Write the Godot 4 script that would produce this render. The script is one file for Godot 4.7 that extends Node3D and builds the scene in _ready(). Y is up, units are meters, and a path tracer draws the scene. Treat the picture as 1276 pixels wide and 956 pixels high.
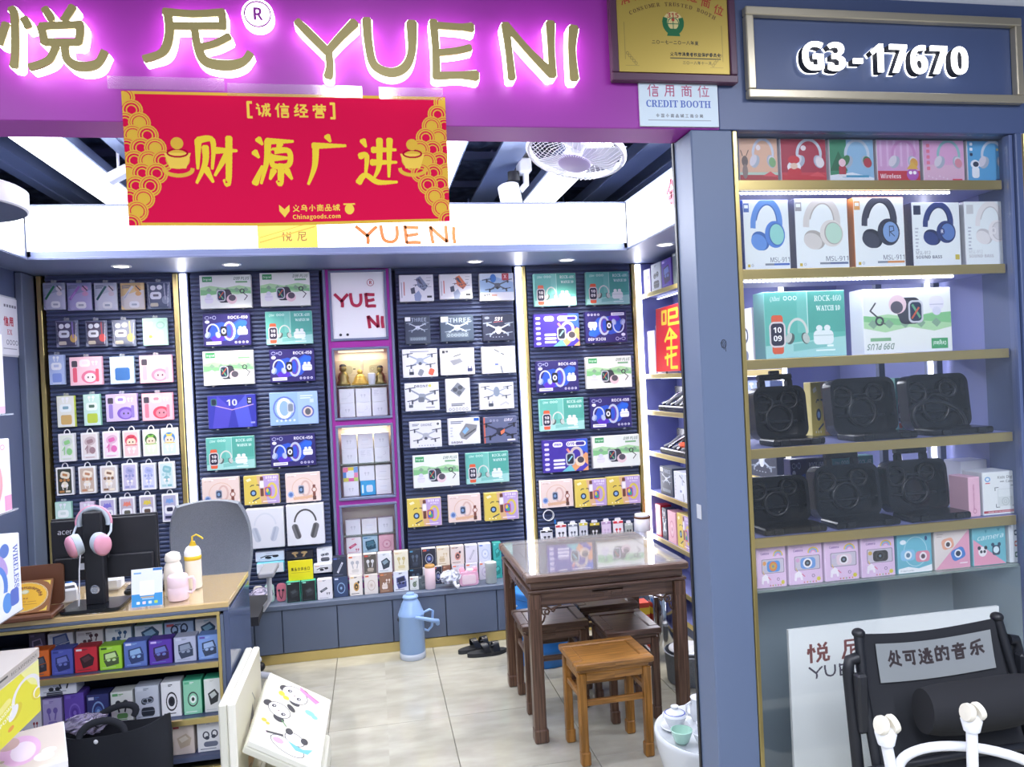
extends Node3D
# A booth in a wholesale market: purple illuminated fascia, lit slat walls full of boxed electronics,
# a sales counter, a carved table with stools and a glass display cabinet facing the corridor.

func _ready() -> void:
	# ---------- camera ----------
	var cam := Camera3D.new()
	cam.name = "camera"
	add_child(cam)
	cam.transform = Transform3D(Basis(CAMR, CAMU, CAMB), Vector3(0, 1.70, 0))
	cam.fov = 53.23
	cam.near = 0.05
	cam.current = true
	# ---------- surroundings and exposure ----------
	var we := WorldEnvironment.new()
	we.name = "world_environment"
	var env := Environment.new()
	env.background_mode = Environment.BG_COLOR
	env.background_color = hx("8f98ae")
	env.tonemap_mode = Environment.TONE_MAPPER_LINEAR
	env.tonemap_exposure = 1.06
	env.sdfgi_enabled = true
	env.ssao_enabled = true
	env.ssil_enabled = true
	we.environment = env
	add_child(we)
	# ---------- large lights: each lies just in front of the glowing face it belongs to ----------
	lamp_area(Vector3(-0.1, 2.63, -4.58), Vector3(0, 0, 1), Vector2(3.3, 0.27), 3.8)          # back lightbox
	lamp_area(Vector3(-1.80, 2.63, -3.45), Vector3(1, 0, 0), Vector2(2.2, 0.27), 1.8)         # side lightboxes
	lamp_area(Vector3(1.60, 2.63, -3.45), Vector3(-1, 0, 0), Vector2(2.2, 0.27), 1.8)
	for x: float in [-1.65, -0.58, 0.48, 1.355]:                                              # panels over the booth; the second is an added, unseen source
		lamp_area(Vector3(x, 3.055, -4.3), Vector3.DOWN, Vector2(0.22, 3.6), 2.3)
	for x: float in [-1.9, 0.0, 1.9]:                                                         # panels over the corridor
		lamp_area(Vector3(x, 3.055, 0.9), Vector3.DOWN, Vector2(0.3, 3.6), 11.5)

	make_materials()
	draw_gift_boxes()
	draw_drones()
	draw_tags()
	draw_cartons()
	draw_showcase()
	draw_signs()
	finish_sheets()
	build_shell()
	build_front()
	build_back_wall()
	build_ceiling_fittings()
	build_counter()
	build_right_shelf()
	build_showcase()
	build_furniture()
	build_desk_things()
	build_floor_things()
	build_front_things()
	build_boxes()


# ---------- mesh collector ----------
class G:
	var v := PackedVector3Array()
	var n := PackedVector3Array()
	var u := PackedVector2Array()
	var ix := PackedInt32Array()
	var xf := Transform3D()
	var uv := Vector2.ZERO
	func tri(a: Vector3, b: Vector3, c: Vector3, na: Vector3, nb: Vector3, nc: Vector3, ua := Vector2.INF, ub := Vector2.INF, uc := Vector2.INF) -> void:
		var k := v.size()
		v.append(xf * a); v.append(xf * b); v.append(xf * c)
		var bs := xf.basis
		n.append((bs * na).normalized()); n.append((bs * nb).normalized()); n.append((bs * nc).normalized())
		u.append(uv if ua == Vector2.INF else ua); u.append(uv if ub == Vector2.INF else ub); u.append(uv if uc == Vector2.INF else uc)
		if (b - a).cross(c - a).dot(na + nb + nc) > 0.0:
			ix.append(k); ix.append(k + 2); ix.append(k + 1)
		else:
			ix.append(k); ix.append(k + 1); ix.append(k + 2)
	func quad(a: Vector3, b: Vector3, c: Vector3, d: Vector3, nn: Vector3, r := Rect2()) -> void:
		# a top-left, b top-right, c bottom-right, d bottom-left
		if r.size.x != 0.0:
			var p := r.position
			var e := r.end
			tri(a, b, c, nn, nn, nn, p, Vector2(e.x, p.y), e)
			tri(a, c, d, nn, nn, nn, p, e, Vector2(p.x, e.y))
		else:
			tri(a, b, c, nn, nn, nn)
			tri(a, c, d, nn, nn, nn)
	func box(c: Vector3, s: Vector3, bv := 0.0, front := Rect2(), top := Rect2(), right := Rect2()) -> G:
		var h := s * 0.5
		var b: float = minf(bv, minf(h.x, minf(h.y, h.z)) * 0.45)
		var i := h - Vector3(b, b, b)
		for sg: float in [-1.0, 1.0]:
			# +z / -z
			var z := h.z * sg
			quad(c + Vector3(-i.x, i.y, z), c + Vector3(i.x, i.y, z), c + Vector3(i.x, -i.y, z), c + Vector3(-i.x, -i.y, z), Vector3(0, 0, sg), front if sg > 0 else Rect2())
			var y := h.y * sg
			quad(c + Vector3(-i.x, y, -i.z), c + Vector3(i.x, y, -i.z), c + Vector3(i.x, y, i.z), c + Vector3(-i.x, y, i.z), Vector3(0, sg, 0), top if sg > 0 else Rect2())
			var x := h.x * sg
			quad(c + Vector3(x, i.y, i.z), c + Vector3(x, i.y, -i.z), c + Vector3(x, -i.y, -i.z), c + Vector3(x, -i.y, i.z), Vector3(sg, 0, 0), right if sg > 0 else Rect2())
		if b > 0.0:
			for a1: float in [-1.0, 1.0]:
				for a2: float in [-1.0, 1.0]:
					quad(c + Vector3(h.x * a1, i.y * a2, i.z), c + Vector3(i.x * a1, h.y * a2, i.z), c + Vector3(i.x * a1, h.y * a2, -i.z), c + Vector3(h.x * a1, i.y * a2, -i.z), Vector3(a1, a2, 0))
					quad(c + Vector3(h.x * a1, i.y, i.z * a2), c + Vector3(i.x * a1, i.y, h.z * a2), c + Vector3(i.x * a1, -i.y, h.z * a2), c + Vector3(h.x * a1, -i.y, i.z * a2), Vector3(a1, 0, a2))
					quad(c + Vector3(i.x, h.y * a1, i.z * a2), c + Vector3(i.x, i.y * a1, h.z * a2), c + Vector3(-i.x, i.y * a1, h.z * a2), c + Vector3(-i.x, h.y * a1, i.z * a2), Vector3(0, a1, a2))
					for a3: float in [-1.0, 1.0]:
						var nn := Vector3(a1, a2, a3)
						tri(c + Vector3(h.x * a1, i.y * a2, i.z * a3), c + Vector3(i.x * a1, h.y * a2, i.z * a3), c + Vector3(i.x * a1, i.y * a2, h.z * a3), nn, nn, nn)
		return self
	func span(a: Vector3, b: Vector3, bv := 0.0) -> G:
		return box((a + b) * 0.5, (b - a).abs(), bv)
	func lathe(pr: Array, seg := 24, at := Vector3.ZERO, arc := TAU) -> G:
		# pr: [r, y] pairs bottom to top along the outside
		var m := pr.size()
		for k in m - 1:
			var r0: float = pr[k][0]; var y0: float = pr[k][1]; var r1: float = pr[k + 1][0]; var y1: float = pr[k + 1][1]
			var sn := Vector2(y1 - y0, r0 - r1).normalized()
			var n0 := sn; var n1 := sn
			if k > 0:
				var q := Vector2(y0 - pr[k - 1][1], pr[k - 1][0] - r0).normalized()
				if q.dot(sn) > 0.55: n0 = (q + sn).normalized()
			if k < m - 2:
				var q := Vector2(pr[k + 2][1] - y1, r1 - pr[k + 2][0]).normalized()
				if q.dot(sn) > 0.55: n1 = (q + sn).normalized()
			for j in seg:
				var a0 := arc * j / seg; var a1 := arc * (j + 1) / seg
				var c0 := Vector3(cos(a0), 0, sin(a0)); var c1 := Vector3(cos(a1), 0, sin(a1))
				var p00 := at + c0 * r0 + Vector3(0, y0, 0); var p10 := at + c1 * r0 + Vector3(0, y0, 0)
				var p01 := at + c0 * r1 + Vector3(0, y1, 0); var p11 := at + c1 * r1 + Vector3(0, y1, 0)
				var m00 := c0 * n0.x + Vector3(0, n0.y, 0); var m10 := c1 * n0.x + Vector3(0, n0.y, 0)
				var m01 := c0 * n1.x + Vector3(0, n1.y, 0); var m11 := c1 * n1.x + Vector3(0, n1.y, 0)
				if r0 > 1e-6: tri(p00, p10, p11, m00, m10, m11)
				if r1 > 1e-6: tri(p00, p11, p01, m00, m11, m01)
		return self
	func tube(pts: Array, rad, seg := 8, closed := false) -> G:
		var m := pts.size()
		var rings := []
		var side := Vector3.ZERO
		for k in m:
			var pa: Vector3 = pts[(k - 1 + m) % m] if (k > 0 or closed) else pts[k]
			var pb: Vector3 = pts[(k + 1) % m] if (k < m - 1 or closed) else pts[k]
			var t := (pb - pa).normalized()
			if side == Vector3.ZERO:
				side = t.cross(Vector3.UP if absf(t.y) < 0.9 else Vector3.RIGHT).normalized()
			side = (side - t * side.dot(t)).normalized()
			var up := side.cross(t).normalized()
			var r: float = rad[k] if rad is Array else rad
			var ring := []
			for j in seg:
				var a := TAU * j / seg
				var d := side * cos(a) + up * sin(a)
				ring.append([pts[k] + d * r, d])
			rings.append([ring, t])
		for k in (m if closed else m - 1):
			var A: Array = rings[k][0]; var B: Array = rings[(k + 1) % m][0]
			for j in seg:
				var j2 := (j + 1) % seg
				tri(A[j][0], A[j2][0], B[j2][0], A[j][1], A[j2][1], B[j2][1])
				tri(A[j][0], B[j2][0], B[j][0], A[j][1], B[j2][1], B[j][1])
		if not closed:
			for e in [0, m - 1]:
				var rg: Array = rings[e][0]
				var nn: Vector3 = rings[e][1] * (-1.0 if e == 0 else 1.0)
				for j in seg:
					tri(pts[e], rg[j][0], rg[(j + 1) % seg][0], nn, nn, nn)
		return self
	func prism(poly: PackedVector2Array, z0: float, z1: float, back := true) -> G:
		var t := Geometry2D.triangulate_polygon(poly)
		for k in range(0, t.size(), 3):
			var a := poly[t[k]]; var b := poly[t[k + 1]]; var c := poly[t[k + 2]]
			tri(Vector3(a.x, a.y, z1), Vector3(b.x, b.y, z1), Vector3(c.x, c.y, z1), Vector3.BACK, Vector3.BACK, Vector3.BACK)
			if back: tri(Vector3(a.x, a.y, z0), Vector3(b.x, b.y, z0), Vector3(c.x, c.y, z0), Vector3.FORWARD, Vector3.FORWARD, Vector3.FORWARD)
		var m := poly.size()
		var sg := 1.0 if Geometry2D.is_polygon_clockwise(poly) else -1.0
		for k in m:
			var a := poly[k]; var b := poly[(k + 1) % m]
			var d := (b - a).normalized()
			var nn := Vector3(-d.y, d.x, 0) * sg
			quad(Vector3(a.x, a.y, z1), Vector3(b.x, b.y, z1), Vector3(b.x, b.y, z0), Vector3(a.x, a.y, z0), nn)
		return self
	func ellipsoid(c: Vector3, r: Vector3, seg := 16, rows := 10) -> G:
		for i in rows:
			var t0 := PI * i / rows - PI / 2; var t1 := PI * (i + 1) / rows - PI / 2
			for j in seg:
				var a0 := TAU * j / seg; var a1 := TAU * (j + 1) / seg
				var q := []
				for p in [[t0, a0], [t0, a1], [t1, a1], [t1, a0]]:
					q.append(Vector3(cos(p[0]) * cos(p[1]), sin(p[0]), cos(p[0]) * sin(p[1])))
				var w := []
				for d in q: w.append((d / r).normalized())
				if i > 0: tri(c + q[0] * r, c + q[1] * r, c + q[2] * r, w[0], w[1], w[2])
				if i < rows - 1: tri(c + q[0] * r, c + q[2] * r, c + q[3] * r, w[0], w[2], w[3])
		return self
	func sheet(f: Callable, nu: int, nv: int, thick := 0.0) -> G:
		# f(s, t) -> Vector3 over the unit square, smooth normals
		var P := []
		var N := []
		for j in nv + 1:
			for i in nu + 1:
				var s := float(i) / nu; var t := float(j) / nv
				P.append(f.call(s, t))
				var dx: Vector3 = f.call(s + 0.01, t) - f.call(s - 0.01, t)
				var dy: Vector3 = f.call(s, t + 0.01) - f.call(s, t - 0.01)
				N.append(dx.cross(dy).normalized())
		for side in ([0] if thick == 0.0 else [0, 1]):
			for j in nv:
				for i in nu:
					var k := j * (nu + 1) + i
					var q := [k, k + 1, k + nu + 2, k + nu + 1]
					var pp := []; var nn := []; var uu := []
					for e in q:
						nn.append(N[e] * (1.0 if side == 0 else -1.0))
						pp.append(P[e] - (N[e] * thick if side == 1 else Vector3.ZERO))
						uu.append(Vector2(float(e % (nu + 1)) / nu, float(e / (nu + 1)) / nv))
					tri(pp[0], pp[1], pp[2], nn[0], nn[1], nn[2], uu[0], uu[1], uu[2])
					tri(pp[0], pp[2], pp[3], nn[0], nn[2], nn[3], uu[0], uu[2], uu[3])
		if thick > 0.0:
			var edge := []
			for i in nu: edge.append([i, i + 1])
			for j in nv: edge.append([j * (nu + 1) + nu, (j + 1) * (nu + 1) + nu])
			for i in nu: edge.append([nv * (nu + 1) + nu - i, nv * (nu + 1) + nu - i - 1])
			for j in nv: edge.append([(nv - j) * (nu + 1), (nv - j - 1) * (nu + 1)])
			for e in edge:
				var a: Vector3 = P[e[0]]; var b: Vector3 = P[e[1]]
				var o: Vector3 = (b - a).cross(N[e[0]]).normalized()
				quad(a, b, b - N[e[1]] * thick, a - N[e[0]] * thick, o)
		return self
	func mesh() -> ArrayMesh:
		var ar := []
		ar.resize(Mesh.ARRAY_MAX)
		ar[Mesh.ARRAY_VERTEX] = v; ar[Mesh.ARRAY_NORMAL] = n; ar[Mesh.ARRAY_TEX_UV] = u; ar[Mesh.ARRAY_INDEX] = ix
		var am := ArrayMesh.new()
		am.add_surface_from_arrays(Mesh.PRIMITIVE_TRIANGLES, ar)
		return am

static func rrect(w: float, h: float, r: float, k := 5, c := Vector2.ZERO) -> PackedVector2Array:
	var o := PackedVector2Array()
	for q in 4:
		var cc := c + Vector2((w / 2 - r) * (1 if q in [0, 3] else -1), (h / 2 - r) * (1 if q < 2 else -1))
		for i in k + 1:
			var a := PI / 2 * q + PI / 2 * i / k
			o.append(cc + Vector2(cos(a), sin(a)) * r)
	return o

static func circle2(r: float, k := 24, c := Vector2.ZERO) -> PackedVector2Array:
	var o := PackedVector2Array()
	for i in k: o.append(c + Vector2(cos(TAU * i / k), sin(TAU * i / k)) * r)
	return o

# a brush stroke: control points [x, y, width] -> outline
static func brush(pts: Array) -> PackedVector2Array:
	var p := []
	var m := pts.size()
	for k in m - 1:
		var a = pts[maxi(k - 1, 0)]; var b = pts[k]; var c = pts[k + 1]; var d = pts[mini(k + 2, m - 1)]
		var st := 6 if m > 2 else 2
		for i in st:
			var t := float(i) / st
			var o := []
			for j in 3: o.append(cubic_interpolate(b[j], c[j], a[j], d[j], t))
			p.append(o)
	p.append(pts[m - 1])
	var l := PackedVector2Array(); var r := PackedVector2Array()
	for k in p.size():
		var a = p[maxi(k - 1, 0)]; var b = p[mini(k + 1, p.size() - 1)]
		var d := Vector2(b[0] - a[0], b[1] - a[1]).normalized()
		var e := Vector2(-d.y, d.x) * maxf(p[k][2], 0.02) * 0.5
		var q := Vector2(p[k][0], p[k][1])
		if k == 0:
			q -= d * p[k][2] * 0.25; l.append(q + e * 0.6); r.append(q - e * 0.6); q += d * p[k][2] * 0.25
		l.append(q + e); r.append(q - e)
		if k == p.size() - 1:
			q += d * p[k][2] * 0.25; l.append(q + e * 0.6); r.append(q - e * 0.6)
	r.reverse()
	l.append_array(r)
	return l

# ---------- things and parts ----------
var taken := {}
var M := {}

func numbered(called: String) -> String:
	var k: int = taken.get(called, 0)
	taken[called] = k + 1
	return called if k == 0 else "%s_%03d" % [called, k]

func thing(called: String, label: String, category: String, at := Vector3.ZERO, group := "", turn := 0.0) -> Node3D:
	var o := Node3D.new()
	o.name = numbered(called)
	add_child(o)
	o.position = at
	o.rotation.y = turn
	meta(o, label, category, group)
	return o

func meta(o: Node, label: String, category: String, group := "", kind := "") -> void:
	if label: o.set_meta("label", label)
	if category: o.set_meta("category", category)
	if group: o.set_meta("group", group)
	if kind: o.set_meta("kind", kind)

func part(called: String, g, m: Material, parent: Node = self, at := Vector3.ZERO) -> MeshInstance3D:
	var o := MeshInstance3D.new()
	o.name = called
	o.mesh = g if g is Mesh else g.mesh()
	o.material_override = m
	o.cast_shadow = GeometryInstance3D.SHADOW_CASTING_SETTING_ON
	parent.add_child(o, true)
	o.position = at
	return o

func single(called: String, g, m: Material, label: String, category: String, at := Vector3.ZERO, group := "") -> MeshInstance3D:
	var o := part(numbered(called), g, m, self, at)
	meta(o, label, category, group)
	return o

func struct(called: String, g, m: Material, label := "", category := "") -> MeshInstance3D:
	var o := part(numbered(called), g, m)
	meta(o, label, category, "", "structure")
	return o

func hx(s: String) -> Color:
	return Color.html(s)

func mat(key: String, col: String, rough := 0.5, metal := 0.0) -> StandardMaterial3D:
	if M.has(key): return M[key]
	var m := StandardMaterial3D.new()
	m.resource_name = key
	m.albedo_color = hx(col)
	m.roughness = rough
	m.metallic = metal
	M[key] = m
	return m

func glow(key: String, col: String, energy: float) -> StandardMaterial3D:
	if M.has(key): return M[key]
	var m := mat(key, "ffffff", 0.6)
	m.emission_enabled = true
	m.emission = hx(col)
	m.emission_energy_multiplier = energy
	return m

func clear(key: String, col: String, alpha: float, rough := 0.03) -> StandardMaterial3D:
	if M.has(key): return M[key]
	var m := mat(key, col, rough)
	m.albedo_color.a = alpha
	m.transparency = BaseMaterial3D.TRANSPARENCY_ALPHA
	return m

func lamp_area(at: Vector3, towards: Vector3, size: Vector2, energy: float, col := "eef2ff") -> AreaLight3D:
	var l := AreaLight3D.new()
	l.name = numbered("area_light")
	l.area_size = size
	l.light_energy = energy
	l.light_color = hx(col)
	l.shadow_enabled = true
	l.area_range = 12.0
	add_child(l)
	l.position = at
	l.basis = Basis.looking_at(towards, Vector3.UP if absf(towards.y) < 0.9 else Vector3.BACK)
	return l

func lamp_omni(at: Vector3, energy: float, size: float, col := "eef2ff") -> OmniLight3D:
	var l := OmniLight3D.new()
	l.name = numbered("omni_light")
	l.light_energy = energy
	l.light_size = size
	l.light_color = hx(col)
	l.omni_range = 12.0
	l.omni_attenuation = 2.0
	l.shadow_enabled = true
	add_child(l)
	l.position = at
	return l

const HANZI := {
"悦": "18,10 18,95;8,32 5,52;28,30 33,46;52,10 60,22;86,8 76,22;50,32 50,56;50,32 86,32 86,56;50,56 86,56;60,58 58,75 44,94;74,58 74,84 80,92 94,90 96,76",
"尼": "20,10 84,10 84,34 22,34;20,10 20,55 6,94;80,46 48,60;44,42 44,80 52,92 86,90 92,76",
"诚": "10,10 20,22;5,38 22,38 22,82 34,70;42,25 92,25;55,25 54,60 42,92;55,50 74,50 72,76 64,72;68,8 74,55 92,90 95,76;92,40 66,88;82,8 92,16",
"信": "30,6 8,42;22,28 22,95;60,6 66,16;40,25 95,25;48,42 88,42;48,56 88,56;48,70 88,70 88,94 48,94 48,70",
"经": "30,8 12,34 30,34 8,60 34,56;8,84 36,76;48,14 84,14 44,50;66,32 94,50;48,60 90,60;69,60 69,90;42,91 96,91",
"营": "8,20 92,20;34,8 34,30;66,8 66,30;12,50 12,38 90,38 86,50;34,48 68,48 68,60 34,60 34,48;26,70 76,70 76,94 26,94 26,70",
"财": "10,14 42,14 42,66;10,14 10,66;26,26 26,56 8,92;28,66 44,90;50,32 96,32;78,8 78,90 68,86;76,36 48,78",
"源": "14,10 24,20;6,34 16,44;8,92 24,60;34,14 94,14;36,14 34,50 22,92;64,18 58,30;48,32 84,32 84,58 48,58 48,32;48,45 84,45;66,58 66,92 58,88;50,68 42,84;80,68 92,84",
"广": "48,4 56,14;16,22 92,22;22,22 20,60 6,94",
"进": "12,12 20,24;6,42 22,42 20,78;4,92 20,78 50,92 96,92;36,30 92,30;34,54 94,54;52,10 52,60 42,82;76,10 76,82",
"义": "44,8 54,22;16,30 40,70 90,94;84,26 56,70 10,94",
"乌": "46,4 38,16;24,16 72,16 70,44;24,16 24,44 84,44 80,90 68,86;10,66 66,66",
"小": "50,6 50,90 38,84;26,34 10,66;72,34 90,62",
"商": "50,4 50,14;8,18 92,18;34,22 40,32;66,22 60,32;14,38 14,94;14,38 86,38 86,92 76,88;42,44 32,58;58,44 68,58;36,64 64,64 64,84 36,84 36,64",
"品": "32,10 68,10 68,42 32,42 32,10;10,54 42,54 42,90 10,90 10,54;58,54 90,54 90,90 58,90 58,54",
"城": "4,36 34,36;18,10 18,78;4,82 36,70;44,26 94,26;46,26 44,60 34,92;46,50 64,50 62,76 56,72;66,8 72,56 92,90 95,78;90,40 60,90;80,8 90,18",
"消": "14,10 24,20;6,34 16,44;8,92 24,60;62,4 62,34;42,12 50,28;82,12 74,28;40,38 40,94;40,38 86,38 86,92 76,88;40,54 86,54;40,70 86,70",
"费": "20,14 80,14 80,28 20,28 16,42 86,42 82,54;40,4 38,40 16,56;60,4 60,54;26,60 26,86;26,60 74,60 74,84;50,64 46,82 14,96;58,84 88,96",
"者": "22,20 74,20;48,6 48,38;6,38 94,38;84,12 50,44 8,66;32,56 32,94;32,56 76,56 76,94 32,94;32,75 76,75",
"得": "28,6 8,28;32,26 6,56;20,46 20,94;46,8 84,8 84,38 46,38 46,8;46,23 84,23;38,50 92,50;36,66 96,66;74,50 74,92 64,88;48,74 56,84",
"过": "12,12 22,24;6,42 22,42 20,76;4,92 20,76 50,92 96,92;38,28 94,28;76,8 76,78 64,74;48,44 58,58",
"位": "30,6 8,42;22,28 22,95;62,8 66,20;40,28 94,28;52,42 58,74;84,40 74,82;36,88 98,88",
"二": "20,28 80,28;8,82 92,82",
"〇": "50,14 78,26 88,52 78,78 50,90 22,78 12,52 22,26 50,14",
"一": "8,50 92,50",
"七": "8,48 92,36;46,8 46,84 56,92 88,88 90,74",
"八": "38,20 34,56 8,92;56,12 66,54 94,90",
"年": "32,4 10,36;26,22 88,22;28,46 82,46;28,46 28,68;6,68 96,68;56,22 56,96",
"度": "50,2 54,12;14,16 92,16;18,16 18,56 6,94;26,34 88,34;42,24 42,50;70,24 70,50;42,50 70,50;30,62 80,62 54,84 24,96;38,70 60,86 92,96",
"十": "6,46 94,46;50,6 50,96",
"月": "28,10 28,60 12,94;28,10 78,10 78,92 66,88;28,36 78,36;28,60 78,60",
"市": "50,2 50,16;6,22 94,22;22,38 22,80;22,38 80,38 80,76 70,72;50,22 50,96",
"权": "6,30 42,30;24,6 24,96;24,34 6,66;28,42 40,56;46,20 88,20 76,60 42,94;50,24 66,64 94,92",
"益": "30,6 38,20;70,6 62,20;8,28 92,28;40,34 14,56;60,34 88,54;18,62 82,62 82,90;18,62 18,90;38,62 38,90;60,62 60,90;4,92 96,92",
"保": "30,6 8,42;22,28 22,95;46,10 84,10 84,38 46,38 46,10;36,54 96,54;65,38 65,96;64,56 38,84;68,56 94,82",
"护": "6,28 36,28;22,6 22,88 12,82;4,62 38,50;66,4 72,16;48,24 88,24 88,52 48,52;48,24 46,60 36,94",
"委": "76,4 24,14;8,26 92,26;50,10 50,48;48,28 14,50;52,28 88,48;6,64 94,64;44,48 28,78 70,96;68,64 54,84 20,96",
"员": "30,8 72,8 72,30 30,30 30,8;20,42 20,78;20,42 80,42 80,78;50,52 46,74 10,96;58,76 90,96",
"会": "50,4 34,28 6,48;50,4 68,28 94,46;32,42 68,42;12,58 90,58;48,58 28,88 74,84;66,70 84,94",
"用": "22,10 20,60 8,94;22,10 82,10 82,92 70,88;22,34 82,34;20,58 82,58;52,10 52,92",
"中": "18,26 82,26 82,62 18,62 18,26;50,4 50,96",
"国": "12,10 88,10 88,94 12,94 12,10;28,28 72,28;30,50 70,50;24,76 76,76;50,28 50,76;62,58 68,68",
"工": "14,18 86,18;50,18 50,84;6,86 94,86",
"分": "38,8 28,34 6,54;60,6 72,34 94,52;24,54 76,54 70,92 58,86;46,54 38,78 16,94",
"局": "20,12 82,12 82,32 22,32;20,12 18,58 6,94;24,46 88,46 84,92 72,88;36,60 64,60 64,80 36,80 36,60",
"展": "18,10 84,10 84,26 20,26;18,10 18,58 6,94;30,42 86,42;44,32 44,56;68,32 68,56;22,58 96,58;38,60 38,92 54,82;52,60 68,80 96,94;88,66 70,78",
"仅": "30,6 8,42;22,28 22,95;42,20 86,20 74,60 40,94;48,30 66,66 96,92",
"供": "30,6 8,42;22,28 22,95;40,28 94,28;54,8 54,62;78,8 78,62;34,64 98,64;54,72 38,92;76,72 94,92",
"出": "50,4 50,90;20,18 20,44 80,44 80,18;12,58 12,90 88,90 88,58",
"口": "16,18 84,18 84,86 16,86 16,18",
"可": "6,16 96,16;78,16 78,92 64,86;22,36 54,36 54,66 22,66 22,36",
"逃": "12,12 20,24;6,42 22,42 20,78;4,92 20,78 50,94 96,94;56,10 54,56 40,84;38,26 50,38;36,62 52,50;70,8 70,72 78,82 92,78;90,28 76,38;76,48 92,62",
"处": "32,6 22,36 6,62;28,24 52,24 40,66 8,94;20,40 44,74 94,92;72,6 72,76;72,30 90,48",
"的": "26,4 18,18;10,20 10,88;10,20 42,20 42,86 10,86;10,52 42,52;62,6 50,40;56,22 92,22 88,90 74,84;62,46 72,60",
"音": "50,4 50,14;16,18 84,18;34,24 40,36;66,24 60,36;6,42 94,42;28,54 72,54 72,94 28,94 28,54;28,74 72,74",
"乐": "78,8 24,20;24,20 16,48 88,48;52,30 52,90 40,84;32,60 12,84;70,60 90,82",
"金": "50,4 34,28 6,46;50,4 68,28 94,44;30,48 70,48;16,64 84,64;50,48 50,90;30,70 38,84;70,70 62,84;6,92 94,92",
}
# shop name in brush capitals, [x, y, width] per point in design units
const NAME := [
	[[[370, 26, 8], [382, 38, 10], [408, 64, 10]], [[442, 28, 12], [424, 46, 10], [408, 64, 9]], [[409, 60, 9], [411, 82, 9], [409, 95, 11]]],
	[[[457, 24, 11], [459, 52, 10], [466, 80, 10], [486, 90, 11], [504, 84, 11], [513, 64, 10], [513, 28, 13]]],
	[[[540, 26, 10], [543, 60, 9], [544, 96, 10]], [[541, 31, 8], [568, 33, 7], [588, 34, 12]], [[548, 65, 5], [568, 63, 7], [586, 59, 8]], [[545, 94, 10], [572, 93, 9], [594, 94, 13]]],
	[[[630, 30, 11], [634, 62, 9], [638, 97, 10]], [[632, 32, 8], [658, 62, 9], [688, 92, 12]], [[686, 28, 12], [687, 60, 9], [689, 94, 10]]],
	[[[715, 34, 13], [713, 62, 10], [716, 98, 12]]],
]
const YUE := [[[7, 29, 7], [4, 40, 7.5], [-1, 54, 5]], [[14, 10, 9], [18, 22, 8], [18.5, 66, 8], [17, 82, 9.5]], [[29, 22, 6], [33, 29, 8.5], [35, 34, 5]], [[55, 10, 7], [60, 17, 9], [64, 24, 8]], [[90, 8, 9], [85, 16, 8], [79, 25, 6]], [[50, 32, 6], [53, 42, 8], [55, 53, 8.5]], [[50, 32, 7.5], [76, 31, 7.5], [101, 30, 9]], [[99, 30, 9], [99, 42, 8.5], [97, 53, 8.5]], [[55, 52, 7.5], [76, 52, 7], [98, 52, 8]], [[69, 57, 8.5], [62, 72, 8], [50, 79, 7], [36, 83, 5]], [[80, 57, 8], [83, 73, 9], [98, 82, 11], [120, 79, 10], [130, 63, 3]]]
const NI := [[[204, 14, 7.5], [240, 17, 8.5], [278, 15, 9]], [[276, 15, 9], [277, 25, 8.5], [277, 35, 8]], [[211, 32, 7.5], [244, 32, 7], [278, 32, 7.5]], [[208, 13, 9], [211, 40, 10], [203, 64, 9.5], [179, 73, 5]], [[285, 45, 9], [267, 54, 8], [246, 59, 5]], [[242, 35, 5.5], [246, 57, 9.5], [256, 76, 11], [283, 81, 12], [303, 76, 9.5], [312, 65, 2.5]]]
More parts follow.
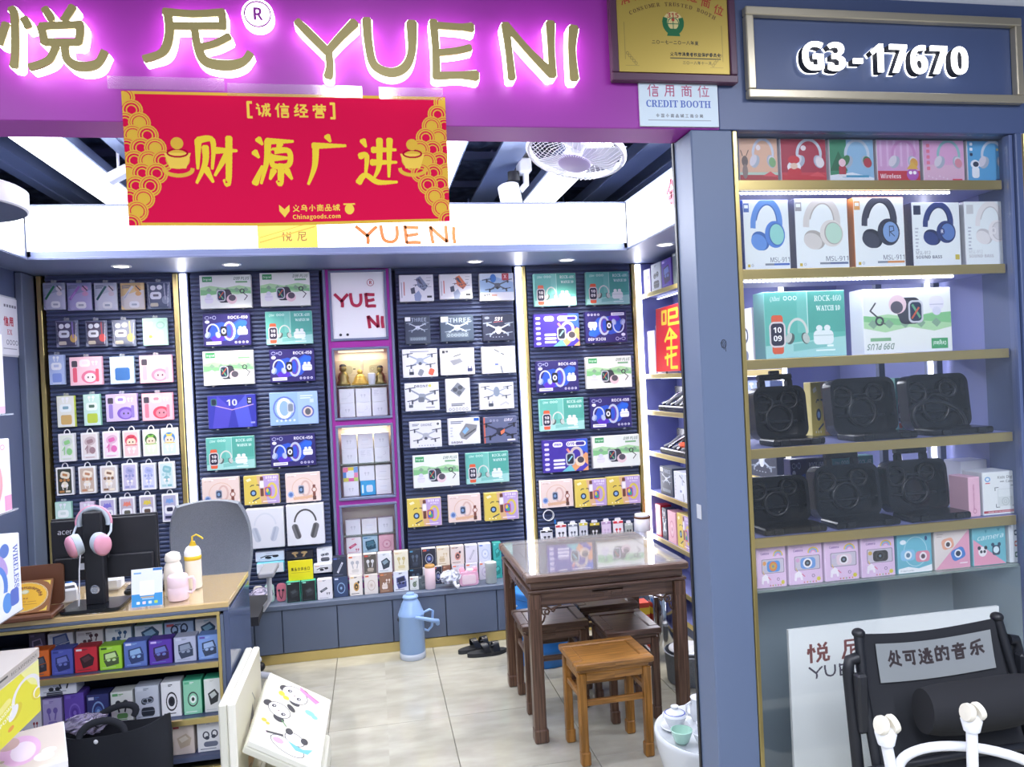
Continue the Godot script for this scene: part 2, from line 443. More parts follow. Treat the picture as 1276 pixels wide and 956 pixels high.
# group, name, category, then rows: print, label, x, y, z, width, height, depth, turn, tilt, kind
const BOXES := [
["earphone packs behind the monitor", "earphone_pouch", "pouch", [
["strap_green","silver card pouch with green strap, top row behind the monitor",-1.8936,2.2588,-5.149,0.1235,0.1644,0.03,0,0,"pouch"],
["strap_violet","silver card pouch with violet strap, top row behind the monitor",-1.7506,2.2498,-5.149,0.1384,0.1699,0.03,0,0,"pouch"],
["strap_teal","pale card pouch with dark teal strap, top row behind the monitor",-1.5991,2.2451,-5.149,0.1307,0.1711,0.03,0,0,"pouch"],
["strap_gold","gold tinted card pouch with white strap, top row behind the monitor",-1.4433,2.2455,-5.149,0.1372,0.1669,0.03,0,0,"pouch"],
["bag_dark","dark clear earphone pouch, top row behind the monitor",-1.2904,2.2459,-5.149,0.1341,0.168,0.03,0,0,"pouch"],
["bag_violet","clear earphone pouch with violet cord, second row behind the monitor",-1.8319,2.025,-5.149,0.1242,0.1638,0.03,0,0,"pouch"],
["bag_red","clear earphone pouch with red charm, second row behind the monitor",-1.6651,2.0234,-5.149,0.1215,0.16,0.03,0,0,"pouch"],
["bag_gold","clear earphone pouch with gold charm, second row behind the monitor",-1.5054,2.0175,-5.149,0.1367,0.1655,0.03,0,0,"pouch"],
]],
["earphone packs behind the monitor", "earphone_carton", "box", [
["mint_card","mint green earphone card, second row behind the monitor",-1.32,2.0155,-5.149,0.1432,0.1715,0.03,0,0,"hook"],
["blue_case","narrow blue earphone box, third row behind the monitor",-1.8967,1.7951,-5.149,0.0865,0.1838,0.03,0,0,"hook"],
["pink_kit","wide pink earphone gift box, third row behind the monitor",-1.7308,1.7846,-5.149,0.1844,0.1757,0.03,0,0,"hook"],
["sky_case","pale blue earphone box, third row behind the monitor",-1.5232,1.7835,-5.149,0.1411,0.1691,0.03,0,0,"hook"],
["rose_kit","wide rose earphone gift box, third row behind the monitor",-1.3261,1.7804,-5.149,0.1904,0.1733,0.03,0,0,"hook"],
["bus_case","white earphone box with green side, fourth row behind the monitor",-1.8566,1.5318,-5.149,0.1001,0.1925,0.03,0,0,"hook"],
["green_bus_case","mint and lime earphone box, fourth row behind the monitor",-1.7079,1.533,-5.149,0.0967,0.1939,0.03,0,0,"hook"],
["violet_kit","wide violet earphone gift box, fourth row behind the monitor",-1.5363,1.5506,-5.149,0.1829,0.1706,0.03,0,0,"hook"],
["red_kit","wide red and pink earphone gift box, fourth row behind the monitor",-1.3278,1.5437,-5.149,0.1811,0.1722,0.03,0,0,"hook"],
["hang_green","hanging carton with green print, fifth row behind the monitor",-1.8606,1.3197,-5.1465,0.0919,0.1723,0.035,0,0,"hang"],
["hang_grey","hanging carton with dusky pink print, fifth row behind the monitor",-1.7305,1.3213,-5.1465,0.0976,0.1679,0.035,0,0,"hang"],
["hang_pink","hanging carton with magenta print, fifth row behind the monitor",-1.606,1.3231,-5.1465,0.0986,0.1687,0.035,0,0,"hang"],
["doll_red","hanging carton with red doll print, fifth row behind the monitor",-1.4899,1.3205,-5.1465,0.0995,0.1694,0.035,0,0,"hang"],
["doll_green","hanging carton with green doll print, fifth row behind the monitor",-1.3749,1.323,-5.1465,0.0959,0.1654,0.035,0,0,"hang"],
["doll_blue","hanging carton with blue doll print, fifth row behind the monitor",-1.2661,1.321,-5.1465,0.0965,0.1711,0.035,0,0,"hang"],
["speak_dark","hanging carton with black print, sixth row behind the monitor",-1.8815,1.114,-5.1465,0.0964,0.1712,0.035,0,0,"hang"],
["speak_tan","hanging carton with tan print, sixth row behind the monitor",-1.754,1.1145,-5.1465,0.0976,0.167,0.035,0,0,"hang"],
["speak_cream","hanging carton with cream print, sixth row behind the monitor",-1.6299,1.1104,-5.1465,0.0985,0.1678,0.035,0,0,"hang"],
["speak_violet","hanging carton with violet print, sixth row behind the monitor",-1.5088,1.1162,-5.1465,0.0901,0.1693,0.035,0,0,"hang"],
["speak_blue","hanging carton with lavender blue print, sixth row behind the monitor",-1.3989,1.1131,-5.1465,0.0864,0.1652,0.035,0,0,"hang"],
["speak_teal","hanging carton with teal print, sixth row behind the monitor",-1.2926,1.1106,-5.1465,0.0916,0.1706,0.035,0,0,"hang"],
["mint_case","mint earphone box, seventh row behind the monitor",-1.9,0.9021,-5.149,0.0919,0.1709,0.03,0,0,"hook"],
["lilac_case","lilac earphone box, seventh row behind the monitor",-1.7637,0.8905,-5.149,0.0837,0.1725,0.03,0,0,"hook"],
["window_violet","hanging carton with violet earbuds, seventh row behind the monitor",-1.6464,0.9022,-5.1465,0.0936,0.1724,0.035,0,0,"hang"],
["window_coral","hanging carton with coral earbuds, seventh row behind the monitor",-1.5327,0.9027,-5.1465,0.0898,0.1735,0.035,0,0,"hang"],
["window_gold","hanging carton with yellow earbuds, seventh row behind the monitor",-1.4156,0.9033,-5.1465,0.0906,0.1743,0.035,0,0,"hang"],
["window_night","hanging carton with dark blue base, seventh row behind the monitor",-1.2832,0.9028,-5.1465,0.0915,0.1751,0.035,0,0,"hang"],
]],
["watch boxes behind the grey chair", "watch_box", "box", [
["green_watch","pale green watch gift box, top row behind the grey chair, by the light strip",-0.883,2.235,-5.145,0.3111,0.2117,0.044,0,0,"bracket"],
["green_watch","pale green watch gift box, top row behind the grey chair, by the purple column",-0.5179,2.2395,-5.145,0.3096,0.2149,0.044,0,0,"bracket"],
["violet_watch","dark violet watch gift box, second row behind the grey chair, by the light strip",-0.8873,1.9958,-5.145,0.2872,0.2047,0.044,0,0,"bracket"],
["teal_watch","teal watch gift box, second row behind the grey chair, by the purple column",-0.5048,1.9913,-5.145,0.2903,0.213,0.044,0,0,"bracket"],
["green_watch","pale green watch gift box, third row behind the grey chair, by the light strip",-0.8888,1.747,-5.145,0.3063,0.2167,0.044,0,0,"bracket"],
["violet_watch","dark violet watch gift box, third row behind the grey chair, by the purple column",-0.4963,1.7482,-5.145,0.2807,0.211,0.044,0,0,"bracket"],
["ten_blue","royal blue ten gift box, fourth row behind the grey chair, by the light strip",-0.8801,1.4713,-5.145,0.2925,0.2094,0.044,0,0,"bracket"],
["pale_blue_watch","pale blue watch gift box, fourth row behind the grey chair, by the purple column",-0.4993,1.47,-5.145,0.3009,0.2124,0.044,0,0,"bracket"],
["teal_watch","teal watch gift box, fifth row behind the grey chair, by the light strip",-0.9023,1.2079,-5.145,0.2924,0.2065,0.044,0,0,"bracket"],
["violet_watch","dark violet watch gift box, fifth row behind the grey chair, by the purple column",-0.5173,1.2019,-5.145,0.281,0.2055,0.044,0,0,"bracket"],
["beige_watch","beige watch box, sixth row behind the grey chair, by the light strip",-0.9725,0.9763,-5.145,0.2242,0.1828,0.044,0,0,"bracket"],
["yellow_watch","yellow and lilac watch box, sixth row behind the grey chair, in the middle",-0.723,0.9723,-5.145,0.2186,0.1852,0.044,0,0,"bracket"],
["beige_watch","beige watch box, sixth row behind the grey chair, by the purple column",-0.4663,0.9683,-5.145,0.2177,0.1873,0.044,0,0,"bracket"],
]],
["", "headset_box", "box", [
["white_headset","white box with pale headset print low beside the grey chair",-0.7096,0.6933,-5.134,0.2296,0.2537,0.066,0,0,"bracket"],
["dark_headset","white box with dark headset print low beside the purple column",-0.4607,0.6925,-5.134,0.2336,0.2613,0.066,0,0,"bracket"],
]],
["boxes on the drone panel", "drone_box", "box", [
["drone_grey","white drone box with folded grey drone, top row of the drone panel",0.3253,2.2449,-5.142,0.225,0.1757,0.05,0,0,"bracket"],
["drone_orange","white drone box with orange drone, top row of the drone panel",0.5878,2.2535,-5.142,0.219,0.1668,0.05,0,0,"bracket"],
["drone_sky","pale blue drone box with red square, top row of the drone panel",0.8657,2.2352,-5.142,0.2336,0.1844,0.05,0,0,"bracket"],
["drone_night","narrow dark slate drone box, second row of the drone panel",0.3199,1.9623,-5.142,0.1662,0.1863,0.05,0,0,"bracket"],
["drone_night_wide","wide dark slate drone box, second row of the drone panel",0.5826,1.9695,-5.142,0.2241,0.1754,0.05,0,0,"bracket"],
["drone_black","black blue drone box, second row of the drone panel",0.8634,1.9641,-5.142,0.212,0.1776,0.05,0,0,"bracket"],
["drone_white_kit","white drone box with three accessories, third row of the drone panel",0.3255,1.74,-5.142,0.2301,0.1877,0.05,0,0,"bracket"],
["drone_white_fold","white drone box with folded grey craft, third row of the drone panel",0.5746,1.7446,-5.142,0.2293,0.1788,0.05,0,0,"bracket"],
["drone_white_top","pale grey drone box with circle, third row of the drone panel",0.8557,1.7426,-5.142,0.2284,0.1808,0.05,0,0,"bracket"],
["drone_white_four","white drone box with grey quadcopter, fourth row of the drone panel",0.3281,1.5164,-5.142,0.225,0.1863,0.05,0,0,"bracket"],
["drone_white_case","upright white drone box with round print, fourth row of the drone panel",0.569,1.4962,-5.142,0.1624,0.2235,0.05,0,0,"bracket"],
["drone_white_claw","white drone box with controller print, fourth row of the drone panel",0.8303,1.5002,-5.142,0.2338,0.1785,0.05,0,0,"bracket"],
["drone_white_cross","white drone box with slim quadcopter, fifth row of the drone panel",0.3399,1.2703,-5.142,0.21,0.1746,0.05,0,0,"bracket"],
["drone_white_blue","white drone box with blue corner, fifth row of the drone panel",0.5981,1.2757,-5.142,0.2139,0.1763,0.05,0,0,"bracket"],
["drone_slate","slate drone box with orange edge, fifth row of the drone panel",0.8441,1.2717,-5.142,0.2287,0.1771,0.05,0,0,"bracket"],
]],
["boxes on the drone panel", "watch_box", "box", [
["green_watch","pale green watch gift box, sixth row of the drone panel",0.398,1.003,-5.142,0.3054,0.2151,0.044,0,0,"bracket"],
["teal_watch","teal watch gift box, sixth row of the drone panel",0.7444,1.0045,-5.142,0.2915,0.2083,0.044,0,0,"bracket"],
["yellow_watch","yellow and lilac watch box, seventh row of the drone panel, nearest the purple column",0.3073,0.7457,-5.142,0.2252,0.1856,0.044,0,0,"bracket"],
["beige_watch","beige watch box, seventh row of the drone panel",0.5762,0.7558,-5.142,0.219,0.1829,0.044,0,0,"bracket"],
["yellow_watch","yellow and lilac watch box, seventh row of the drone panel, nearest the light strip",0.8276,0.747,-5.142,0.2337,0.1891,0.044,0,0,"bracket"],
]],
["watch boxes behind the carved table", "watch_box", "box", [
["teal_watch","teal watch gift box, top row behind the carved table, by the light strip",1.2739,2.1868,-5.145,0.2956,0.2243,0.044,0,0,"bracket"],
["teal_watch","teal watch gift box, top row behind the carved table, by the corner",1.6505,2.1871,-5.145,0.3092,0.227,0.044,0,0,"bracket"],
["violet_smart","violet watch box with coloured stripes, second row behind the carved table, by the light strip",1.272,1.9072,-5.145,0.3184,0.2263,0.044,0,0,"bracket"],
["violet_watch","dark violet watch gift box, second row behind the carved table, by the corner, upside down",1.6257,1.9208,-5.145,0.2977,0.2189,0.044,0,0,"flip"],
["violet_watch","dark violet watch gift box, third row behind the carved table, by the light strip",1.2623,1.594,-5.145,0.2961,0.2184,0.044,0,0,"bracket"],
["green_watch","pale green watch gift box, third row behind the carved table, by the corner",1.631,1.6042,-5.145,0.3271,0.2202,0.044,0,0,"bracket"],
["teal_watch","teal watch gift box, fourth row behind the carved table, by the light strip",1.281,1.3295,-5.145,0.3137,0.2206,0.044,0,0,"bracket"],
["violet_watch","dark violet watch gift box, fourth row behind the carved table, by the corner",1.6319,1.325,-5.145,0.2983,0.2189,0.044,0,0,"bracket"],
["violet_smart","violet watch box with coloured stripes, fifth row behind the carved table, by the light strip",1.2929,1.0426,-5.145,0.3198,0.2229,0.044,0,0,"bracket"],
["green_watch","pale green watch gift box, fifth row behind the carved table, by the corner",1.6568,1.0518,-5.145,0.3399,0.2194,0.044,0,0,"bracket"],
["beige_watch","beige watch box, sixth row behind the carved table, by the light strip",1.2175,0.8026,-5.145,0.2293,0.1876,0.044,0,0,"bracket"],
["yellow_watch","yellow and lilac watch box, sixth row behind the carved table, in the middle",1.46,0.7893,-5.145,0.2274,0.1894,0.044,0,0,"bracket"],
["yellow_watch","yellow and lilac watch box, sixth row behind the carved table, by the corner",1.6986,0.7884,-5.145,0.2426,0.1958,0.044,0,0,"bracket"],
]],
["small cards behind the carved table", "hang_card", "card", [
["h_black_loop","white card with black loops hanging low behind the carved table",1.1349,0.5627,-5.14,0.0826,0.0855,0.016,0,0,"tab"],
["h_white_red","white card with red picture hanging low behind the carved table",1.2373,0.5709,-5.14,0.0754,0.1084,0.016,0,0,"tab"],
["h_white_grey","plain white card hanging low behind the carved table",1.3227,0.5674,-5.14,0.0632,0.1099,0.016,0,0,"tab"],
["h_yellow_bud","yellow topped card with black earbuds hanging low behind the carved table",1.3974,0.5654,-5.14,0.0616,0.1147,0.016,0,0,"tab"],
["h_yellow_black","black and yellow card hanging low behind the carved table",1.4782,0.5633,-5.14,0.0716,0.1099,0.016,0,0,"tab"],
["h_lilac","lilac card hanging low behind the carved table",1.563,0.5647,-5.14,0.0668,0.1107,0.016,0,0,"tab"],
["h_red_top","red topped card hanging low behind the carved table",1.6484,0.5604,-5.14,0.0731,0.1141,0.016,0,0,"tab"],
["h_green_grey","grey green card hanging low behind the carved table",1.7264,0.5549,-5.14,0.0579,0.0946,0.016,0,0,"tab"],
["h_sky","sky blue card hanging low behind the carved table",1.7943,0.5491,-5.14,0.0552,0.104,0.016,0,0,"tab"],
]],
["cartons on the ledge", "earphone_carton", "box", [
["l_mint_mouse","black and mint carton on the ledge under the yellow notice",-0.5414,0.3655,-4.99,0.0822,0.128,0.05,0,0,""],
["l_white_mouse","white carton with grey device beside the mint cartons",-0.3494,0.3655,-4.99,0.0908,0.128,0.05,0,0,""],
["l_mint_mouse","second black and mint carton on the ledge beside the white carton",-0.4491,0.3655,-4.99,0.086,0.128,0.05,0,0,""],
["l_navy_cable","navy carton with cable print, lower tier of the ledge",-0.2515,0.3655,-5.01,0.0878,0.128,0.05,0,0,""],
["l_gold_speaker","cream carton with gold speaker, lower tier of the ledge",-0.1566,0.3655,-5.01,0.0806,0.128,0.05,0,0,""],
["l_rose_ring","beige carton with pale ring, lower tier of the ledge",-0.0621,0.3655,-5.01,0.0859,0.128,0.05,0,0,""],
["l_brown_pods","brown carton with white earbuds, lower tier of the ledge",0.0322,0.3655,-5.01,0.0832,0.128,0.05,0,0,""],
["l_open_blue","white carton with open blue case, lower tier of the ledge",0.1276,0.3655,-5.01,0.0945,0.128,0.05,0,0,""],
["l_navy_pen","dark carton with silver device, upper tier of the ledge",-0.2536,0.4941,-5.015,0.0871,0.1274,0.05,0,0,""],
["l_cream_gear","cream carton with grey earbuds, upper tier of the ledge",-0.1579,0.4941,-5.015,0.0901,0.1274,0.05,0,0,""],
["l_photo_buds","brown photo carton with white earbuds, upper tier of the ledge",-0.0617,0.4941,-5.015,0.0828,0.1274,0.05,0,0,""],
["l_white_car","white carton with dark device, upper tier of the ledge",0.031,0.4941,-5.015,0.0898,0.1274,0.05,0,0,""],
["l_gold_buds","pale gold carton with earbuds, upper tier of the ledge",0.1356,0.4941,-5.015,0.0907,0.1274,0.05,0,0,""],
]],
["cartons at the rear of the ledge", "earphone_carton", "box", [
["l_glasses_low","low white sunglasses box with blue edge on the ledge",-0.6869,0.5393,-5.092,0.1666,0.0638,0.05,0,0,""],
["l_white_low","low white box behind the white carton on the ledge",-0.3636,0.5105,-5.092,0.1142,0.0551,0.05,0,0,""],
["l_glasses_up","upper white sunglasses box at the rear of the ledge",-0.6928,0.604,-5.1435,0.1774,0.0605,0.05,0,0,""],
["l_gold_wire","black box with gold wire print behind the yellow notice",-0.5077,0.6016,-5.1435,0.1671,0.051,0.05,0,0,""],
["l_white_clip","white clip earphone carton beside the purple column foot",-0.3519,0.5624,-5.1435,0.0968,0.0946,0.05,0,0,""],
]],
["", "notice_card", "card", [
["yellow_notice","yellow notice card with Chinese lettering on the ledge",-0.4936,0.4941,-4.992,0.1513,0.1264,0.006,0,0,""],
]],
["cartons at the rear of the ledge", "earphone_carton", "box", [
["l_white_two","white carton with black clips behind the pink tumbler",0.3053,0.3655,-5.1,0.0622,0.118,0.05,0,0,""],
["l_brown_two","brown carton behind the pink tumbler",0.4329,0.3655,-5.1,0.0533,0.118,0.05,0,0,""],
["l_grey_two","grey carton behind the knotted bag",0.5082,0.3655,-5.1,0.0818,0.118,0.05,0,0,""],
["l_white_gear","white carton behind the pink purse",0.5988,0.3655,-5.1,0.0824,0.118,0.05,0,0,""],
["l_violet_gear","pale violet carton behind the pink purse",0.6861,0.3655,-5.1,0.0748,0.118,0.05,0,0,""],
["l_night_gear","dark gear carton, upper tier under the drone panel",0.2274,0.4841,-5.105,0.0763,0.1214,0.05,0,0,""],
["l_black_ring","black carton with ring print, upper tier under the drone panel",0.3192,0.4841,-5.105,0.0915,0.1214,0.05,0,0,""],
["l_cream_pod","cream carton with beige pods, upper tier under the drone panel",0.4143,0.4841,-5.105,0.0847,0.1214,0.05,0,0,""],
["l_peach_radio","peach carton with radio print, upper tier under the drone panel",0.5084,0.4841,-5.105,0.0896,0.1214,0.05,0,0,""],
["l_lilac_fan","pale grey carton with slim device, upper tier under the drone panel",0.6032,0.4841,-5.105,0.0825,0.1214,0.05,0,0,""],
["l_blue_swirl","white and blue carton, upper tier under the drone panel",0.6933,0.4841,-5.105,0.0828,0.1214,0.05,0,0,""],
["l_teal_pack","plain teal carton, upper tier under the drone panel",0.7764,0.4841,-5.105,0.0554,0.1214,0.05,0,0,""],
]],
["cartons on the ledge", "earphone_carton", "box", [
["l_green_small","small green pictured carton beside the open blue case carton",0.2122,0.3655,-5,0.0576,0.082,0.03,0,0,""],
["l_slate_card","small slate card box beside the pink tumbler",0.2669,0.3655,-5,0.0576,0.082,0.03,0,0,""],
]],
["cartons at the rear of the ledge", "earphone_carton", "box", [
["l_night_gear","dark carton under the gear carton at the rear of the ledge",0.2264,0.3655,-5.1,0.0865,0.118,0.05,0,0,""],
["l_black_ring","black carton between white and brown cartons at the rear of the ledge",0.3731,0.3655,-5.1,0.0565,0.118,0.05,0,0,""],
["l_teal_pack","teal carton under another teal carton beside the table",0.7732,0.3655,-5.105,0.0626,0.118,0.05,0,0,""],
]],
["white cartons in the purple column", "white_carton", "box", [
["w_white0","lower white earphone carton of the first stack, below the figurines",-0.165,1.4955,-5.24,0.1,0.094,0.06,0,0,""],
["w_white1","upper white earphone carton of the first stack, below the figurines",-0.165,1.5901,-5.24,0.1,0.094,0.06,0,0,""],
["w_white1","lower white earphone carton of the second stack, below the figurines",-0.058,1.4955,-5.24,0.1,0.094,0.06,0,0,""],
["w_white0","upper white earphone carton of the second stack, below the figurines",-0.058,1.5901,-5.24,0.1,0.094,0.06,0,0,""],
["w_white0","lower white earphone carton of the third stack, below the figurines",0.049,1.4955,-5.24,0.1,0.094,0.06,0,0,""],
["w_white2","upper white earphone carton of the third stack, below the figurines",0.049,1.5901,-5.24,0.1,0.094,0.06,0,0,""],
["w_white0","lower white earphone carton of the first stack, on the third niche shelf",-0.165,1.1865,-5.24,0.1,0.098,0.06,0,0,""],
["w_white0","upper white earphone carton of the first stack, on the third niche shelf",-0.165,1.2851,-5.24,0.1,0.098,0.06,0,0,""],
["w_white2","lower white earphone carton of the second stack, on the third niche shelf",-0.058,1.1865,-5.24,0.1,0.098,0.06,0,0,""],
["w_white3","upper white earphone carton of the second stack, on the third niche shelf",-0.058,1.2851,-5.24,0.1,0.098,0.06,0,0,""],
["w_white1","lower white earphone carton of the third stack, on the third niche shelf",0.049,1.1865,-5.24,0.1,0.098,0.06,0,0,""],
["w_white0","upper white earphone carton of the third stack, on the third niche shelf",0.049,1.2851,-5.24,0.1,0.098,0.06,0,0,""],
["w_white0","lower white earphone carton of the first stack, under the third niche shelf",-0.165,0.9675,-5.24,0.1,0.098,0.06,0,0,""],
["w_rainbow","rainbow coloured earphone carton in the third niche",-0.165,1.0661,-5.24,0.1,0.098,0.06,0,0,""],
["w_cyan","cyan earphone carton in the third niche",-0.054,0.9675,-5.24,0.1,0.098,0.06,0,0,""],
["w_white0","upper white earphone carton of the second stack, under the third niche shelf",-0.058,1.0661,-5.24,0.1,0.098,0.06,0,0,""],
["w_white3","lower white earphone carton of the third stack, under the third niche shelf",0.049,0.9675,-5.24,0.1,0.098,0.06,0,0,""],
["w_white3","upper white earphone carton of the third stack, under the third niche shelf",0.049,1.0661,-5.24,0.1,0.098,0.06,0,0,""],
["w_white0","white earphone carton, first on the lowest niche shelf",-0.165,0.7115,-5.235,0.098,0.1,0.055,0,0,""],
["w_white3","white earphone carton, second on the lowest niche shelf",-0.058,0.7115,-5.235,0.098,0.1,0.055,0,0,""],
["w_white0","white earphone carton, third on the lowest niche shelf",0.049,0.7115,-5.235,0.098,0.1,0.055,0,0,""],
]],
["cartons in the lowest niche", "earphone_carton", "box", [
["l_rose_long","white carton with rose stick in the lowest niche",-0.165,0.5865,-5.23,0.1,0.108,0.055,0,0,""],
["l_teal_case","teal carton with open case in the lowest niche",-0.058,0.5865,-5.23,0.1,0.108,0.055,0,0,""],
["l_pink_rings","pink carton with ring print in the lowest niche",0.049,0.5865,-5.23,0.1,0.108,0.055,0,0,""],
]],
["cartons on the counter shelves", "earphone_carton", "box", [
["c_plum","plum carton at the dark end of the counter shelf",-1.4617,0.606,-3.63,0.0627,0.0983,0.06,0,0,""],
["c_blue_pod","white carton with blue earbud case on the counter shelf",-1.3691,0.606,-3.63,0.1001,0.0905,0.06,0,0,""],
["c_brown_pod","white carton with brown earbud case on the counter shelf",-1.2534,0.606,-3.63,0.1073,0.0901,0.06,0,0,""],
["c_navy_pod","white carton with navy earbud case on the counter shelf",-1.1367,0.606,-3.63,0.1061,0.0903,0.06,0,0,""],
["c_steel_slab","white carton with steel blue device on the counter shelf",-1.0131,0.606,-3.63,0.1156,0.0893,0.06,0,0,""],
["c_hook_blue","light blue carton with black ear hooks on the counter shelf",-0.8876,0.606,-3.63,0.1212,0.0902,0.06,0,0,""],
["c_steel_slab_two","white carton with device at the aisle end of counter shelf",-0.7706,0.606,-3.63,0.0973,0.0929,0.06,0,0,""],
["c_orange","orange earphone carton on the counter shelf",-1.4126,0.552,-3.525,0.0763,0.1104,0.07,0,0,""],
["c_violet_stripe","violet striped earphone carton on the counter shelf",-1.3252,0.552,-3.525,0.082,0.106,0.07,0,0,""],
["c_red","bright red earphone carton on the counter shelf",-1.2334,0.552,-3.525,0.0887,0.1058,0.07,0,0,""],
["c_lime","lime green earphone carton on the counter shelf",-1.1371,0.552,-3.525,0.0884,0.1009,0.07,0,0,""],
["c_dusk","dusky blue earphone carton on the counter shelf",-1.0392,0.552,-3.525,0.0911,0.1086,0.07,0,0,""],
["c_purple","deep purple earphone carton on the counter shelf",-0.9392,0.552,-3.525,0.0923,0.1058,0.07,0,0,""],
["c_grey_case","grey lavender earphone carton on the counter shelf",-0.8402,0.552,-3.525,0.0888,0.1075,0.07,0,0,""],
["c_sky","sky blue earphone carton on the counter shelf",-0.7442,0.552,-3.525,0.0869,0.1055,0.07,0,0,""],
["c_rose_long","white carton with dark red stick on the middle counter shelf",-1.4593,0.3185,-3.535,0.0801,0.1519,0.07,0,0,""],
["c_lilac","lilac earphone carton on the middle counter shelf",-1.3767,0.3185,-3.535,0.0736,0.1344,0.07,0,0,""],
["c_violet_box","deep violet earphone carton on the middle counter shelf",-1.2913,0.3185,-3.535,0.0781,0.1476,0.07,0,0,""],
["c_indigo_ring","indigo carton with pale ring on the middle counter shelf",-1.2002,0.3185,-3.535,0.0862,0.1321,0.07,0,0,""],
["c_green_text","white and green carton on the middle counter shelf",-1.1058,0.3185,-3.535,0.0875,0.1327,0.07,0,0,""],
["c_clip_grey","grey clip earphone carton on the middle counter shelf",-1.0055,0.3185,-3.535,0.0945,0.1445,0.07,0,0,""],
["c_round_black","white carton with black round device on the middle counter shelf",-0.9085,0.3185,-3.535,0.08,0.1502,0.07,0,0,""],
["c_mint_check","mint checked earphone carton on the middle counter shelf",-0.8217,0.3185,-3.535,0.0755,0.1484,0.07,0,0,""],
["c_white_stick","white carton with green edge on the middle counter shelf",-0.7398,0.3185,-3.535,0.0702,0.1473,0.07,0,0,""],
["c_white_flat","flat white carton lying across the lilac carton",-1.3441,0.471,-3.53,0.1421,0.05,0.09,0,0,""],
["c_red_tag","grey carton with red tag behind the tote bag",-0.9718,0.1505,-3.535,0.1082,0.1452,0.07,0,0,""],
["c_tan_band","tan carton with watch band, bottom counter shelf",-0.8689,0.1505,-3.535,0.0917,0.129,0.07,0,0,""],
["c_hook_white","white ear hook carton, bottom counter shelf",-0.7582,0.1505,-3.535,0.1055,0.1345,0.07,0,0,""],
]],
["boxes in the display cabinet", "headset_box", "box", [
["k_deer","orange children headset box with reindeer",1.2496,2.2905,-2.322,0.1345,0.141,0.12,0,0,""],
["k_red","red children headset box with bearded figure",1.4074,2.2905,-2.322,0.1616,0.141,0.12,0,0,""],
["k_forest","blue and green winter children headset box",1.5798,2.2905,-2.322,0.1615,0.141,0.12,0,0,""],
["k_pink","pink children headset box with red band",1.7518,2.2905,-2.322,0.1604,0.141,0.12,0,0,""],
["k_rose","pale pink children headset box",1.9218,2.2905,-2.322,0.1573,0.141,0.12,0,0,""],
["k_astro","sky blue children headset box with astronaut",2.0919,2.2905,-2.322,0.1602,0.141,0.12,0,0,""],
["m_blue","white headset box with blue headset print, second cabinet shelf",1.2662,2.0095,-2.307,0.1598,0.2252,0.09,0,0,""],
["m_cream","white headset box with cream headset print, second cabinet shelf",1.4608,2.0095,-2.307,0.1901,0.2282,0.09,0,0,""],
["m_black","white headset box with black headset print, second cabinet shelf",1.6695,2.0095,-2.307,0.1864,0.2313,0.09,0,0,""],
["m_navy","white headset box with navy headset print, second cabinet shelf",1.8814,2.0095,-2.307,0.1833,0.2147,0.09,0,0,""],
["m_white","white headset box with white headset print, second cabinet shelf",2.0809,2.0095,-2.307,0.1784,0.2162,0.09,0,0,""],
]],
["boxes in the display cabinet", "watch_box", "box", [
["teal_watch_big","large teal watch gift box on the third cabinet shelf",1.3915,1.7245,-2.303,0.2873,0.2153,0.07,0,0,""],
["green_watch_big","large pale green watch gift box standing upside down, third cabinet shelf",1.7648,1.7245,-2.303,0.3307,0.2149,0.07,0,0,"flip2"],
]],
["boxes in the display cabinet", "camera_box", "box", [
["photo_printer","tall pink photo printer box on the fifth cabinet shelf",1.9834,1.1605,-2.307,0.0447,0.1347,0.09,0,0,""],
["kids_camera","white kids camera box on the fifth cabinet shelf",2.0904,1.1605,-2.307,0.1484,0.1468,0.09,0,0,""],
["white_small","plain white box behind the kids camera box",2.1369,1.1605,-2.44,0.1699,0.1702,0.08,0,0,""],
["u_cam0","pink window box with blue and orange toy camera, lowest cabinet shelf",1.2274,0.9945,-2.296,0.1022,0.131,0.08,0,0,""],
["u_cam1","pink window box with blue and white toy camera, lowest cabinet shelf",1.347,0.9945,-2.296,0.1181,0.131,0.08,0,0,""],
["u_cam2","pink window box with white toy camera, lowest cabinet shelf",1.4757,0.9945,-2.296,0.122,0.131,0.08,0,0,""],
["u_cam3","pink window box with black toy camera, lowest cabinet shelf",1.6077,0.9945,-2.296,0.1227,0.131,0.08,0,0,""],
["u_teal_pair","teal box with two toy cameras, lowest cabinet shelf",1.7433,0.9945,-2.296,0.1286,0.131,0.08,0,0,""],
["u_split_pair","cream and pink box with two toy cameras, lowest cabinet shelf",1.8851,0.9945,-2.296,0.1349,0.131,0.08,0,0,""],
["u_camera_word","teal and pink toy camera box, lowest cabinet shelf",2.028,0.9945,-2.296,0.1285,0.131,0.08,0,0,""],
["u_white_strip","narrow white toy camera box, lowest cabinet shelf",2.1269,0.9945,-2.296,0.0418,0.131,0.08,0,0,""],
]],
["boxes in the display cabinet", "watch_box", "box", [
["yellow_watch","yellow and lilac watch box between the black cases",1.5965,1.4425,-2.525,0.1066,0.1941,0.045,0,0,""],
["teal_watch","teal watch box behind the tall black case",1.9329,1.4425,-2.525,0.1,0.1942,0.045,0,0,""],
["violet_watch","violet watch box behind the low wide black case",1.5205,1.1605,-2.525,0.1376,0.205,0.045,0,0,""],
["teal_watch","teal watch box behind the handled black case",1.6967,1.1605,-2.525,0.1695,0.2013,0.045,0,0,""],
]],
["boxes on the lit wall shelves", "shelf_carton", "box", [
["c_lilac","lavender headset carton on the top wall shelf in the corner",1.955,2.2456,-5.055,0.1261,0.17,0.08,-1.5708,0,""],
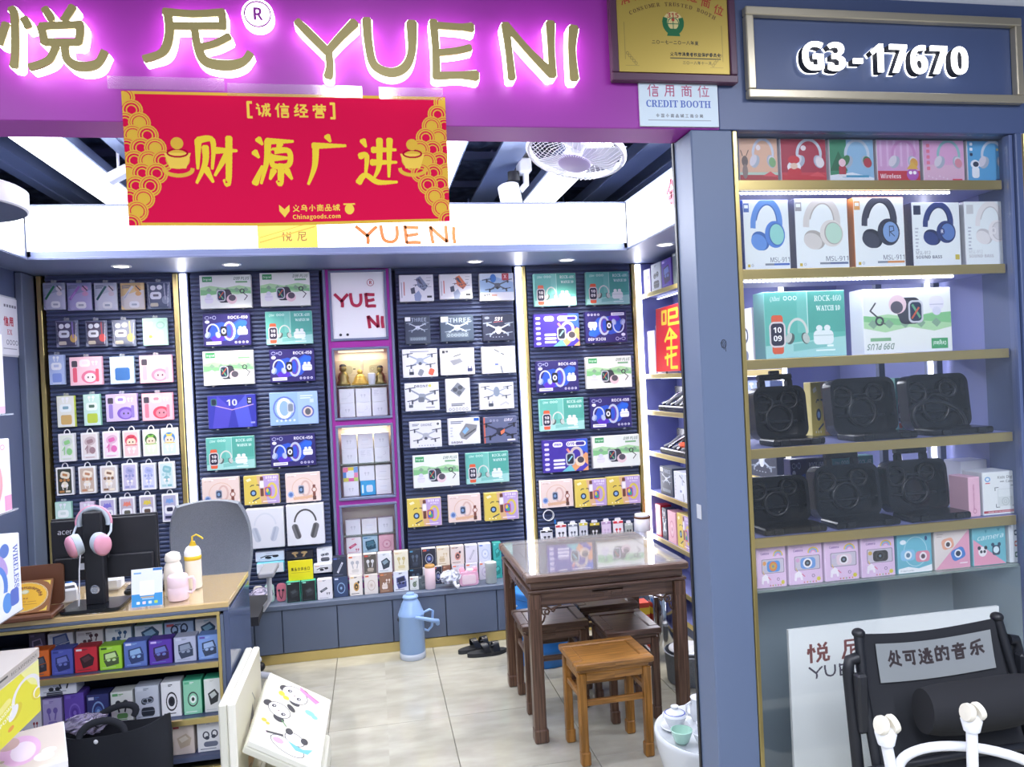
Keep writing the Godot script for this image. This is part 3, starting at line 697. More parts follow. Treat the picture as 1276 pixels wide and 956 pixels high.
["c_clip_grey","pale carton with blue print on the top wall shelf",1.955,2.2456,-4.89,0.1746,0.185,0.08,-1.5708,0,""],
["c_purple","purple carton on the top wall shelf beside the pillar",1.955,2.2456,-4.705,0.1649,0.185,0.08,-1.5708,0,""],
["l_slate_card","slate carton on the top wall shelf hidden near the pillar",1.955,2.2456,-4.52,0.1552,0.2,0.08,-1.5708,0,""],
["lilac_case","tall lilac pouch box above the red paper bag",1.955,1.6856,-5.03,0.1358,0.3,0.08,-1.5708,0,""],
["l_white_gear","tall white pouch box behind the red paper bag",1.955,1.6856,-4.86,0.1552,0.33,0.08,-1.5708,0,""],
["violet_kit","violet pouch box behind the red paper bag",1.955,1.6856,-4.67,0.1746,0.34,0.08,-1.5708,0,""],
["drone_night","grey tool carton on the wall shelves under the black kit",1.965,0.8686,-4.87,0.2134,0.19,0.1,-1.5708,0,""],
["drone_white_top","white tool carton on the wall shelves beside the grey one",1.965,0.8686,-4.61,0.2522,0.18,0.1,-1.5708,0,""],
["c_red","red topped carton low on the wall shelves",1.955,0.5606,-5.05,0.097,0.22,0.08,-1.5708,0,""],
["drone_black","black carton low on the wall shelves beside the red one",1.955,0.5606,-4.94,0.0776,0.21,0.08,-1.5708,0,""],
["l_pink_rings","pink carton low on the wall shelves",1.955,0.5606,-4.81,0.1358,0.21,0.08,-1.5708,0,""],
["yellow_watch","yellow watch box low on the wall shelves",1.955,0.5606,-4.61,0.2134,0.22,0.08,-1.5708,0,""],
["m_black","first headset box on the top wall shelf behind the cabinet",1.955,2.2456,-4.05,0.194,0.18,0.08,-1.5708,0,""],
["m_cream","second headset box on the top wall shelf behind the cabinet",1.955,2.2456,-3.825,0.2037,0.18,0.08,-1.5708,0,""],
["l_white_gear","white carton on the wall shelves behind the large teal box",1.955,1.6856,-4.025,0.2425,0.3,0.08,-1.5708,0,""],
["c_hook_white","white hook carton on the wall shelves behind the cabinet",1.955,1.6856,-3.73,0.2522,0.32,0.08,-1.5708,0,""],
["m_white","pale headset box on the wall shelves behind the cabinet",1.955,1.6856,-3.48,0.194,0.34,0.08,-1.5708,0,""],
["c_lilac","lilac carton on the fourth wall shelf behind the cabinet",1.955,1.4336,-3.95,0.291,0.19,0.08,-1.5708,0,""],
["blue_case","blue carton on the fourth wall shelf behind the cabinet",1.955,1.4336,-3.6,0.291,0.2,0.08,-1.5708,0,""],
["drone_white_kit","white drone box on the wall shelves behind the cabinet",1.955,1.1466,-3.95,0.291,0.2,0.08,-1.5708,0,""],
["drone_black","dark drone box on the wall shelves behind the cabinet",1.955,1.1466,-3.57,0.291,0.2,0.08,-1.5708,0,""],
["violet_smart","violet watch box on the wall shelves behind the cabinet",1.955,0.8686,-3.85,0.291,0.2,0.08,-1.5708,0,""],
]],
["", "paper_bag", "bag", [
["red_bag","red paper bag with yellow letters hung on the wall shelves",1.885,1.7,-4.66,0.4,0.42,0.02,-1.5708,-0.04,""],
]],
]
const CAMR := Vector3(0.98243, -0.04711, 0.18060)
const CAMU := Vector3(0.04743, 0.99887, 0.00250)
const CAMB := Vector3(-0.18052, 0.00611, 0.98355)
const BASELAB := ["slate base cabinet door farthest behind the desk", "slate base cabinet door behind the office chair", "narrow slate base cabinet door beside the office chair", "slate base cabinet door under the mint cartons", "slate base cabinet door below the purple column", "slate base cabinet door behind the thermos flask", "slate base cabinet door above the slippers", "slate base cabinet door behind the carved table leg", "slate base cabinet door behind the blue drum", "slate base cabinet door behind the carved table", "narrow slate base cabinet door in the corner"]
const SIGN := [["first Chinese character of the glowing gold shop name", [[[-0.8711, 2.6651, 0.0179], [-0.8778, 2.6424, 0.0191], [-0.8883, 2.6135, 0.0128]], [[-0.8563, 2.7044, 0.023], [-0.85, 2.6802, 0.0204], [-0.8533, 2.5902, 0.0204], [-0.8576, 2.5573, 0.0242]], [[-0.8295, 2.681, 0.0153], [-0.8226, 2.6669, 0.0217], [-0.8194, 2.6568, 0.0128]], [[-0.7794, 2.7076, 0.0179], [-0.7706, 2.6936, 0.023], [-0.7637, 2.6794, 0.0204]], [[-0.7127, 2.7145, 0.023], [-0.723, 2.6975, 0.0204], [-0.7353, 2.6784, 0.0153]], [[-0.791, 2.6619, 0.0153], [-0.7863, 2.6416, 0.0204], [-0.7835, 2.619, 0.0217]], [[-0.791, 2.6619, 0.0191], [-0.7416, 2.6658, 0.0191], [-0.6938, 2.6697, 0.023]], [[-0.6976, 2.6695, 0.023], [-0.6988, 2.6446, 0.0217], [-0.7037, 2.6217, 0.0217]], [[-0.7834, 2.6211, 0.0191], [-0.7437, 2.6224, 0.0179], [-0.7017, 2.6238, 0.0204]], [[-0.7574, 2.6116, 0.0217], [-0.7721, 2.5803, 0.0204], [-0.7955, 2.5652, 0.0179], [-0.8222, 2.5563, 0.0128]], [[-0.7365, 2.6123, 0.0204], [-0.7324, 2.5794, 0.023], [-0.7046, 2.5615, 0.0281], [-0.662, 2.569, 0.0255], [-0.6411, 2.6029, 0.0077]]]], ["second Chinese character of the glowing gold shop name", [[[-0.4909, 2.711, 0.0191], [-0.4191, 2.7075, 0.0217], [-0.3418, 2.7149, 0.023]], [[-0.3459, 2.7147, 0.023], [-0.3448, 2.6934, 0.0217], [-0.3458, 2.6719, 0.0204]], [[-0.4788, 2.6735, 0.0191], [-0.4125, 2.6759, 0.0179], [-0.3435, 2.6784, 0.0191]], [[-0.4829, 2.7134, 0.023], [-0.4796, 2.6565, 0.0255], [-0.4979, 2.6052, 0.0242], [-0.5463, 2.5848, 0.0128]], [[-0.3305, 2.6511, 0.023], [-0.3681, 2.6306, 0.0204], [-0.4112, 2.6185, 0.0128]], [[-0.4169, 2.6694, 0.014], [-0.411, 2.6228, 0.0242], [-0.3927, 2.5829, 0.0281], [-0.3382, 2.5737, 0.0306], [-0.2966, 2.5856, 0.0242], [-0.277, 2.6099, 0.0064]]]], ["glowing gold letter Y on the purple fascia", [[[-0.1517, 2.6986, 0.0204], [-0.1276, 2.6733, 0.0255], [-0.0748, 2.6183, 0.0255]], [[0.0022, 2.7, 0.0306], [-0.0386, 2.6589, 0.0255], [-0.0748, 2.6183, 0.023]], [[-0.0723, 2.6271, 0.023], [-0.0703, 2.579, 0.023], [-0.0759, 2.5503, 0.0281]]]], ["glowing gold letter U on the purple fascia", [[[0.0353, 2.7101, 0.0281], [0.0367, 2.6482, 0.0255], [0.049, 2.5867, 0.0255], [0.0919, 2.5656, 0.0281], [0.1323, 2.5801, 0.0281], [0.1545, 2.6253, 0.0255], [0.1583, 2.7059, 0.0332]]]], ["glowing gold letter E on the purple fascia", [[[0.219, 2.7127, 0.0255], [0.2221, 2.6364, 0.023], [0.2205, 2.5555, 0.0255]], [[0.2207, 2.7015, 0.0204], [0.2816, 2.6992, 0.0179], [0.3272, 2.6987, 0.0306]], [[0.2328, 2.6255, 0.0128], [0.2784, 2.6314, 0.0179], [0.3199, 2.6418, 0.0204]], [[0.223, 2.56, 0.0255], [0.2842, 2.5638, 0.023], [0.3344, 2.5628, 0.0332]]]], ["glowing gold letter N on the purple fascia", [[[0.4246, 2.7114, 0.0281], [0.4305, 2.6384, 0.023], [0.4359, 2.5585, 0.0255]], [[0.4291, 2.7069, 0.0204], [0.4867, 2.6402, 0.023], [0.5544, 2.573, 0.0306]], [[0.5567, 2.7209, 0.0306], [0.5556, 2.647, 0.023], [0.5565, 2.5684, 0.0255]]]], ["glowing gold letter I on the purple fascia", [[[0.6255, 2.7095, 0.0332], [0.6175, 2.6443, 0.0255], [0.6207, 2.5608, 0.0306]]]]]
const MARK := Vector3(-0.2556, 2.7202, -2.199)

# ---------- printed pictures: flat print on boxes, banners and signs, drawn into a few sheets ----------
var sheets := []      # [Image, StandardMaterial3D]
var cells := {}       # art id -> [sheet number, uv Rect2, side uv]
var im: Image
var pen := Vector2.ZERO
var row_h := 0
var ox := 0.0
var oy := 0.0
var sc := 1.0
var cw := 0
var ch := 0
var HH := 100.0
var fonts := {}
var words_cache := {}

func new_sheet() -> void:
	im = Image.create(2048, 2048, false, Image.FORMAT_RGB8)
	im.fill(hx("808080"))
	var m := StandardMaterial3D.new()
	m.resource_name = "printed_card"
	m.roughness = 0.42
	sheets.append([im, m])
	pen = Vector2.ZERO
	row_h = 0

func finish_sheets() -> void:
	for s in sheets:
		s[1].albedo_texture = ImageTexture.create_from_image(s[0])

# opens a cell w x h texels; x runs 0..100, y 0..HH; side = colour of the box's other faces
func cell(id: String, w: int, h: int, bg: String, side := "") -> void:
	if sheets.is_empty(): new_sheet()
	if pen.x + w + 12 > 2046:
		pen = Vector2(0, pen.y + row_h + 4)
		row_h = 0
	if pen.y + h + 4 > 2046:
		new_sheet()
	ox = pen.x + 2; oy = pen.y + 2
	cw = w; ch = h
	sc = w / 100.0
	HH = 100.0 * h / w
	row_h = maxi(row_h, h)
	im.fill_rect(Rect2i(int(ox) - 2, int(oy) - 2, w + 4, h + 4), hx(bg))
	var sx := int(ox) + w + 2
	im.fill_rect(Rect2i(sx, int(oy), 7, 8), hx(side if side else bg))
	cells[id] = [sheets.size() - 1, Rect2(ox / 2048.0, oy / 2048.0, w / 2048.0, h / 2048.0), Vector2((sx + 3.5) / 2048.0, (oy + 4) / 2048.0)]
	pen.x += w + 14

func hline(y: int, x0: float, x1: float, c: Color) -> void:
	var a := maxi(int(ceil(x0 - 0.5)), int(ox))
	var b := mini(int(ceil(x1 - 0.5)), int(ox) + cw)
	if b > a: im.fill_rect(Rect2i(a, y, b - a, 1), c)

func R(x: float, y: float, w: float, h: float, col: String) -> void:
	P([Vector2(x, y), Vector2(x + w, y), Vector2(x + w, y + h), Vector2(x, y + h)], col)

func P(pts, col: String) -> void:
	fill(pts, hx(col))

func fill(pts, c: Color) -> void:
	var q := PackedVector2Array()
	var y0 := 1e9; var y1 := -1e9
	for p in pts:
		var a := Vector2(ox + p.x * sc, oy + p.y * sc)
		q.append(a)
		y0 = minf(y0, a.y); y1 = maxf(y1, a.y)
	var m := q.size()
	for y in range(maxi(int(y0), int(oy)), mini(int(y1) + 1, int(oy) + ch)):
		var yy := y + 0.5
		var xs := []
		for k in m:
			var a := q[k]; var b := q[(k + 1) % m]
			if (a.y <= yy) != (b.y <= yy):
				xs.append(a.x + (yy - a.y) / (b.y - a.y) * (b.x - a.x))
		xs.sort()
		for k in range(0, xs.size() - 1, 2):
			hline(y, xs[k], xs[k + 1], c)

func E(cx: float, cy: float, rx: float, ry: float, col: String, rot := 0.0) -> void:
	var o := []
	for i in 28:
		o.append(Vector2(cx, cy) + Vector2(cos(TAU * i / 28) * rx, sin(TAU * i / 28) * ry).rotated(rot))
	fill(o, hx(col))

func arc(cx: float, cy: float, rx: float, ry: float, a0: float, a1: float, w: float, col: String, rot := 0.0) -> void:
	var o := []
	for i in 21:
		var a := lerpf(a0, a1, i / 20.0)
		o.append(Vector2(cx, cy) + Vector2(cos(a) * rx, sin(a) * ry).rotated(rot))
	L(o, w, col)

func O(cx: float, cy: float, rx: float, ry: float, w: float, col: String, rot := 0.0) -> void:
	arc(cx, cy, rx, ry, 0, TAU, w, col, rot)

func L(pts: Array, w: float, col: String) -> void:
	var c := hx(col)
	for k in pts.size() - 1:
		var a: Vector2 = pts[k]; var b: Vector2 = pts[k + 1]
		var d := (b - a).normalized()
		var e := Vector2(-d.y, d.x) * w * 0.5
		d *= w * 0.3
		fill([a + e - d, b + e + d, b - e + d, a - e - d], c)

func RR(x: float, y: float, w: float, h: float, r: float, col: String, rot := 0.0) -> void:
	var o := []
	for p in rrect(w, h, r, 4): o.append(Vector2(x + w / 2, y + h / 2) + p.rotated(rot))
	fill(o, hx(col))

func font(kind: String) -> Font:
	if not fonts.has(kind):
		var f := SystemFont.new()
		f.font_names = PackedStringArray(["Droid Serif" if kind.begins_with("serif") else "Droid Sans"])
		f.font_weight = 700 if kind.ends_with("bold") else 400
		fonts[kind] = f
	return fonts[kind]

# triangles of a line of text, cap height 1, starting at x = 0, baseline y = 0 (y down)
func text_tris(s: String, kind: String) -> Array:
	var key := s + "|" + kind
	if not words_cache.has(key):
		var t := TextMesh.new()
		t.font = font(kind)
		t.text = s
		t.font_size = 48
		t.depth = 0.0
		t.curve_step = 3.0
		t.horizontal_alignment = HORIZONTAL_ALIGNMENT_LEFT
		var h := TextMesh.new()
		h.font = font(kind); h.text = "H"; h.font_size = 48; h.depth = 0.0
		var hb := h.get_aabb()
		var tri := PackedVector2Array()
		var a := t.get_mesh_arrays()
		var vs: PackedVector3Array = a[Mesh.ARRAY_VERTEX]
		var ids = a[Mesh.ARRAY_INDEX]
		var lo := 1e9; var hi := -1e9
		var src := []
		if ids != null and ids.size() > 0:
			for i in ids: src.append(vs[i])
		else:
			for p in vs: src.append(p)
		for p: Vector3 in src:
			lo = minf(lo, p.x); hi = maxf(hi, p.x)
		for p: Vector3 in src:
			tri.append(Vector2(p.x - lo, -(p.y - hb.position.y)) / hb.size.y)
		words_cache[key] = [tri, (hi - lo) / hb.size.y]
	return words_cache[key]

# text with cap height h, top-left at x, y; w > 0 squeezes it to that width; rot in radians
func T(s: String, x: float, y: float, h: float, col: String, kind := "bold", w := 0.0, rot := 0.0, slant := 0.0) -> void:
	var t := text_tris(s, kind)
	var tri: PackedVector2Array = t[0]
	var kx: float = h if w <= 0.0 else w / t[1]
	var c := hx(col)
	var o := Vector2(x, y)
	for k in range(0, tri.size() - 2, 3):
		var q := []
		for j in 3:
			var p := tri[k + j]
			q.append(o + Vector2(p.x * kx - p.y * slant * h, h + p.y * h).rotated(rot))
		fill(q, c)

var strokes := {}
func hanzi(c: String) -> Array:
	if not strokes.has(c):
		var o := []
		for s: String in str(HANZI.get(c, "10,10 90,10 90,90 10,90 10,10")).split(";"):
			var l := []
			for p: String in s.split(" "):
				var q := p.split(",")
				l.append(Vector2(float(q[0]), float(q[1])) * 0.01)
			o.append(l)
		strokes[c] = o
	return strokes[c]

# Chinese writing, each character s x s, w = stroke width as a share of s
func Z(txt: String, x: float, y: float, s: float, col: String, w := 0.1, gap := 0.08, rot := 0.0, sy := 0.0) -> void:
	var k := 0
	for c in txt:
		for l in hanzi(c):
			var q := []
			for p: Vector2 in l: q.append(Vector2(x, y) + Vector2(p.x * s + k * s * (1 + gap), p.y * (sy if sy > 0 else s)).rotated(rot))
			L(q, w * s, col)
		k += 1

# ---------- small pictures used on many boxes ----------
func headset(cx: float, cy: float, s: float, band: String, cup: String, pad: String) -> void:
	arc(cx, cy, s * 0.42, s * 0.52, PI * 1.0, PI * 2.0, s * 0.1, band)
	L([Vector2(cx - s * 0.42, cy), Vector2(cx - s * 0.4, cy + s * 0.2)], s * 0.09, band)
	L([Vector2(cx + s * 0.42, cy), Vector2(cx + s * 0.4, cy + s * 0.2)], s * 0.09, band)
	E(cx - s * 0.34, cy + s * 0.26, s * 0.17, s * 0.24, pad, 0.5)
	E(cx - s * 0.42, cy + s * 0.22, s * 0.13, s * 0.22, cup, 0.5)
	E(cx + s * 0.34, cy + s * 0.26, s * 0.17, s * 0.24, pad, -0.4)
	E(cx + s * 0.38, cy + s * 0.26, s * 0.15, s * 0.21, cup, -0.4)

func big_headset(cx: float, cy: float, s: float, band: String, cup: String, dark: String, disc: String) -> void:
	# three-quarter view: one cup facing out, one behind
	arc(cx - s * 0.02, cy - s * 0.02, s * 0.36, s * 0.52, PI * 0.95, PI * 2.03, s * 0.14, band, 0.12)
	arc(cx - s * 0.02, cy - s * 0.02, s * 0.28, s * 0.44, PI * 1.05, PI * 1.95, s * 0.03, dark, 0.12)
	E(cx - s * 0.2, cy + s * 0.34, s * 0.25, s * 0.2, dark, 0.5)
	E(cx - s * 0.24, cy + s * 0.37, s * 0.22, s * 0.17, band, 0.5)
	E(cx + s * 0.2, cy + s * 0.2, s * 0.27, s * 0.3, cup, -0.15)
	E(cx + s * 0.24, cy + s * 0.2, s * 0.21, s * 0.25, dark, -0.15)
	E(cx + s * 0.25, cy + s * 0.2, s * 0.19, s * 0.23, disc, -0.15)

func watch(cx: float, cy: float, s: float, strap: String, body: String, face: String) -> void:
	RR(cx - s * 0.17, cy - s * 0.55, s * 0.34, s * 1.1, s * 0.08, strap)
	RR(cx - s * 0.25, cy - s * 0.33, s * 0.5, s * 0.66, s * 0.13, body)
	RR(cx - s * 0.2, cy - s * 0.28, s * 0.4, s * 0.56, s * 0.1, face)

func loop_watch(cx: float, cy: float, s: float, strap: String, body: String, face: String) -> void:
	O(cx + s * 0.14, cy, s * 0.28, s * 0.5, s * 0.16, strap)
	RR(cx - s * 0.3, cy - s * 0.3, s * 0.38, s * 0.58, s * 0.1, body)
	RR(cx - s * 0.26, cy - s * 0.25, s * 0.3, s * 0.48, s * 0.08, face)

func buds_case(cx: float, cy: float, s: float, col: String, line: String) -> void:
	RR(cx - s * 0.5, cy - s * 0.2, s, s * 0.62, s * 0.2, col)
	L([Vector2(cx - s * 0.5, cy + 0.02 * s), Vector2(cx + s * 0.5, cy + 0.02 * s)], s * 0.04, line)
	E(cx - s * 0.2, cy - s * 0.3, s * 0.16, s * 0.13, col)
	E(cx + s * 0.2, cy - s * 0.3, s * 0.16, s * 0.13, col)

func open_case(cx: float, cy: float, s: float, col: String, inner: String, rot := 0.0) -> void:
	var o := Vector2(cx, cy)
	var q := func(x: float, y: float) -> Vector2: return o + Vector2(x * s, y * s).rotated(rot)
	fill([q.call(-0.5, -0.05), q.call(-0.42, -0.5), q.call(0.42, -0.5), q.call(0.5, -0.05)], hx(col))
	fill([q.call(-0.38, -0.08), q.call(-0.33, -0.42), q.call(0.33, -0.42), q.call(0.38, -0.08)], hx(inner))
	fill([q.call(-0.52, -0.02), q.call(0.52, -0.02), q.call(0.42, 0.45), q.call(-0.42, 0.45)], hx(col))
	E(cx - s * 0.18, cy + s * 0.06, s * 0.13, s * 0.09, inner, rot)
	E(cx + s * 0.18, cy + s * 0.06, s * 0.13, s * 0.09, inner, rot)

func two_buds(cx: float, cy: float, s: float, col: String) -> void:
	for k: float in [-1.0, 1.0]:
		E(cx + k * s * 0.28, cy - s * 0.15, s * 0.2, s * 0.17, col)
		L([Vector2(cx + k * s * 0.34, cy - s * 0.1), Vector2(cx + k * s * 0.22, cy + s * 0.35)], s * 0.12, col)

func drone(cx: float, cy: float, s: float, col: String, dark: String, tilt := 0.0) -> void:
	for k in [[-1, -0.45], [1, -0.4], [-0.75, 0.45], [0.85, 0.4]]:
		var e := Vector2(k[0] * s * 0.5, k[1] * s * 0.5).rotated(tilt)
		L([Vector2(cx, cy), Vector2(cx, cy) + e], s * 0.06, col)
		L([Vector2(cx, cy) + e + Vector2(0, s * 0.07), Vector2(cx, cy) + e - Vector2(0, s * 0.05)], s * 0.07, dark)
		L([Vector2(cx, cy) + e + Vector2(-s * 0.2, -s * 0.02), Vector2(cx, cy) + e + Vector2(s * 0.2, -s * 0.07)], s * 0.035, dark)
	RR(cx - s * 0.14, cy - s * 0.1, s * 0.28, s * 0.24, s * 0.07, col, tilt)
	E(cx, cy + s * 0.12, s * 0.07, s * 0.06, dark)

func remote(cx: float, cy: float, s: float, col: String) -> void:
	RR(cx - s * 0.3, cy - s * 0.1, s * 0.6, s * 0.4, s * 0.08, col)
	L([Vector2(cx - s * 0.2, cy), Vector2(cx - s * 0.22, cy - s * 0.4)], s * 0.07, col)
	L([Vector2(cx + s * 0.2, cy), Vector2(cx + s * 0.22, cy - s * 0.4)], s * 0.07, col)

func lines(x: float, y: float, w: float, k: int, gap: float, t: float, col: String) -> void:
	for i in k: R(x, y + i * gap, w * (1.0 - 0.17 * (i % 3)), t, col)
func row(x: float, y: float, k: int, gap: float, r: float, col: String) -> void:
	for i in k: O(x + i * gap, y, r, r, r * 0.4, col)

# ---------- the pictures ----------
func draw_gift_boxes() -> void:
	for v in 2:
		cell(["green_watch", "green_watch_big"][v], [216, 400][v], [150, 270][v], "e2e8e4", "e2e4e6")
		P([Vector2(0, 26), Vector2(20, 22), Vector2(48, 27), Vector2(76, 22), Vector2(100, 27), Vector2(100, 38), Vector2(72, 41), Vector2(46, 37), Vector2(20, 42), Vector2(0, 38)], "a8d3a2")
		P([Vector2(0, 30), Vector2(30, 33), Vector2(60, 29), Vector2(100, 34), Vector2(100, 40), Vector2(60, 36), Vector2(30, 40), Vector2(0, 42)], "7fbf85")
		for k in 5: P([Vector2(12 + 18 * k, 31), Vector2(17 + 18 * k, 26), Vector2(23 + 18 * k, 31), Vector2(18 + 18 * k, 36)], "82a58c")
		R(5, 3, 19, 11, "3f9b60"); T("Original", 7, 6.5, 4.2, "e4f2e6", "bold", 15)
		T("D99 PLUS", 66, 4, 6.5, "7b9284", "bold", 30, 0, 0.25)
		R(70, 13, 23, 3.6, "79ad80")
		RR(8, 44, 17, 15, 6, "dcdce8"); E(16.5, 43, 5, 4.5, "cfd2e2"); L([Vector2(9, 50), Vector2(24, 50)], 1, "b6b9cc")
		RR(35, 30, 25, 28, 7, "2a2d38"); E(53, 44, 9, 12, "3a3d48")
		RR(32, 31, 17, 24, 5, "c3c8d0"); RR(34, 33, 13, 20, 4, "23314a"); L([Vector2(36, 37), Vector2(44, 50)], 2.5, "5ea07a"); L([Vector2(37, 47), Vector2(45, 36)], 2, "c0583f")
		E(61, 51, 10, 10, "e0c6cd"); E(62, 48, 7, 6.5, "55525e")
		O(82, 34, 4, 4, 2, "3c4048"); L([Vector2(84, 38), Vector2(92, 45), Vector2(86, 53)], 1.6, "3d3f45"); L([Vector2(76, 31), Vector2(80, 33)], 1.4, "555555")
	cell("violet_watch", 200, 140, "2f2a6e", "2a2660")
	P([Vector2(12, 38), Vector2(20, 22), Vector2(40, 18), Vector2(58, 24), Vector2(78, 12), Vector2(92, 18), Vector2(90, 34), Vector2(70, 56), Vector2(30, 60), Vector2(14, 54)], "2d55c8")
	E(80, 24, 14, 8, "2a66d8", -0.4); E(30, 54, 14, 8, "5530b8")
	T("ROCK-450", 53, 5, 6.5, "f2f2fa", "bold", 42)
	O(9, 8, 4.5, 3, 1, "c8cdf0"); R(16, 6, 2, 3.5, "c8cdf0"); O(24, 8, 3.5, 3.5, 1, "c8cdf0"); E(9, 17, 5, 3.6, "e4e6fb")
	headset(20, 38, 30, "c9d2ee", "b4c0e4", "8899cc")
	O(55, 38, 11, 19, 5, "b9c2d8"); O(54, 38, 7, 15, 2.5, "6f3fa0")
	RR(36, 27, 14, 22, 4, "1b1c28"); E(43, 38, 5, 6, "e9e9ee"); E(43, 38, 2, 3, "262a38")
	buds_case(83, 38, 22, "e6eaf6", "a8b2d4")
	R(5, 60, 32, 6.5, "eeeefa"); lines(8, 62.5, 26, 1, 3, 1.5, "7a7fae")
	for k in 4: O(68 + 8 * k, 63, 2, 2, 1.1, "eceffc")
	for v in 2:
		cell(["teal_watch", "teal_watch_big"][v], [200, 400][v], [140, 286][v], "63b5a8", "8ccabf")
		R(40, 0, 13, 45, "74c0b4"); R(53, 0, 47, 45, "51a698"); L([Vector2(53, 0), Vector2(53, 45)], 1, "bfe3dc")
		P([Vector2(0, 58), Vector2(100, 50), Vector2(100, HH), Vector2(0, HH)], "9fd3cd"); P([Vector2(34, 57), Vector2(78, 53), Vector2(78, 61), Vector2(34, 65)], "7fc0b8")
		T("ROCK-460", 62, 5, 6, "f0faf7", "serif", 34); T("WATCH 10", 64, 16, 5.4, "f0faf7", "serif_bold", 30)
		T("Qibei", 7, 5, 4.5, "e6f6f2", "serif", 12, 0, 0.3); row(26, 7, 3, 6, 2, "e6f6f2")
		RR(8, 25, 14, 42, 3, "d9603f"); RR(5, 32, 20, 28, 6, "d4cdd0"); RR(7, 34, 16, 24, 4, "2c2b40")
		T("10", 10, 38, 6, "ffffff", "bold", 10); T("09", 10, 47, 6, "ffffff", "bold", 10)
		headset(40, 44, 27, "cfd4cd", "b9c3bd", "52605e")
		buds_case(72, 48, 25, "dfe9e8", "b2c8c6")
		R(76, 59, 8, 2, "e8f8f4"); R(62, 64, 24, 1.6, "e8f8f4")
	cell("ten_blue", 210, 150, "3437a4", "2e318e")
	P([Vector2(20, 0), Vector2(50, 30), Vector2(40, HH), Vector2(8, HH)], "4a46b8"); P([Vector2(80, 0), Vector2(55, 28), Vector2(62, HH), Vector2(92, HH)], "4c55c6")
	L([Vector2(10, 20), Vector2(50, 32), Vector2(95, 22)], 1.6, "c9a6c6")
	T("10", 39, 9, 14, "c9cdf4", "bold", 22)
	RR(6, 6, 13, 16, 4, "3f6c70"); RR(8, 8, 9, 12, 3, "1c2a38"); RR(82, 6, 10, 15, 3, "15182a"); T("10", 84, 8, 4, "ffffff", "bold", 6); T("08", 84, 14, 4, "ffffff", "bold", 6)
	R(88, 60, 9, 4, "9aa0e0")
	cell("pale_blue_watch", 210, 146, "8fb1e4", "9ab8e6")
	R(58, 0, 42, HH, "9fbdea")
	O(30, 34, 22, 24, 3, "6275c4"); O(30, 34, 13, 19, 6, "e4ebf8"); RR(36, 22, 14, 22, 4, "c2cbd8"); RR(38, 25, 10, 16, 3, "7b8798")
	E(79, 43, 13, 13, "5a6ab8"); E(79, 43, 10, 10, "d8c8c0"); E(79, 43, 6, 7, "5d6068")
	for k in 5: E(14 + 9 * k, 60, 2.4, 2.4, "d6e4fa")
	lines(64, 8, 26, 2, 5, 2, "dfeafc"); R(84, 16, 8, 8, "c6d8f4")
	cell("beige_watch", 176, 140, "e7d3ca", "efe2da")
	O(50, 44, 32, 30, 1.6, "dcb79c"); P([Vector2(20, 66), Vector2(76, 62), Vector2(80, 70), Vector2(22, 74)], "dcb391")
	O(57, 43, 12, 20, 5, "d8b7ab"); RR(36, 34, 17, 24, 5, "9aa3b6"); RR(38, 37, 13, 18, 4, "39455e"); E(44, 46, 4, 5, "7fa0c8")
	E(14, 58, 9, 9, "9fb4d8"); E(14, 58, 5.5, 5.5, "5a78b4"); RR(78, 34, 8, 34, 2, "7a4a40"); E(82, 48, 7.5, 7.5, "a06858"); E(82, 48, 5, 5, "e6d8d0"); RR(77, 66, 10, 10, 1, "5c4038")
	R(5, 4, 26, 4, "f4e8e2"); T("DT10", 7, 6, 4, "c9a79c", "bold", 18); R(72, 4, 20, 3.4, "f4e9e4")
	cell("yellow_watch", 176, 140, "dcc65a", "e0cf80")
	P([Vector2(44, 0), Vector2(100, 0), Vector2(100, HH), Vector2(58, HH)], "b9a2d2"); P([Vector2(36, 0), Vector2(52, 0), Vector2(66, HH), Vector2(48, HH)], "d9b388")
	T("DT8 66", 62, 4, 6.5, "f6f0fb", "bold", 32); T("ULTRA 2", 68, 13, 4, "f6f0fb", "bold", 24); P([Vector2(6, 10), Vector2(18, 6), Vector2(22, 12), Vector2(10, 16)], "f3eac0")
	L([Vector2(18, 30), Vector2(22, 26), Vector2(28, 26)], 2, "33303a"); L([Vector2(36, 26), Vector2(42, 26), Vector2(45, 31)], 2, "33303a")
	E(26, 48, 9, 9, "26344e"); E(26, 48, 5, 5, "8db4e0"); L([Vector2(24, 70), Vector2(42, 62)], 3, "2f3d5c")
	RR(46, 4, 9, 54, 2, "6b4038"); RR(44, 14, 13, 22, 3, "d6cfd6"); RR(46, 17, 9, 16, 2, "f0ecf0")
	O(79, 44, 12, 20, 6, "dcc95e"); RR(58, 33, 19, 26, 5, "cf5a55"); RR(60, 36, 15, 20, 4, "4069c6"); E(66, 43, 4, 6, "e0c23f"); E(70, 50, 4, 5, "3fa870")
	for k in 3: E(14 + 9 * k, HH - 6, 2, 2, "f6efc8")
	lines(52, HH - 8, 38, 1, 4, 2.4, "eee6f6")
	cell("violet_smart", 210, 150, "43329e", "3d2d90")
	P([Vector2(56, 66), Vector2(100, 26), Vector2(100, HH), Vector2(40, HH)], "e0a06c"); P([Vector2(74, 0), Vector2(100, 0), Vector2(100, 34), Vector2(84, 24)], "3b62d0"); P([Vector2(40, HH), Vector2(60, 56), Vector2(70, HH)], "6cc0cc"); P([Vector2(70, HH), Vector2(92, 52), Vector2(100, 60), Vector2(86, HH)], "4a3fb4")
	L([Vector2(54, 22), Vector2(66, 40)], 5, "e58a84")
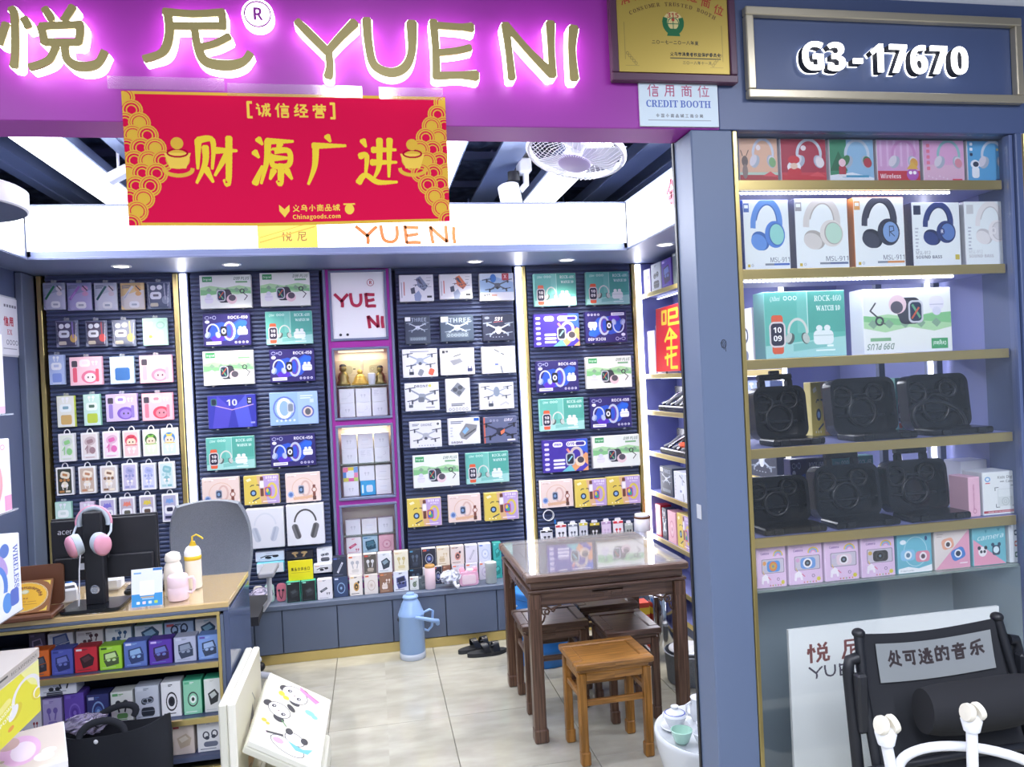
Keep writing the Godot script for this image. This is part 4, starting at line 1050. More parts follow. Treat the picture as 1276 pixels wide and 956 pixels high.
	RR(52, 5, 44, 11, 5, "f2effb"); T("D19", 55, 7, 7, "3a2c8c", "bold", 15); RR(73, 6.5, 20, 8, 4, "3a2c8c"); RR(22, 5, 22, 11, 5, "efecfa"); T("49MM", 25, 8, 5, "5a4aa8", "bold", 16)
	for k in 6: RR(3, 6 + k * 11, 11, 6, 3, "d5cff0")
	for k in 3: RR(22, 43 + k * 8, 26, 5, 2, "eae6fa")
	O(74, 34, 12, 14, 6, "cdbfb8"); RR(50, 30, 20, 28, 6, "b0b5c0"); RR(53, 33, 14, 22, 4, "232a3c"); L([Vector2(56, 48), Vector2(64, 38)], 3, "8fd0d8"); E(82, 50, 11, 11, "e4cfb4"); E(83, 47, 7.5, 7, "4a4650")
	for v in 2:
		cell(["white_headset", "dark_headset"][v], 170, 184, "dfe2e8", "e0e2e8")
		var c: String = ["c2cad6", "6d6f72"][v]
		arc(50, 50, 29, 36, PI * 1.05, PI * 1.95, 4.5, ["d4dae2", "4a4a4c"][v])
		RR(17, 50, 17, 42, 8, c, -0.3); RR(66, 50, 17, 42, 8, c, 0.3); RR(25, 52, 6, 38, 3, ["aeb8c8", "4c4d50"][v], -0.3); RR(69, 52, 6, 38, 3, ["aeb8c8", "4c4d50"][v], 0.3)

func draw_drones() -> void:
	var W := 150
	var defs := [["drone_grey", "dadde4", "7d8aa3"], ["drone_orange", "dcdee4", "d07a58"], ["drone_sky", "cfdcea", "5d6878"], ["drone_night", "3b4658", "b8c2d0"], ["drone_night_wide", "3e4c60", "b5c3d2"], ["drone_black", "2a3046", "c0cad8"],
		["drone_white_kit", "dcdee5", "9fabbf"], ["drone_white_fold", "dadce2", "aeb3bc"], ["drone_white_top", "d6dbe4", "c2cad8"], ["drone_white_four", "d9dce4", "8b94a2"], ["drone_white_case", "d8dbe1", "868d98"], ["drone_white_claw", "d8dbe3", "9aa4b2"],
		["drone_white_cross", "dadde4", "a5acb8"], ["drone_white_blue", "dbdee5", "8f9298"], ["drone_slate", "5f6788", "2f3446"]]
	for i in defs.size():
		var d: Array = defs[i]
		var tall := i in [3, 10]
		cell(d[0], 116 if tall else W, 124 if i == 3 else (146 if tall else 116), d[1], ["e4e6ea", "e0e2e8"][i % 2] if not (i in [3, 4, 5, 14]) else d[1])
		match i:
			0, 1:
				L([Vector2(6, 66), Vector2(6, 22)], 1.6, "5b6070"); R(12, 20, 3, 40, ["c06a5a", "cc5a4a"][i]); lines(80, 8, 14, 4, 9, 1.4, "9aa0ac")
				P([Vector2(50, 10), Vector2(62, 4), Vector2(84, 34), Vector2(72, 48), Vector2(54, 34)], d[2]); P([Vector2(52, 14), Vector2(58, 10), Vector2(72, 34), Vector2(66, 38)], "50586a")
				P([Vector2(42, 58), Vector2(56, 46), Vector2(64, 62), Vector2(60, HH), Vector2(44, HH)], ["8b9cc0", "96a4bc"][i]); P([Vector2(32, 40), Vector2(44, 36), Vector2(46, 54), Vector2(34, 56)], "474f60")
				drone(62, 30, 34, d[2], "4a5164", 0.5); R(80, 62, 14, 6, "30343c")
			2:
				P([Vector2(0, 20), Vector2(40, 8), Vector2(100, 26), Vector2(100, 54), Vector2(0, 54)], "9dbcdc"); R(0, 54, 100, HH, "e9ecf0"); E(40, 14, 9, 12, "3c78c4")
				drone(52, 34, 62, "59626f", "30363f"); T("K11", 12, 58, 9, "30343c", "bold", 16); R(34, 60, 16, 5, "e0b09a"); R(66, 0, 20, 20, "c04550"); T("X", 71, 4, 11, "f4d8d8", "bold")
			3, 4:
				R(0 if i == 3 else 2, 4, 22, 16, "e8eaec"); T("THREE", 26, 8, 14, "8f9cae", "bold", 66 if i == 4 else 60); drone(50, 44 if i == 3 else 36, 64, d[2], "8593a4"); RR(16, HH - 26, 68, 15, 2, "5d6a78"); row(24, HH - 18, 6, 10.5, 3.4, "9fb0be")
			5:
				T("S91", 38, 8, 11, "ece9ee", "bold", 24, 0, 0.3); L([Vector2(36, 23), Vector2(64, 21)], 1.6, "c05a58"); E(14, 10, 8, 4, "7d8696"); drone(50, 44, 72, d[2], "8c98a8"); RR(43, 36, 14, 22, 6, "e8ecf2"); for k in 4: R(30 + k * 10, 66, 4, 2, "a4aebc")
			6:
				lines(22, 6, 54, 1, 4, 3, "8a90a0"); drone(50, 32, 70, d[2], "505868"); remote(24, 64, 22, "333a46"); RR(44, 56, 14, 18, 4, "868d98", 0.5); RR(74, 55, 15, 18, 4, "d3694f", 0.4)
			7:
				R(6, 6, 8, 8, "3c4048"); R(16, 6, 8, 6, "5a5f68"); P([Vector2(24, 34), Vector2(54, 22), Vector2(76, 30), Vector2(66, 52), Vector2(38, 54)], "c9ccd2"); P([Vector2(28, 36), Vector2(58, 30), Vector2(66, 40), Vector2(38, 50)], "8d929c"); L([Vector2(40, 24), Vector2(60, 18)], 3, "555a64"); remote(86, 62, 24, "39406a"); lines(14, 66, 38, 2, 4, 1.6, "a2a7b0")
			8:
				O(54, 40, 34, 34, 2, "cbd2de"); L([Vector2(38, 8), Vector2(66, 24)], 3, "474d58"); L([Vector2(54, 6), Vector2(56, 40)], 6, "aeb8cc"); RR(46, 34, 22, 26, 5, "dfe4ec"); L([Vector2(40, 52), Vector2(46, 52)], 6, "6d7cb0"); L([Vector2(56, 58), Vector2(60, HH)], 5, "7d8592"); lines(6, 10, 7, 6, 10, 3, "b4bcc8"); R(84, 6, 6, 26, "aab4c4")
			9:
				T("DRONE", 28, 6, 7, "565c68", "bold", 40); E(74, 9, 5, 4, "d0d060"); drone(50, 38, 74, d[2], "4c525e", 0.1); RR(38, 40, 18, 14, 4, "6d7480"); remote(16, 62, 20, "575d6a"); lines(60, 68, 26, 1, 4, 3, "8d93a0")
			10:
				O(50, 44, 44, 44, 2, "c9ccd4"); O(50, 44, 34, 34, 1.4, "d4d7dc"); P([Vector2(18, 44), Vector2(50, 14), Vector2(82, 40), Vector2(54, 70)], "7c838e"); E(38, 42, 10, 8, "4c525c"); E(60, 34, 10, 8, "4c525c"); E(56, 54, 10, 8, "5c626c"); lines(20, 94, 56, 2, 6, 4, "6c727c"); row(14, 116, 6, 14, 4.5, "7d838e")
			11:
				drone(50, 28, 66, d[2], "5a616e"); E(50, 26, 9, 15, "8290a4"); remote(32, 62, 24, "454c58"); L([Vector2(60, 66), Vector2(76, 58), Vector2(84, 64)], 5, "b6bac2")
			12:
				T("DRONE", 36, 7, 7, "7d8494", "bold", 34); lines(8, 7, 22, 2, 4, 2, "6d7484"); drone(50, 42, 70, d[2], "474d5a"); for k in 6: R(26 + k * 9, 70, 4, 3, "9aa2ae"); E(90, 9, 4, 4, "50565f")
			13:
				T("DRONE", 8, 68, 6, "3b3f55", "bold", 36); lines(8, 8, 40, 2, 5, 2.4, "6d7384"); R(82, 0, 16, 10, "2f63c0"); P([Vector2(34, 46), Vector2(56, 16), Vector2(92, 22), Vector2(88, 40), Vector2(56, 64), Vector2(40, 60)], "85888e"); P([Vector2(44, 40), Vector2(58, 26), Vector2(66, 34), Vector2(52, 48)], "7fb0dc"); L([Vector2(50, 54), Vector2(86, 34)], 4, "4e5258"); lines(6, 26, 8, 4, 8, 4, "b8bdc8")
			14:
				R(0, 0, 5, HH, "d0684e"); drone(50, 42, 84, "30364a", "20242f"); P([Vector2(50, 44), Vector2(64, 36), Vector2(62, 48), Vector2(52, 54)], "dd7452"); T("UAV", 62, 6, 9, "d8d4dc", "bold", 24, 0, 0.3); row(22, 11, 3, 10, 2.5, "b9bed2"); R(70, 68, 24, 5, "e6e6ee")

func tag_pack(id: String, w: int, h: int, bg: String, side: String, kind: String, c1: String, c2: String, c3: String) -> void:
	cell(id, w, h, bg, side)
	match kind:
		"strap":     # card with a wrist strap and a white case
			P([Vector2(0, 0), Vector2(100, 0), Vector2(100, 30), Vector2(0, 60)], side)
			L([Vector2(14, 70), Vector2(36, 40), Vector2(52, 18)], 10, c1); L([Vector2(18, 66), Vector2(36, 40)], 4, c2)
			E(74, 26, 13, 12, c3); E(76, 48, 12, 10, c3); L([Vector2(66, 14), Vector2(84, 34)], 4, "40404a")
			RR(36, HH - 36, 42, 28, 11, "eceff4"); RR(46, HH - 26, 22, 8, 3, "a9b4c4"); lines(8, 12, 36, 2, 8, 4, "7b8296")
		"bag":       # clear pouch with buds, case and charm
			P([Vector2(4, 4), Vector2(96, 8), Vector2(92, HH - 4), Vector2(8, HH - 6)], c2)
			E(28, 26, 12, 11, "e4e8f0"); E(56, 24, 12, 11, "e4e8f0"); RR(14, 44, 50, 32, 12, "e0e4ee"); RR(28, 54, 24, 10, 3, "6a6a78"); E(80, HH - 38, 15, 18, c1); L([Vector2(76, 8), Vector2(80, HH - 40)], 5, c3)
			RR(14, HH - 26, 34, 16, 5, "c8c2b0"); L([Vector2(6, 10), Vector2(12, HH - 10)], 2, "d4dae6"); L([Vector2(94, 10), Vector2(88, HH - 10)], 2, "d4dae6")
		"kit":       # wide box: watch strap, case and a soft round pouch
			RR(6, 12, 18, 20, 4, "4a4652"); RR(9, 34, 13, HH - 44, 4, c3); RR(30, 8, 34, 24, 9, "ebe8f0"); RR(38, 14, 18, 10, 4, c2); two_buds(78, 20, 20, "f0eef4"); E(62, HH - 26, 27, 21, c1); E(62, HH - 24, 18, 15, c2); RR(80, HH - 52, 10, 42, 4, c3)
			E(56, HH - 25, 2.4, 3.4, "383440"); E(70, HH - 25, 2.4, 3.4, "383440")
		"case":      # narrow box: buds, case and a coloured block
			two_buds(48, 22, 44, "e9edf4"); RR(14, 46, 70, 44, 16, c2); RR(32, 58, 34, 16, 5, c3); RR(20, HH - 68, 62, 54, 10, c1); lines(22, HH - 11, 54, 1, 5, 5, "d6dbe6")
		"hang":      # hanging carton with a window
			RR(10, 8, 80, HH - 16, 6, c1); E(54, 48, 34, 26, c2, -0.3); RR(34, 38, 38, 24, 8, c3, -0.3); E(46, HH - 62, 20, 22, c2); E(66, HH - 56, 18, 20, c3); L([Vector2(24, HH - 64), Vector2(38, HH - 84), Vector2(34, HH - 40)], 6, c3); R(18, HH - 32, 64, 9, "e6e8ec"); R(24, HH - 18, 52, 6, c2)
		"doll":      # hanging carton, round soft toy keyring above, buds below
			RR(10, 8, 80, HH - 16, 6, c1); E(50, 58, 36, 34, c2); E(50, 68, 28, 24, "f2d7c0"); E(40, 68, 4, 5, "3a3230"); E(60, 68, 4, 5, "3a3230"); P([Vector2(28, 30), Vector2(50, 36), Vector2(72, 28), Vector2(66, 46), Vector2(34, 46)], c3); two_buds(50, HH - 44, 52, "e9ecf0"); R(16, HH - 76, 68, 5, c3)
		"speak":     # hanging carton, tilted case above, row of charms below
			RR(10, 8, 80, HH - 16, 6, c1); RR(26, 24, 56, 40, 14, c2, 0.25); RR(38, 36, 30, 14, 4, c3, 0.25); for k in 3: E(28 + k * 22, HH - 86, 9, 9, c3)
			E(50, HH - 60, 20, 18, c2); two_buds(50, HH - 48, 46, "eceae6"); R(18, HH - 26, 28, 12, c3); R(54, HH - 26, 28, 12, c2)
		"window":    # hanging carton, buds above and case in a window
			RR(10, 8, 80, HH - 16, 6, c1); P([Vector2(24, 50), Vector2(34, 22), Vector2(50, 48)], c2); P([Vector2(52, 48), Vector2(68, 20), Vector2(78, 50)], c2); E(50, 40, 12, 14, c2); RR(16, 64, 68, 50, 14, "e9ebf0"); RR(30, 76, 40, 24, 8, c3); E(78, 108, 7, 7, "40404a"); R(18, HH - 34, 64, 16, c3)

func draw_tags() -> void:
	var a := [["strap_green", "strap", "b9c0d6", "9aa5bd", "2f7c58", "1f5c40", "e0dce0"], ["strap_violet", "strap", "b4b2dc", "9aa0c8", "a67ac8", "c49ade", "d9a6cc"], ["strap_teal", "strap", "d5dbe8", "c2cad8", "3f6e70", "2c5456", "d6ccd6"], ["strap_gold", "strap", "dcd8d6", "e2c890", "d6d8e0", "b4bac8", "dfb070"]]
	for r in a: tag_pack(r[0], 116, 136, r[2], r[3], r[1], r[4], r[5], r[6])
	for r in [["bag_dark", "8b95ac", "59637e", "b0b8c8", "c6cdd8"], ["bag_violet", "c2a05a", "4c4a66", "8a78c4", ""], ["bag_red", "c0504e", "524e64", "b04c54", ""], ["bag_gold", "cbb46e", "7b8296", "d3c27c", ""]]:
		tag_pack(r[0], 116, 136, "737d96", "8a93aa", "bag", r[1], r[2], r[3])
	cell("mint_card", 120, 138, "a9d6c6", "bfe2d6")
	two_buds(26, 26, 34, "e6ecec"); O(74, 30, 16, 13, 5, "8fbcae"); RR(8, 58, 46, 36, 14, "e2ece8"); E(31, 78, 8, 7, "a4cc58"); RR(66, 52, 18, 48, 6, "cfdede"); lines(8, HH - 14, 74, 2, 6, 3, "d9eee6")
	tag_pack("blue_case", 84, 150, "a9bce4", "93a8d6", "case", "7d95d8", "e4e9f4", "b4c2e2")
	tag_pack("pink_kit", 160, 146, "ecc6d4", "dba8c0", "kit", "e07a9c", "f4dfe6", "dc5f78")
	tag_pack("sky_case", 128, 146, "c4dbee", "a4c8e4", "case", "3f6fb0", "d5e6ee", "4c9aa6")
	tag_pack("rose_kit", 160, 146, "efc4cf", "e09ab2", "kit", "e88aa4", "f0b4c2", "e0a8b8")
	tag_pack("bus_case", 86, 150, "dde2dc", "b7c94e", "case", "c9a96a", "e2ecee", "7fa8b8")
	tag_pack("green_bus_case", 86, 150, "bfe0d8", "8cc6b4", "case", "b4cc4e", "dfeeea", "4a6a5c")
	tag_pack("violet_kit", 160, 146, "cbbce4", "b4a2d8", "kit", "7a5cc0", "9d86d4", "8f7cc8")
	tag_pack("red_kit", 160, 146, "ecbfca", "dd8fa6", "kit", "d04a64", "e88898", "d87f96")
	for r in [["hang_green", "dfe8dc", "cfd8d4", "8fd08a"], ["hang_grey", "e2dcdc", "c4b4b8", "9c8088"], ["hang_pink", "ecd9e6", "d8b4cc", "d86cae"]]: tag_pack(r[0], 84, 134, "e9ebee", "d2d6dc", "hang", r[1], r[2], r[3])
	for r in [["doll_red", "efc9cc", "d8566a", "c83a50"], ["doll_green", "dcead0", "3f6a3c", "7dc04e"], ["doll_blue", "cfe0ec", "4f88c8", "e4cf58"]]: tag_pack(r[0], 84, 134, "e9ebee", "d2d6dc", "doll", r[1], r[2], r[3])
	for r in [["speak_dark", "3c4238", "e6dfca", "b8804a"], ["speak_tan", "cbb8a6", "efe6d6", "c48a68"], ["speak_cream", "d5cdc8", "eee4d0", "8a6a50"], ["speak_violet", "c4c0dc", "a6aad6", "8f94c8"], ["speak_blue", "cdd2ea", "aab4e2", "98a4d4"], ["speak_teal", "cfe2e4", "84bcc4", "a6ced2"]]: tag_pack(r[0], 84, 134, "e9ebee", "d2d6dc", "speak", r[1], r[2], r[3])
	for r in [["window_violet", "b8b2d4", "7f78d0", "5c5a8a"], ["window_coral", "bcb4c4", "e48470", "5a5a50"], ["window_gold", "b4aec0", "dcc850", "5a4a42"], ["window_night", "b0b0cc", "7aa0d8", "2f3250"]]: tag_pack(r[0], 84, 134, "e9ebee", "d2d6dc", "window", r[1], r[2], r[3])
	tag_pack("mint_case", 84, 134, "bfe0d6", "9ad0bf", "case", "a4d4c6", "eaf2f0", "cfe0dc")
	tag_pack("lilac_case", 84, 134, "dcd0e4", "c6b4d4", "case", "cdb8dc", "f0eaf4", "dccfe4")

# a small carton of earphones: colours of card, heading and picture
func carton(id: String, bg: String, side: String, head: String, kind: String, c1: String, c2: String, w := 108, h := 120) -> void:
	cell(id, w, h, bg, side)
	R(7, 6, 26, 9, head); R(36, 7, 22, 3, c2); R(36, 12, 14, 2, c2)
	var cy := HH * 0.56
	match kind:
		"open": open_case(53, cy, 68, c1, c2, -0.18)
		"pods": buds_case(40, cy + 10, 44, c1, c2); two_buds(66, cy - 16, 36, c1)
		"ring": O(52, cy, 27, 28, 5, c1); E(52, cy, 17, 16, c2); E(52, cy, 8, 8, c1)
		"hook":
			O(34, cy - 12, 11, 14, 5, c1); O(68, cy - 16, 11, 14, 5, c1); E(38, cy, 9, 8, c1); E(64, cy - 4, 9, 8, c1); RR(24, cy + 16, 56, 22, 10, c2)
		"two": two_buds(50, cy - 12, 62, c1); RR(26, cy + 16, 50, 18, 8, c2)
		"slab": P([Vector2(22, cy - 16), Vector2(64, cy - 34), Vector2(88, cy - 12), Vector2(80, cy + 20), Vector2(36, cy + 32)], c1); P([Vector2(30, cy - 12), Vector2(62, cy - 25), Vector2(76, cy - 9), Vector2(44, cy + 6)], c2)
		"clip": E(38, cy - 12, 13, 11, c1); E(66, cy - 16, 13, 11, c1); O(52, cy - 14, 22, 8, 4, c2); RR(24, cy + 8, 58, 30, 12, c1); L([Vector2(24, cy + 20), Vector2(82, cy + 20)], 2, c2)
		"speaker": E(52, cy, 22, 25, c1); E(52, cy, 14, 16, c2); E(52, cy + 2, 6, 6, c1); E(70, cy - 24, 8, 8, c2)
		"pen": L([Vector2(36, cy + 24), Vector2(70, cy - 26)], 13, c1); L([Vector2(40, cy + 18), Vector2(66, cy - 20)], 4, c2)
		"long": P([Vector2(14, cy + 2), Vector2(60, cy - 24), Vector2(70, cy - 12), Vector2(24, cy + 16)], c1); P([Vector2(26, cy), Vector2(56, cy - 16), Vector2(60, cy - 12), Vector2(32, cy + 6)], c2); two_buds(72, cy + 24, 26, c1)
		"glasses": E(44, cy + 4, 12, 8, c1, 0.2); E(70, cy - 2, 11, 7, c1, -0.1); L([Vector2(18, cy + 2), Vector2(36, cy - 8), Vector2(78, cy - 8)], 5, c1)
	lines(10, HH - 12, 62, 1, 5, 3, c2)

func draw_cartons() -> void:
	# counter, upper shelf, rear row
	carton("c_plum", "4a3f58", "5a4c66", "6a5a7c", "open", "8a7a9c", "3a3048")
	carton("c_blue_pod", "e9ebf0", "dde0e6", "d0d4dc", "open", "4a5f96", "8a98bc", 150, 104)
	carton("c_brown_pod", "eceaea", "e0dede", "d8d4d4", "pods", "5a4248", "3c3036", 150, 104)
	carton("c_navy_pod", "e6ebf2", "b8c9e0", "d5dce6", "pods", "3f5f8c", "7890b4", 150, 104)
	carton("c_steel_slab", "e4e9ef", "a6d4d8", "d6dde4", "slab", "3a5470", "90b4d0", 150, 104)
	carton("c_hook_blue", "a8bede", "8ca8d0", "c65a64", "hook", "26304a", "34405c", 150, 104)
	carton("c_steel_slab_two", "eaeaec", "d8dade", "dcdee2", "slab", "36526c", "8ab4cc", 130, 110)
	# counter, upper shelf, front row
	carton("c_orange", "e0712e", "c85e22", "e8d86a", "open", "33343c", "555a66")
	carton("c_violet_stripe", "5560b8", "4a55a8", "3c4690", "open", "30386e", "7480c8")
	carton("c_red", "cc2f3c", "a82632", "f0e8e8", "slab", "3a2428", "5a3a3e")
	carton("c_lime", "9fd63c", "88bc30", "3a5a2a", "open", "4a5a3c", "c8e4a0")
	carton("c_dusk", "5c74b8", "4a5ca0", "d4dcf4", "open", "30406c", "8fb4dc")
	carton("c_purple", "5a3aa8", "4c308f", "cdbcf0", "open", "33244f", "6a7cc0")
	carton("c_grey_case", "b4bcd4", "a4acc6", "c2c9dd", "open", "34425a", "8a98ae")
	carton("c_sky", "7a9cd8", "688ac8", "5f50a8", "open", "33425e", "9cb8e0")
	# counter, middle shelf
	carton("c_white_flat", "e9ebf2", "ccd2dd", "dfe2ea", "pods", "2b2d34", "b6bcc8", 190, 66)
	carton("c_rose_long", "e8e6ea", "dcdade", "e8e6ea", "long", "96323e", "6a2a34")
	carton("c_lilac", "b8acdc", "a698d0", "c8bee8", "two", "7a68b8", "8c7cc4")
	carton("c_violet_box", "6a50b4", "5c44a0", "7c62c4", "ring", "8a70cc", "5a40a0")
	carton("c_indigo_ring", "3a3f78", "333868", "c8cce8", "ring", "8fb0e0", "4c6cb0", 130, 116)
	carton("c_green_text", "e4e8e4", "d4d8d4", "6aa870", "two", "33363c", "6aa060")
	carton("c_clip_grey", "c9d0dc", "b9c0cd", "d8dee8", "clip", "2f3540", "8a94a4")
	carton("c_round_black", "e6e8ec", "d8dade", "e0e2e6", "ring", "23252c", "33363e")
	carton("c_mint_check", "8fd0b0", "3fa882", "5fb88c", "ring", "33383a", "e6f2ec", 108, 150)
	carton("c_white_stick", "e2e6e4", "3fa882", "e2e6e4", "slab", "33383a", "c4ccc8", 108, 150)
	# counter, bottom shelf
	carton("c_tan_band", "e2d4cc", "d4c6be", "c05058", "slab", "cbb9a4", "e8ddd0", 120, 160)
	carton("c_hook_white", "e9ebee", "dcdee2", "d4d8de", "hook", "3a4050", "6c7488", 130, 170)
	carton("c_red_tag", "d9d9de", "cfd0d6", "c04850", "slab", "8a8e98", "b4b8c0", 130, 60)
	# ledge under the back wall
	carton("l_glasses_up", "dfe5ee", "c6cdd8", "dfe5ee", "glasses", "23252c", "c2cad6", 200, 112)
	carton("l_glasses_low", "e2e7ee", "5ab0c8", "e2e7ee", "glasses", "23252c", "c2cad6", 200, 84)
	carton("l_gold_wire", "2c2e3a", "24262e", "2c2e3a", "two", "b4986a", "4a4c58", 150, 90)
	carton("l_white_clip", "e6e9ee", "d4d8de", "e6e9ee", "clip", "3c4048", "aab0bc")
	carton("l_white_low", "eceef2", "d4d8de", "e4c8c0", "glasses", "33353c", "c4c8d0", 150, 84)
	carton("l_mint_mouse", "26292c", "3fb898", "8fe0c8", "slab", "33373c", "4c545a", 104, 150)
	carton("l_white_mouse", "e8e6ea", "dcdade", "e8d8d4", "long", "4a4e58", "8a8e98", 104, 150)
	carton("l_navy_pen", "343c50", "2a3040", "5a6cb8", "pen", "d4d8e2", "6a7490")
	carton("l_navy_cable", "3a4c70", "344464", "cfd8ea", "ring", "90b0d4", "344668")
	carton("l_cream_gear", "ebe6e0", "ded8d2", "e07a50", "two", "b4b6bc", "d6d2cc")
	carton("l_photo_buds", "5a5650", "e0dcd8", "d05a4a", "two", "d8dadc", "b4a898")
	carton("l_white_car", "e4e8ea", "d4d8dc", "e4e8ea", "slab", "3a4650", "8aa0ac")
	carton("l_gold_buds", "e9e4cc", "dcd6c0", "e2c8a0", "two", "cdbf86", "dccf9c")
	carton("l_gold_speaker", "ece6dc", "ded8ce", "e8c890", "speaker", "d0a458", "43403c")
	carton("l_rose_ring", "e6dfd6", "dad2ca", "e07858", "ring", "cdbdae", "e0d5ca")
	carton("l_brown_pods", "8f6c56", "80604c", "d88a5c", "pods", "ecdfd2", "c8ac94")
	carton("l_open_blue", "e2e6ee", "d2d6de", "e2e6ee", "open", "565f94", "30344c")
	carton("l_green_small", "dfe3dc", "d2d6d0", "c0504a", "speaker", "5a6a58", "8a9a80")
	carton("l_slate_card", "5a6468", "4c565a", "c8ced0", "slab", "6c767a", "505a5e", 90, 130)
	carton("l_rose_long", "ece8ea", "ded9dc", "ece8ea", "long", "c24a6a", "e08ca4")
	carton("l_teal_case", "a9cad8", "8fb4c6", "4a7fb0", "open", "2f5060", "4c7c8c")
	carton("l_pink_rings", "e6b4c0", "dca4b2", "e6b4c0", "ring", "d08ca0", "eac6ce")
	carton("l_night_gear", "2f3644", "282e3a", "5aa0c8", "two", "5c6c80", "3f4a5c")
	carton("l_black_ring", "2f3340", "e4e4e8", "d86a5a", "ring", "b4bccc", "5a6cb0")
	carton("l_cream_pod", "e8dfc8", "dcd2ba", "e0c79a", "pods", "d6c49c", "a89468")
	carton("l_peach_radio", "e4d8d0", "d8ccc4", "c0a090", "speaker", "d89a88", "4a4448")
	carton("l_lilac_fan", "dfdfe8", "d0d0da", "c4c4d0", "pen", "b4b6c4", "d8dae4")
	carton("l_blue_swirl", "d4dcec", "e4e6ec", "7f9cdc", "ring", "b4c2dc", "e4e9f2")
	carton("l_teal_pack", "3fb0a8", "35a098", "7fd4cc", "slab", "2c8880", "5ac4bc")
	carton("l_white_two", "e2e4ea", "d6d8de", "e2e4ea", "clip", "3a3c44", "6fa4d0")
	carton("l_brown_two", "8a6250", "7a5444", "c89a7c", "two", "e8dcd2", "b48c74")
	carton("l_grey_two", "dcdae0", "d0ced4", "e07a58", "two", "c4bcc0", "b0a8ac")
	carton("l_white_gear", "e0e2ea", "d4d6de", "e88a60", "two", "b8c4d4", "ccd4e0")
	carton("l_violet_gear", "d6d6e2", "ccccd8", "e88a60", "ring", "bcb4d0", "d8d4e4")
	# white earphone cartons in the purple column
	for k in 4:
		cell("w_white%d" % k, 90, 96, ["dcdfe7", "dee1e7", "dadde5", "e0e1e5"][k], "e6e8ee")
		match k:
			0: two_buds(50, 56, 36, "c2c6d0")
			1: L([Vector2(70, 30), Vector2(74, 50), Vector2(56, 58)], 2, "b8bcc8"); lines(14, 70, 40, 2, 8, 2.4, "c6cad4")
			2: lines(14, 18, 34, 5, 9, 2.6, "bcc0cc"); lines(56, 18, 30, 5, 9, 2.6, "c8ccd6")
			3: RR(28, 36, 44, 34, 12, "dfe2e8"); L([Vector2(28, 48), Vector2(72, 48)], 1.6, "b9bdc8"); lines(20, 82, 54, 1, 6, 2.4, "c6cad4")
	cell("w_rainbow", 96, 96, "e9e6ee", "e6e8ee")
	for k in [[0, 0, 34, 34, "e07a9c"], [34, 0, 38, 24, "e6d24c"], [72, 0, 28, 40, "7aa8dc"], [0, 34, 22, 40, "5a8cd0"], [72, 40, 28, 34, "e48cae"], [0, 74, 36, 26, "c8c45c"], [36, 76, 36, 24, "d864a4"], [72, 74, 28, 26, "b4d06a"]]: R(k[0], k[1], k[2], k[3], k[4])
	RR(26, 28, 48, 44, 12, "dbe2f2")
	cell("w_cyan", 130, 96, "3f9ed0", "328cc0")
	RR(38, 22, 44, 36, 9, "c9d6e4"); R(8, 20, 12, 42, "d8ecf6")
	# hang cards behind the carved table
	for r in [["h_black_loop", "d4d6dc", "33353c", "26282e"], ["h_white_red", "e6e8ec", "3a3c44", "c84a50"], ["h_white_grey", "e2e6ea", "5a606c", "8a929c"], ["h_yellow_bud", "c9cdd4", "3a3f4c", "d8cc4c"], ["h_yellow_black", "2c2c30", "e0e0e4", "dcc848"], ["h_lilac", "dccbe2", "c8b0d0", "b89cc4"], ["h_red_top", "e9e4e8", "d8404c", "d8404c"], ["h_green_grey", "a8b0ac", "3a4042", "c4ccc8"], ["h_sky", "c6d4e6", "aebfd6", "dce4f0"]]:
		cell(r[0], 96, 130, r[1], r[1])
		R(0, 0, 100, 22, r[3]); E(50, 10, 12, 6, "f2f2f4"); two_buds(50, HH * 0.6, 62, r[2]); R(12, HH - 26, 76, 14, r[3])

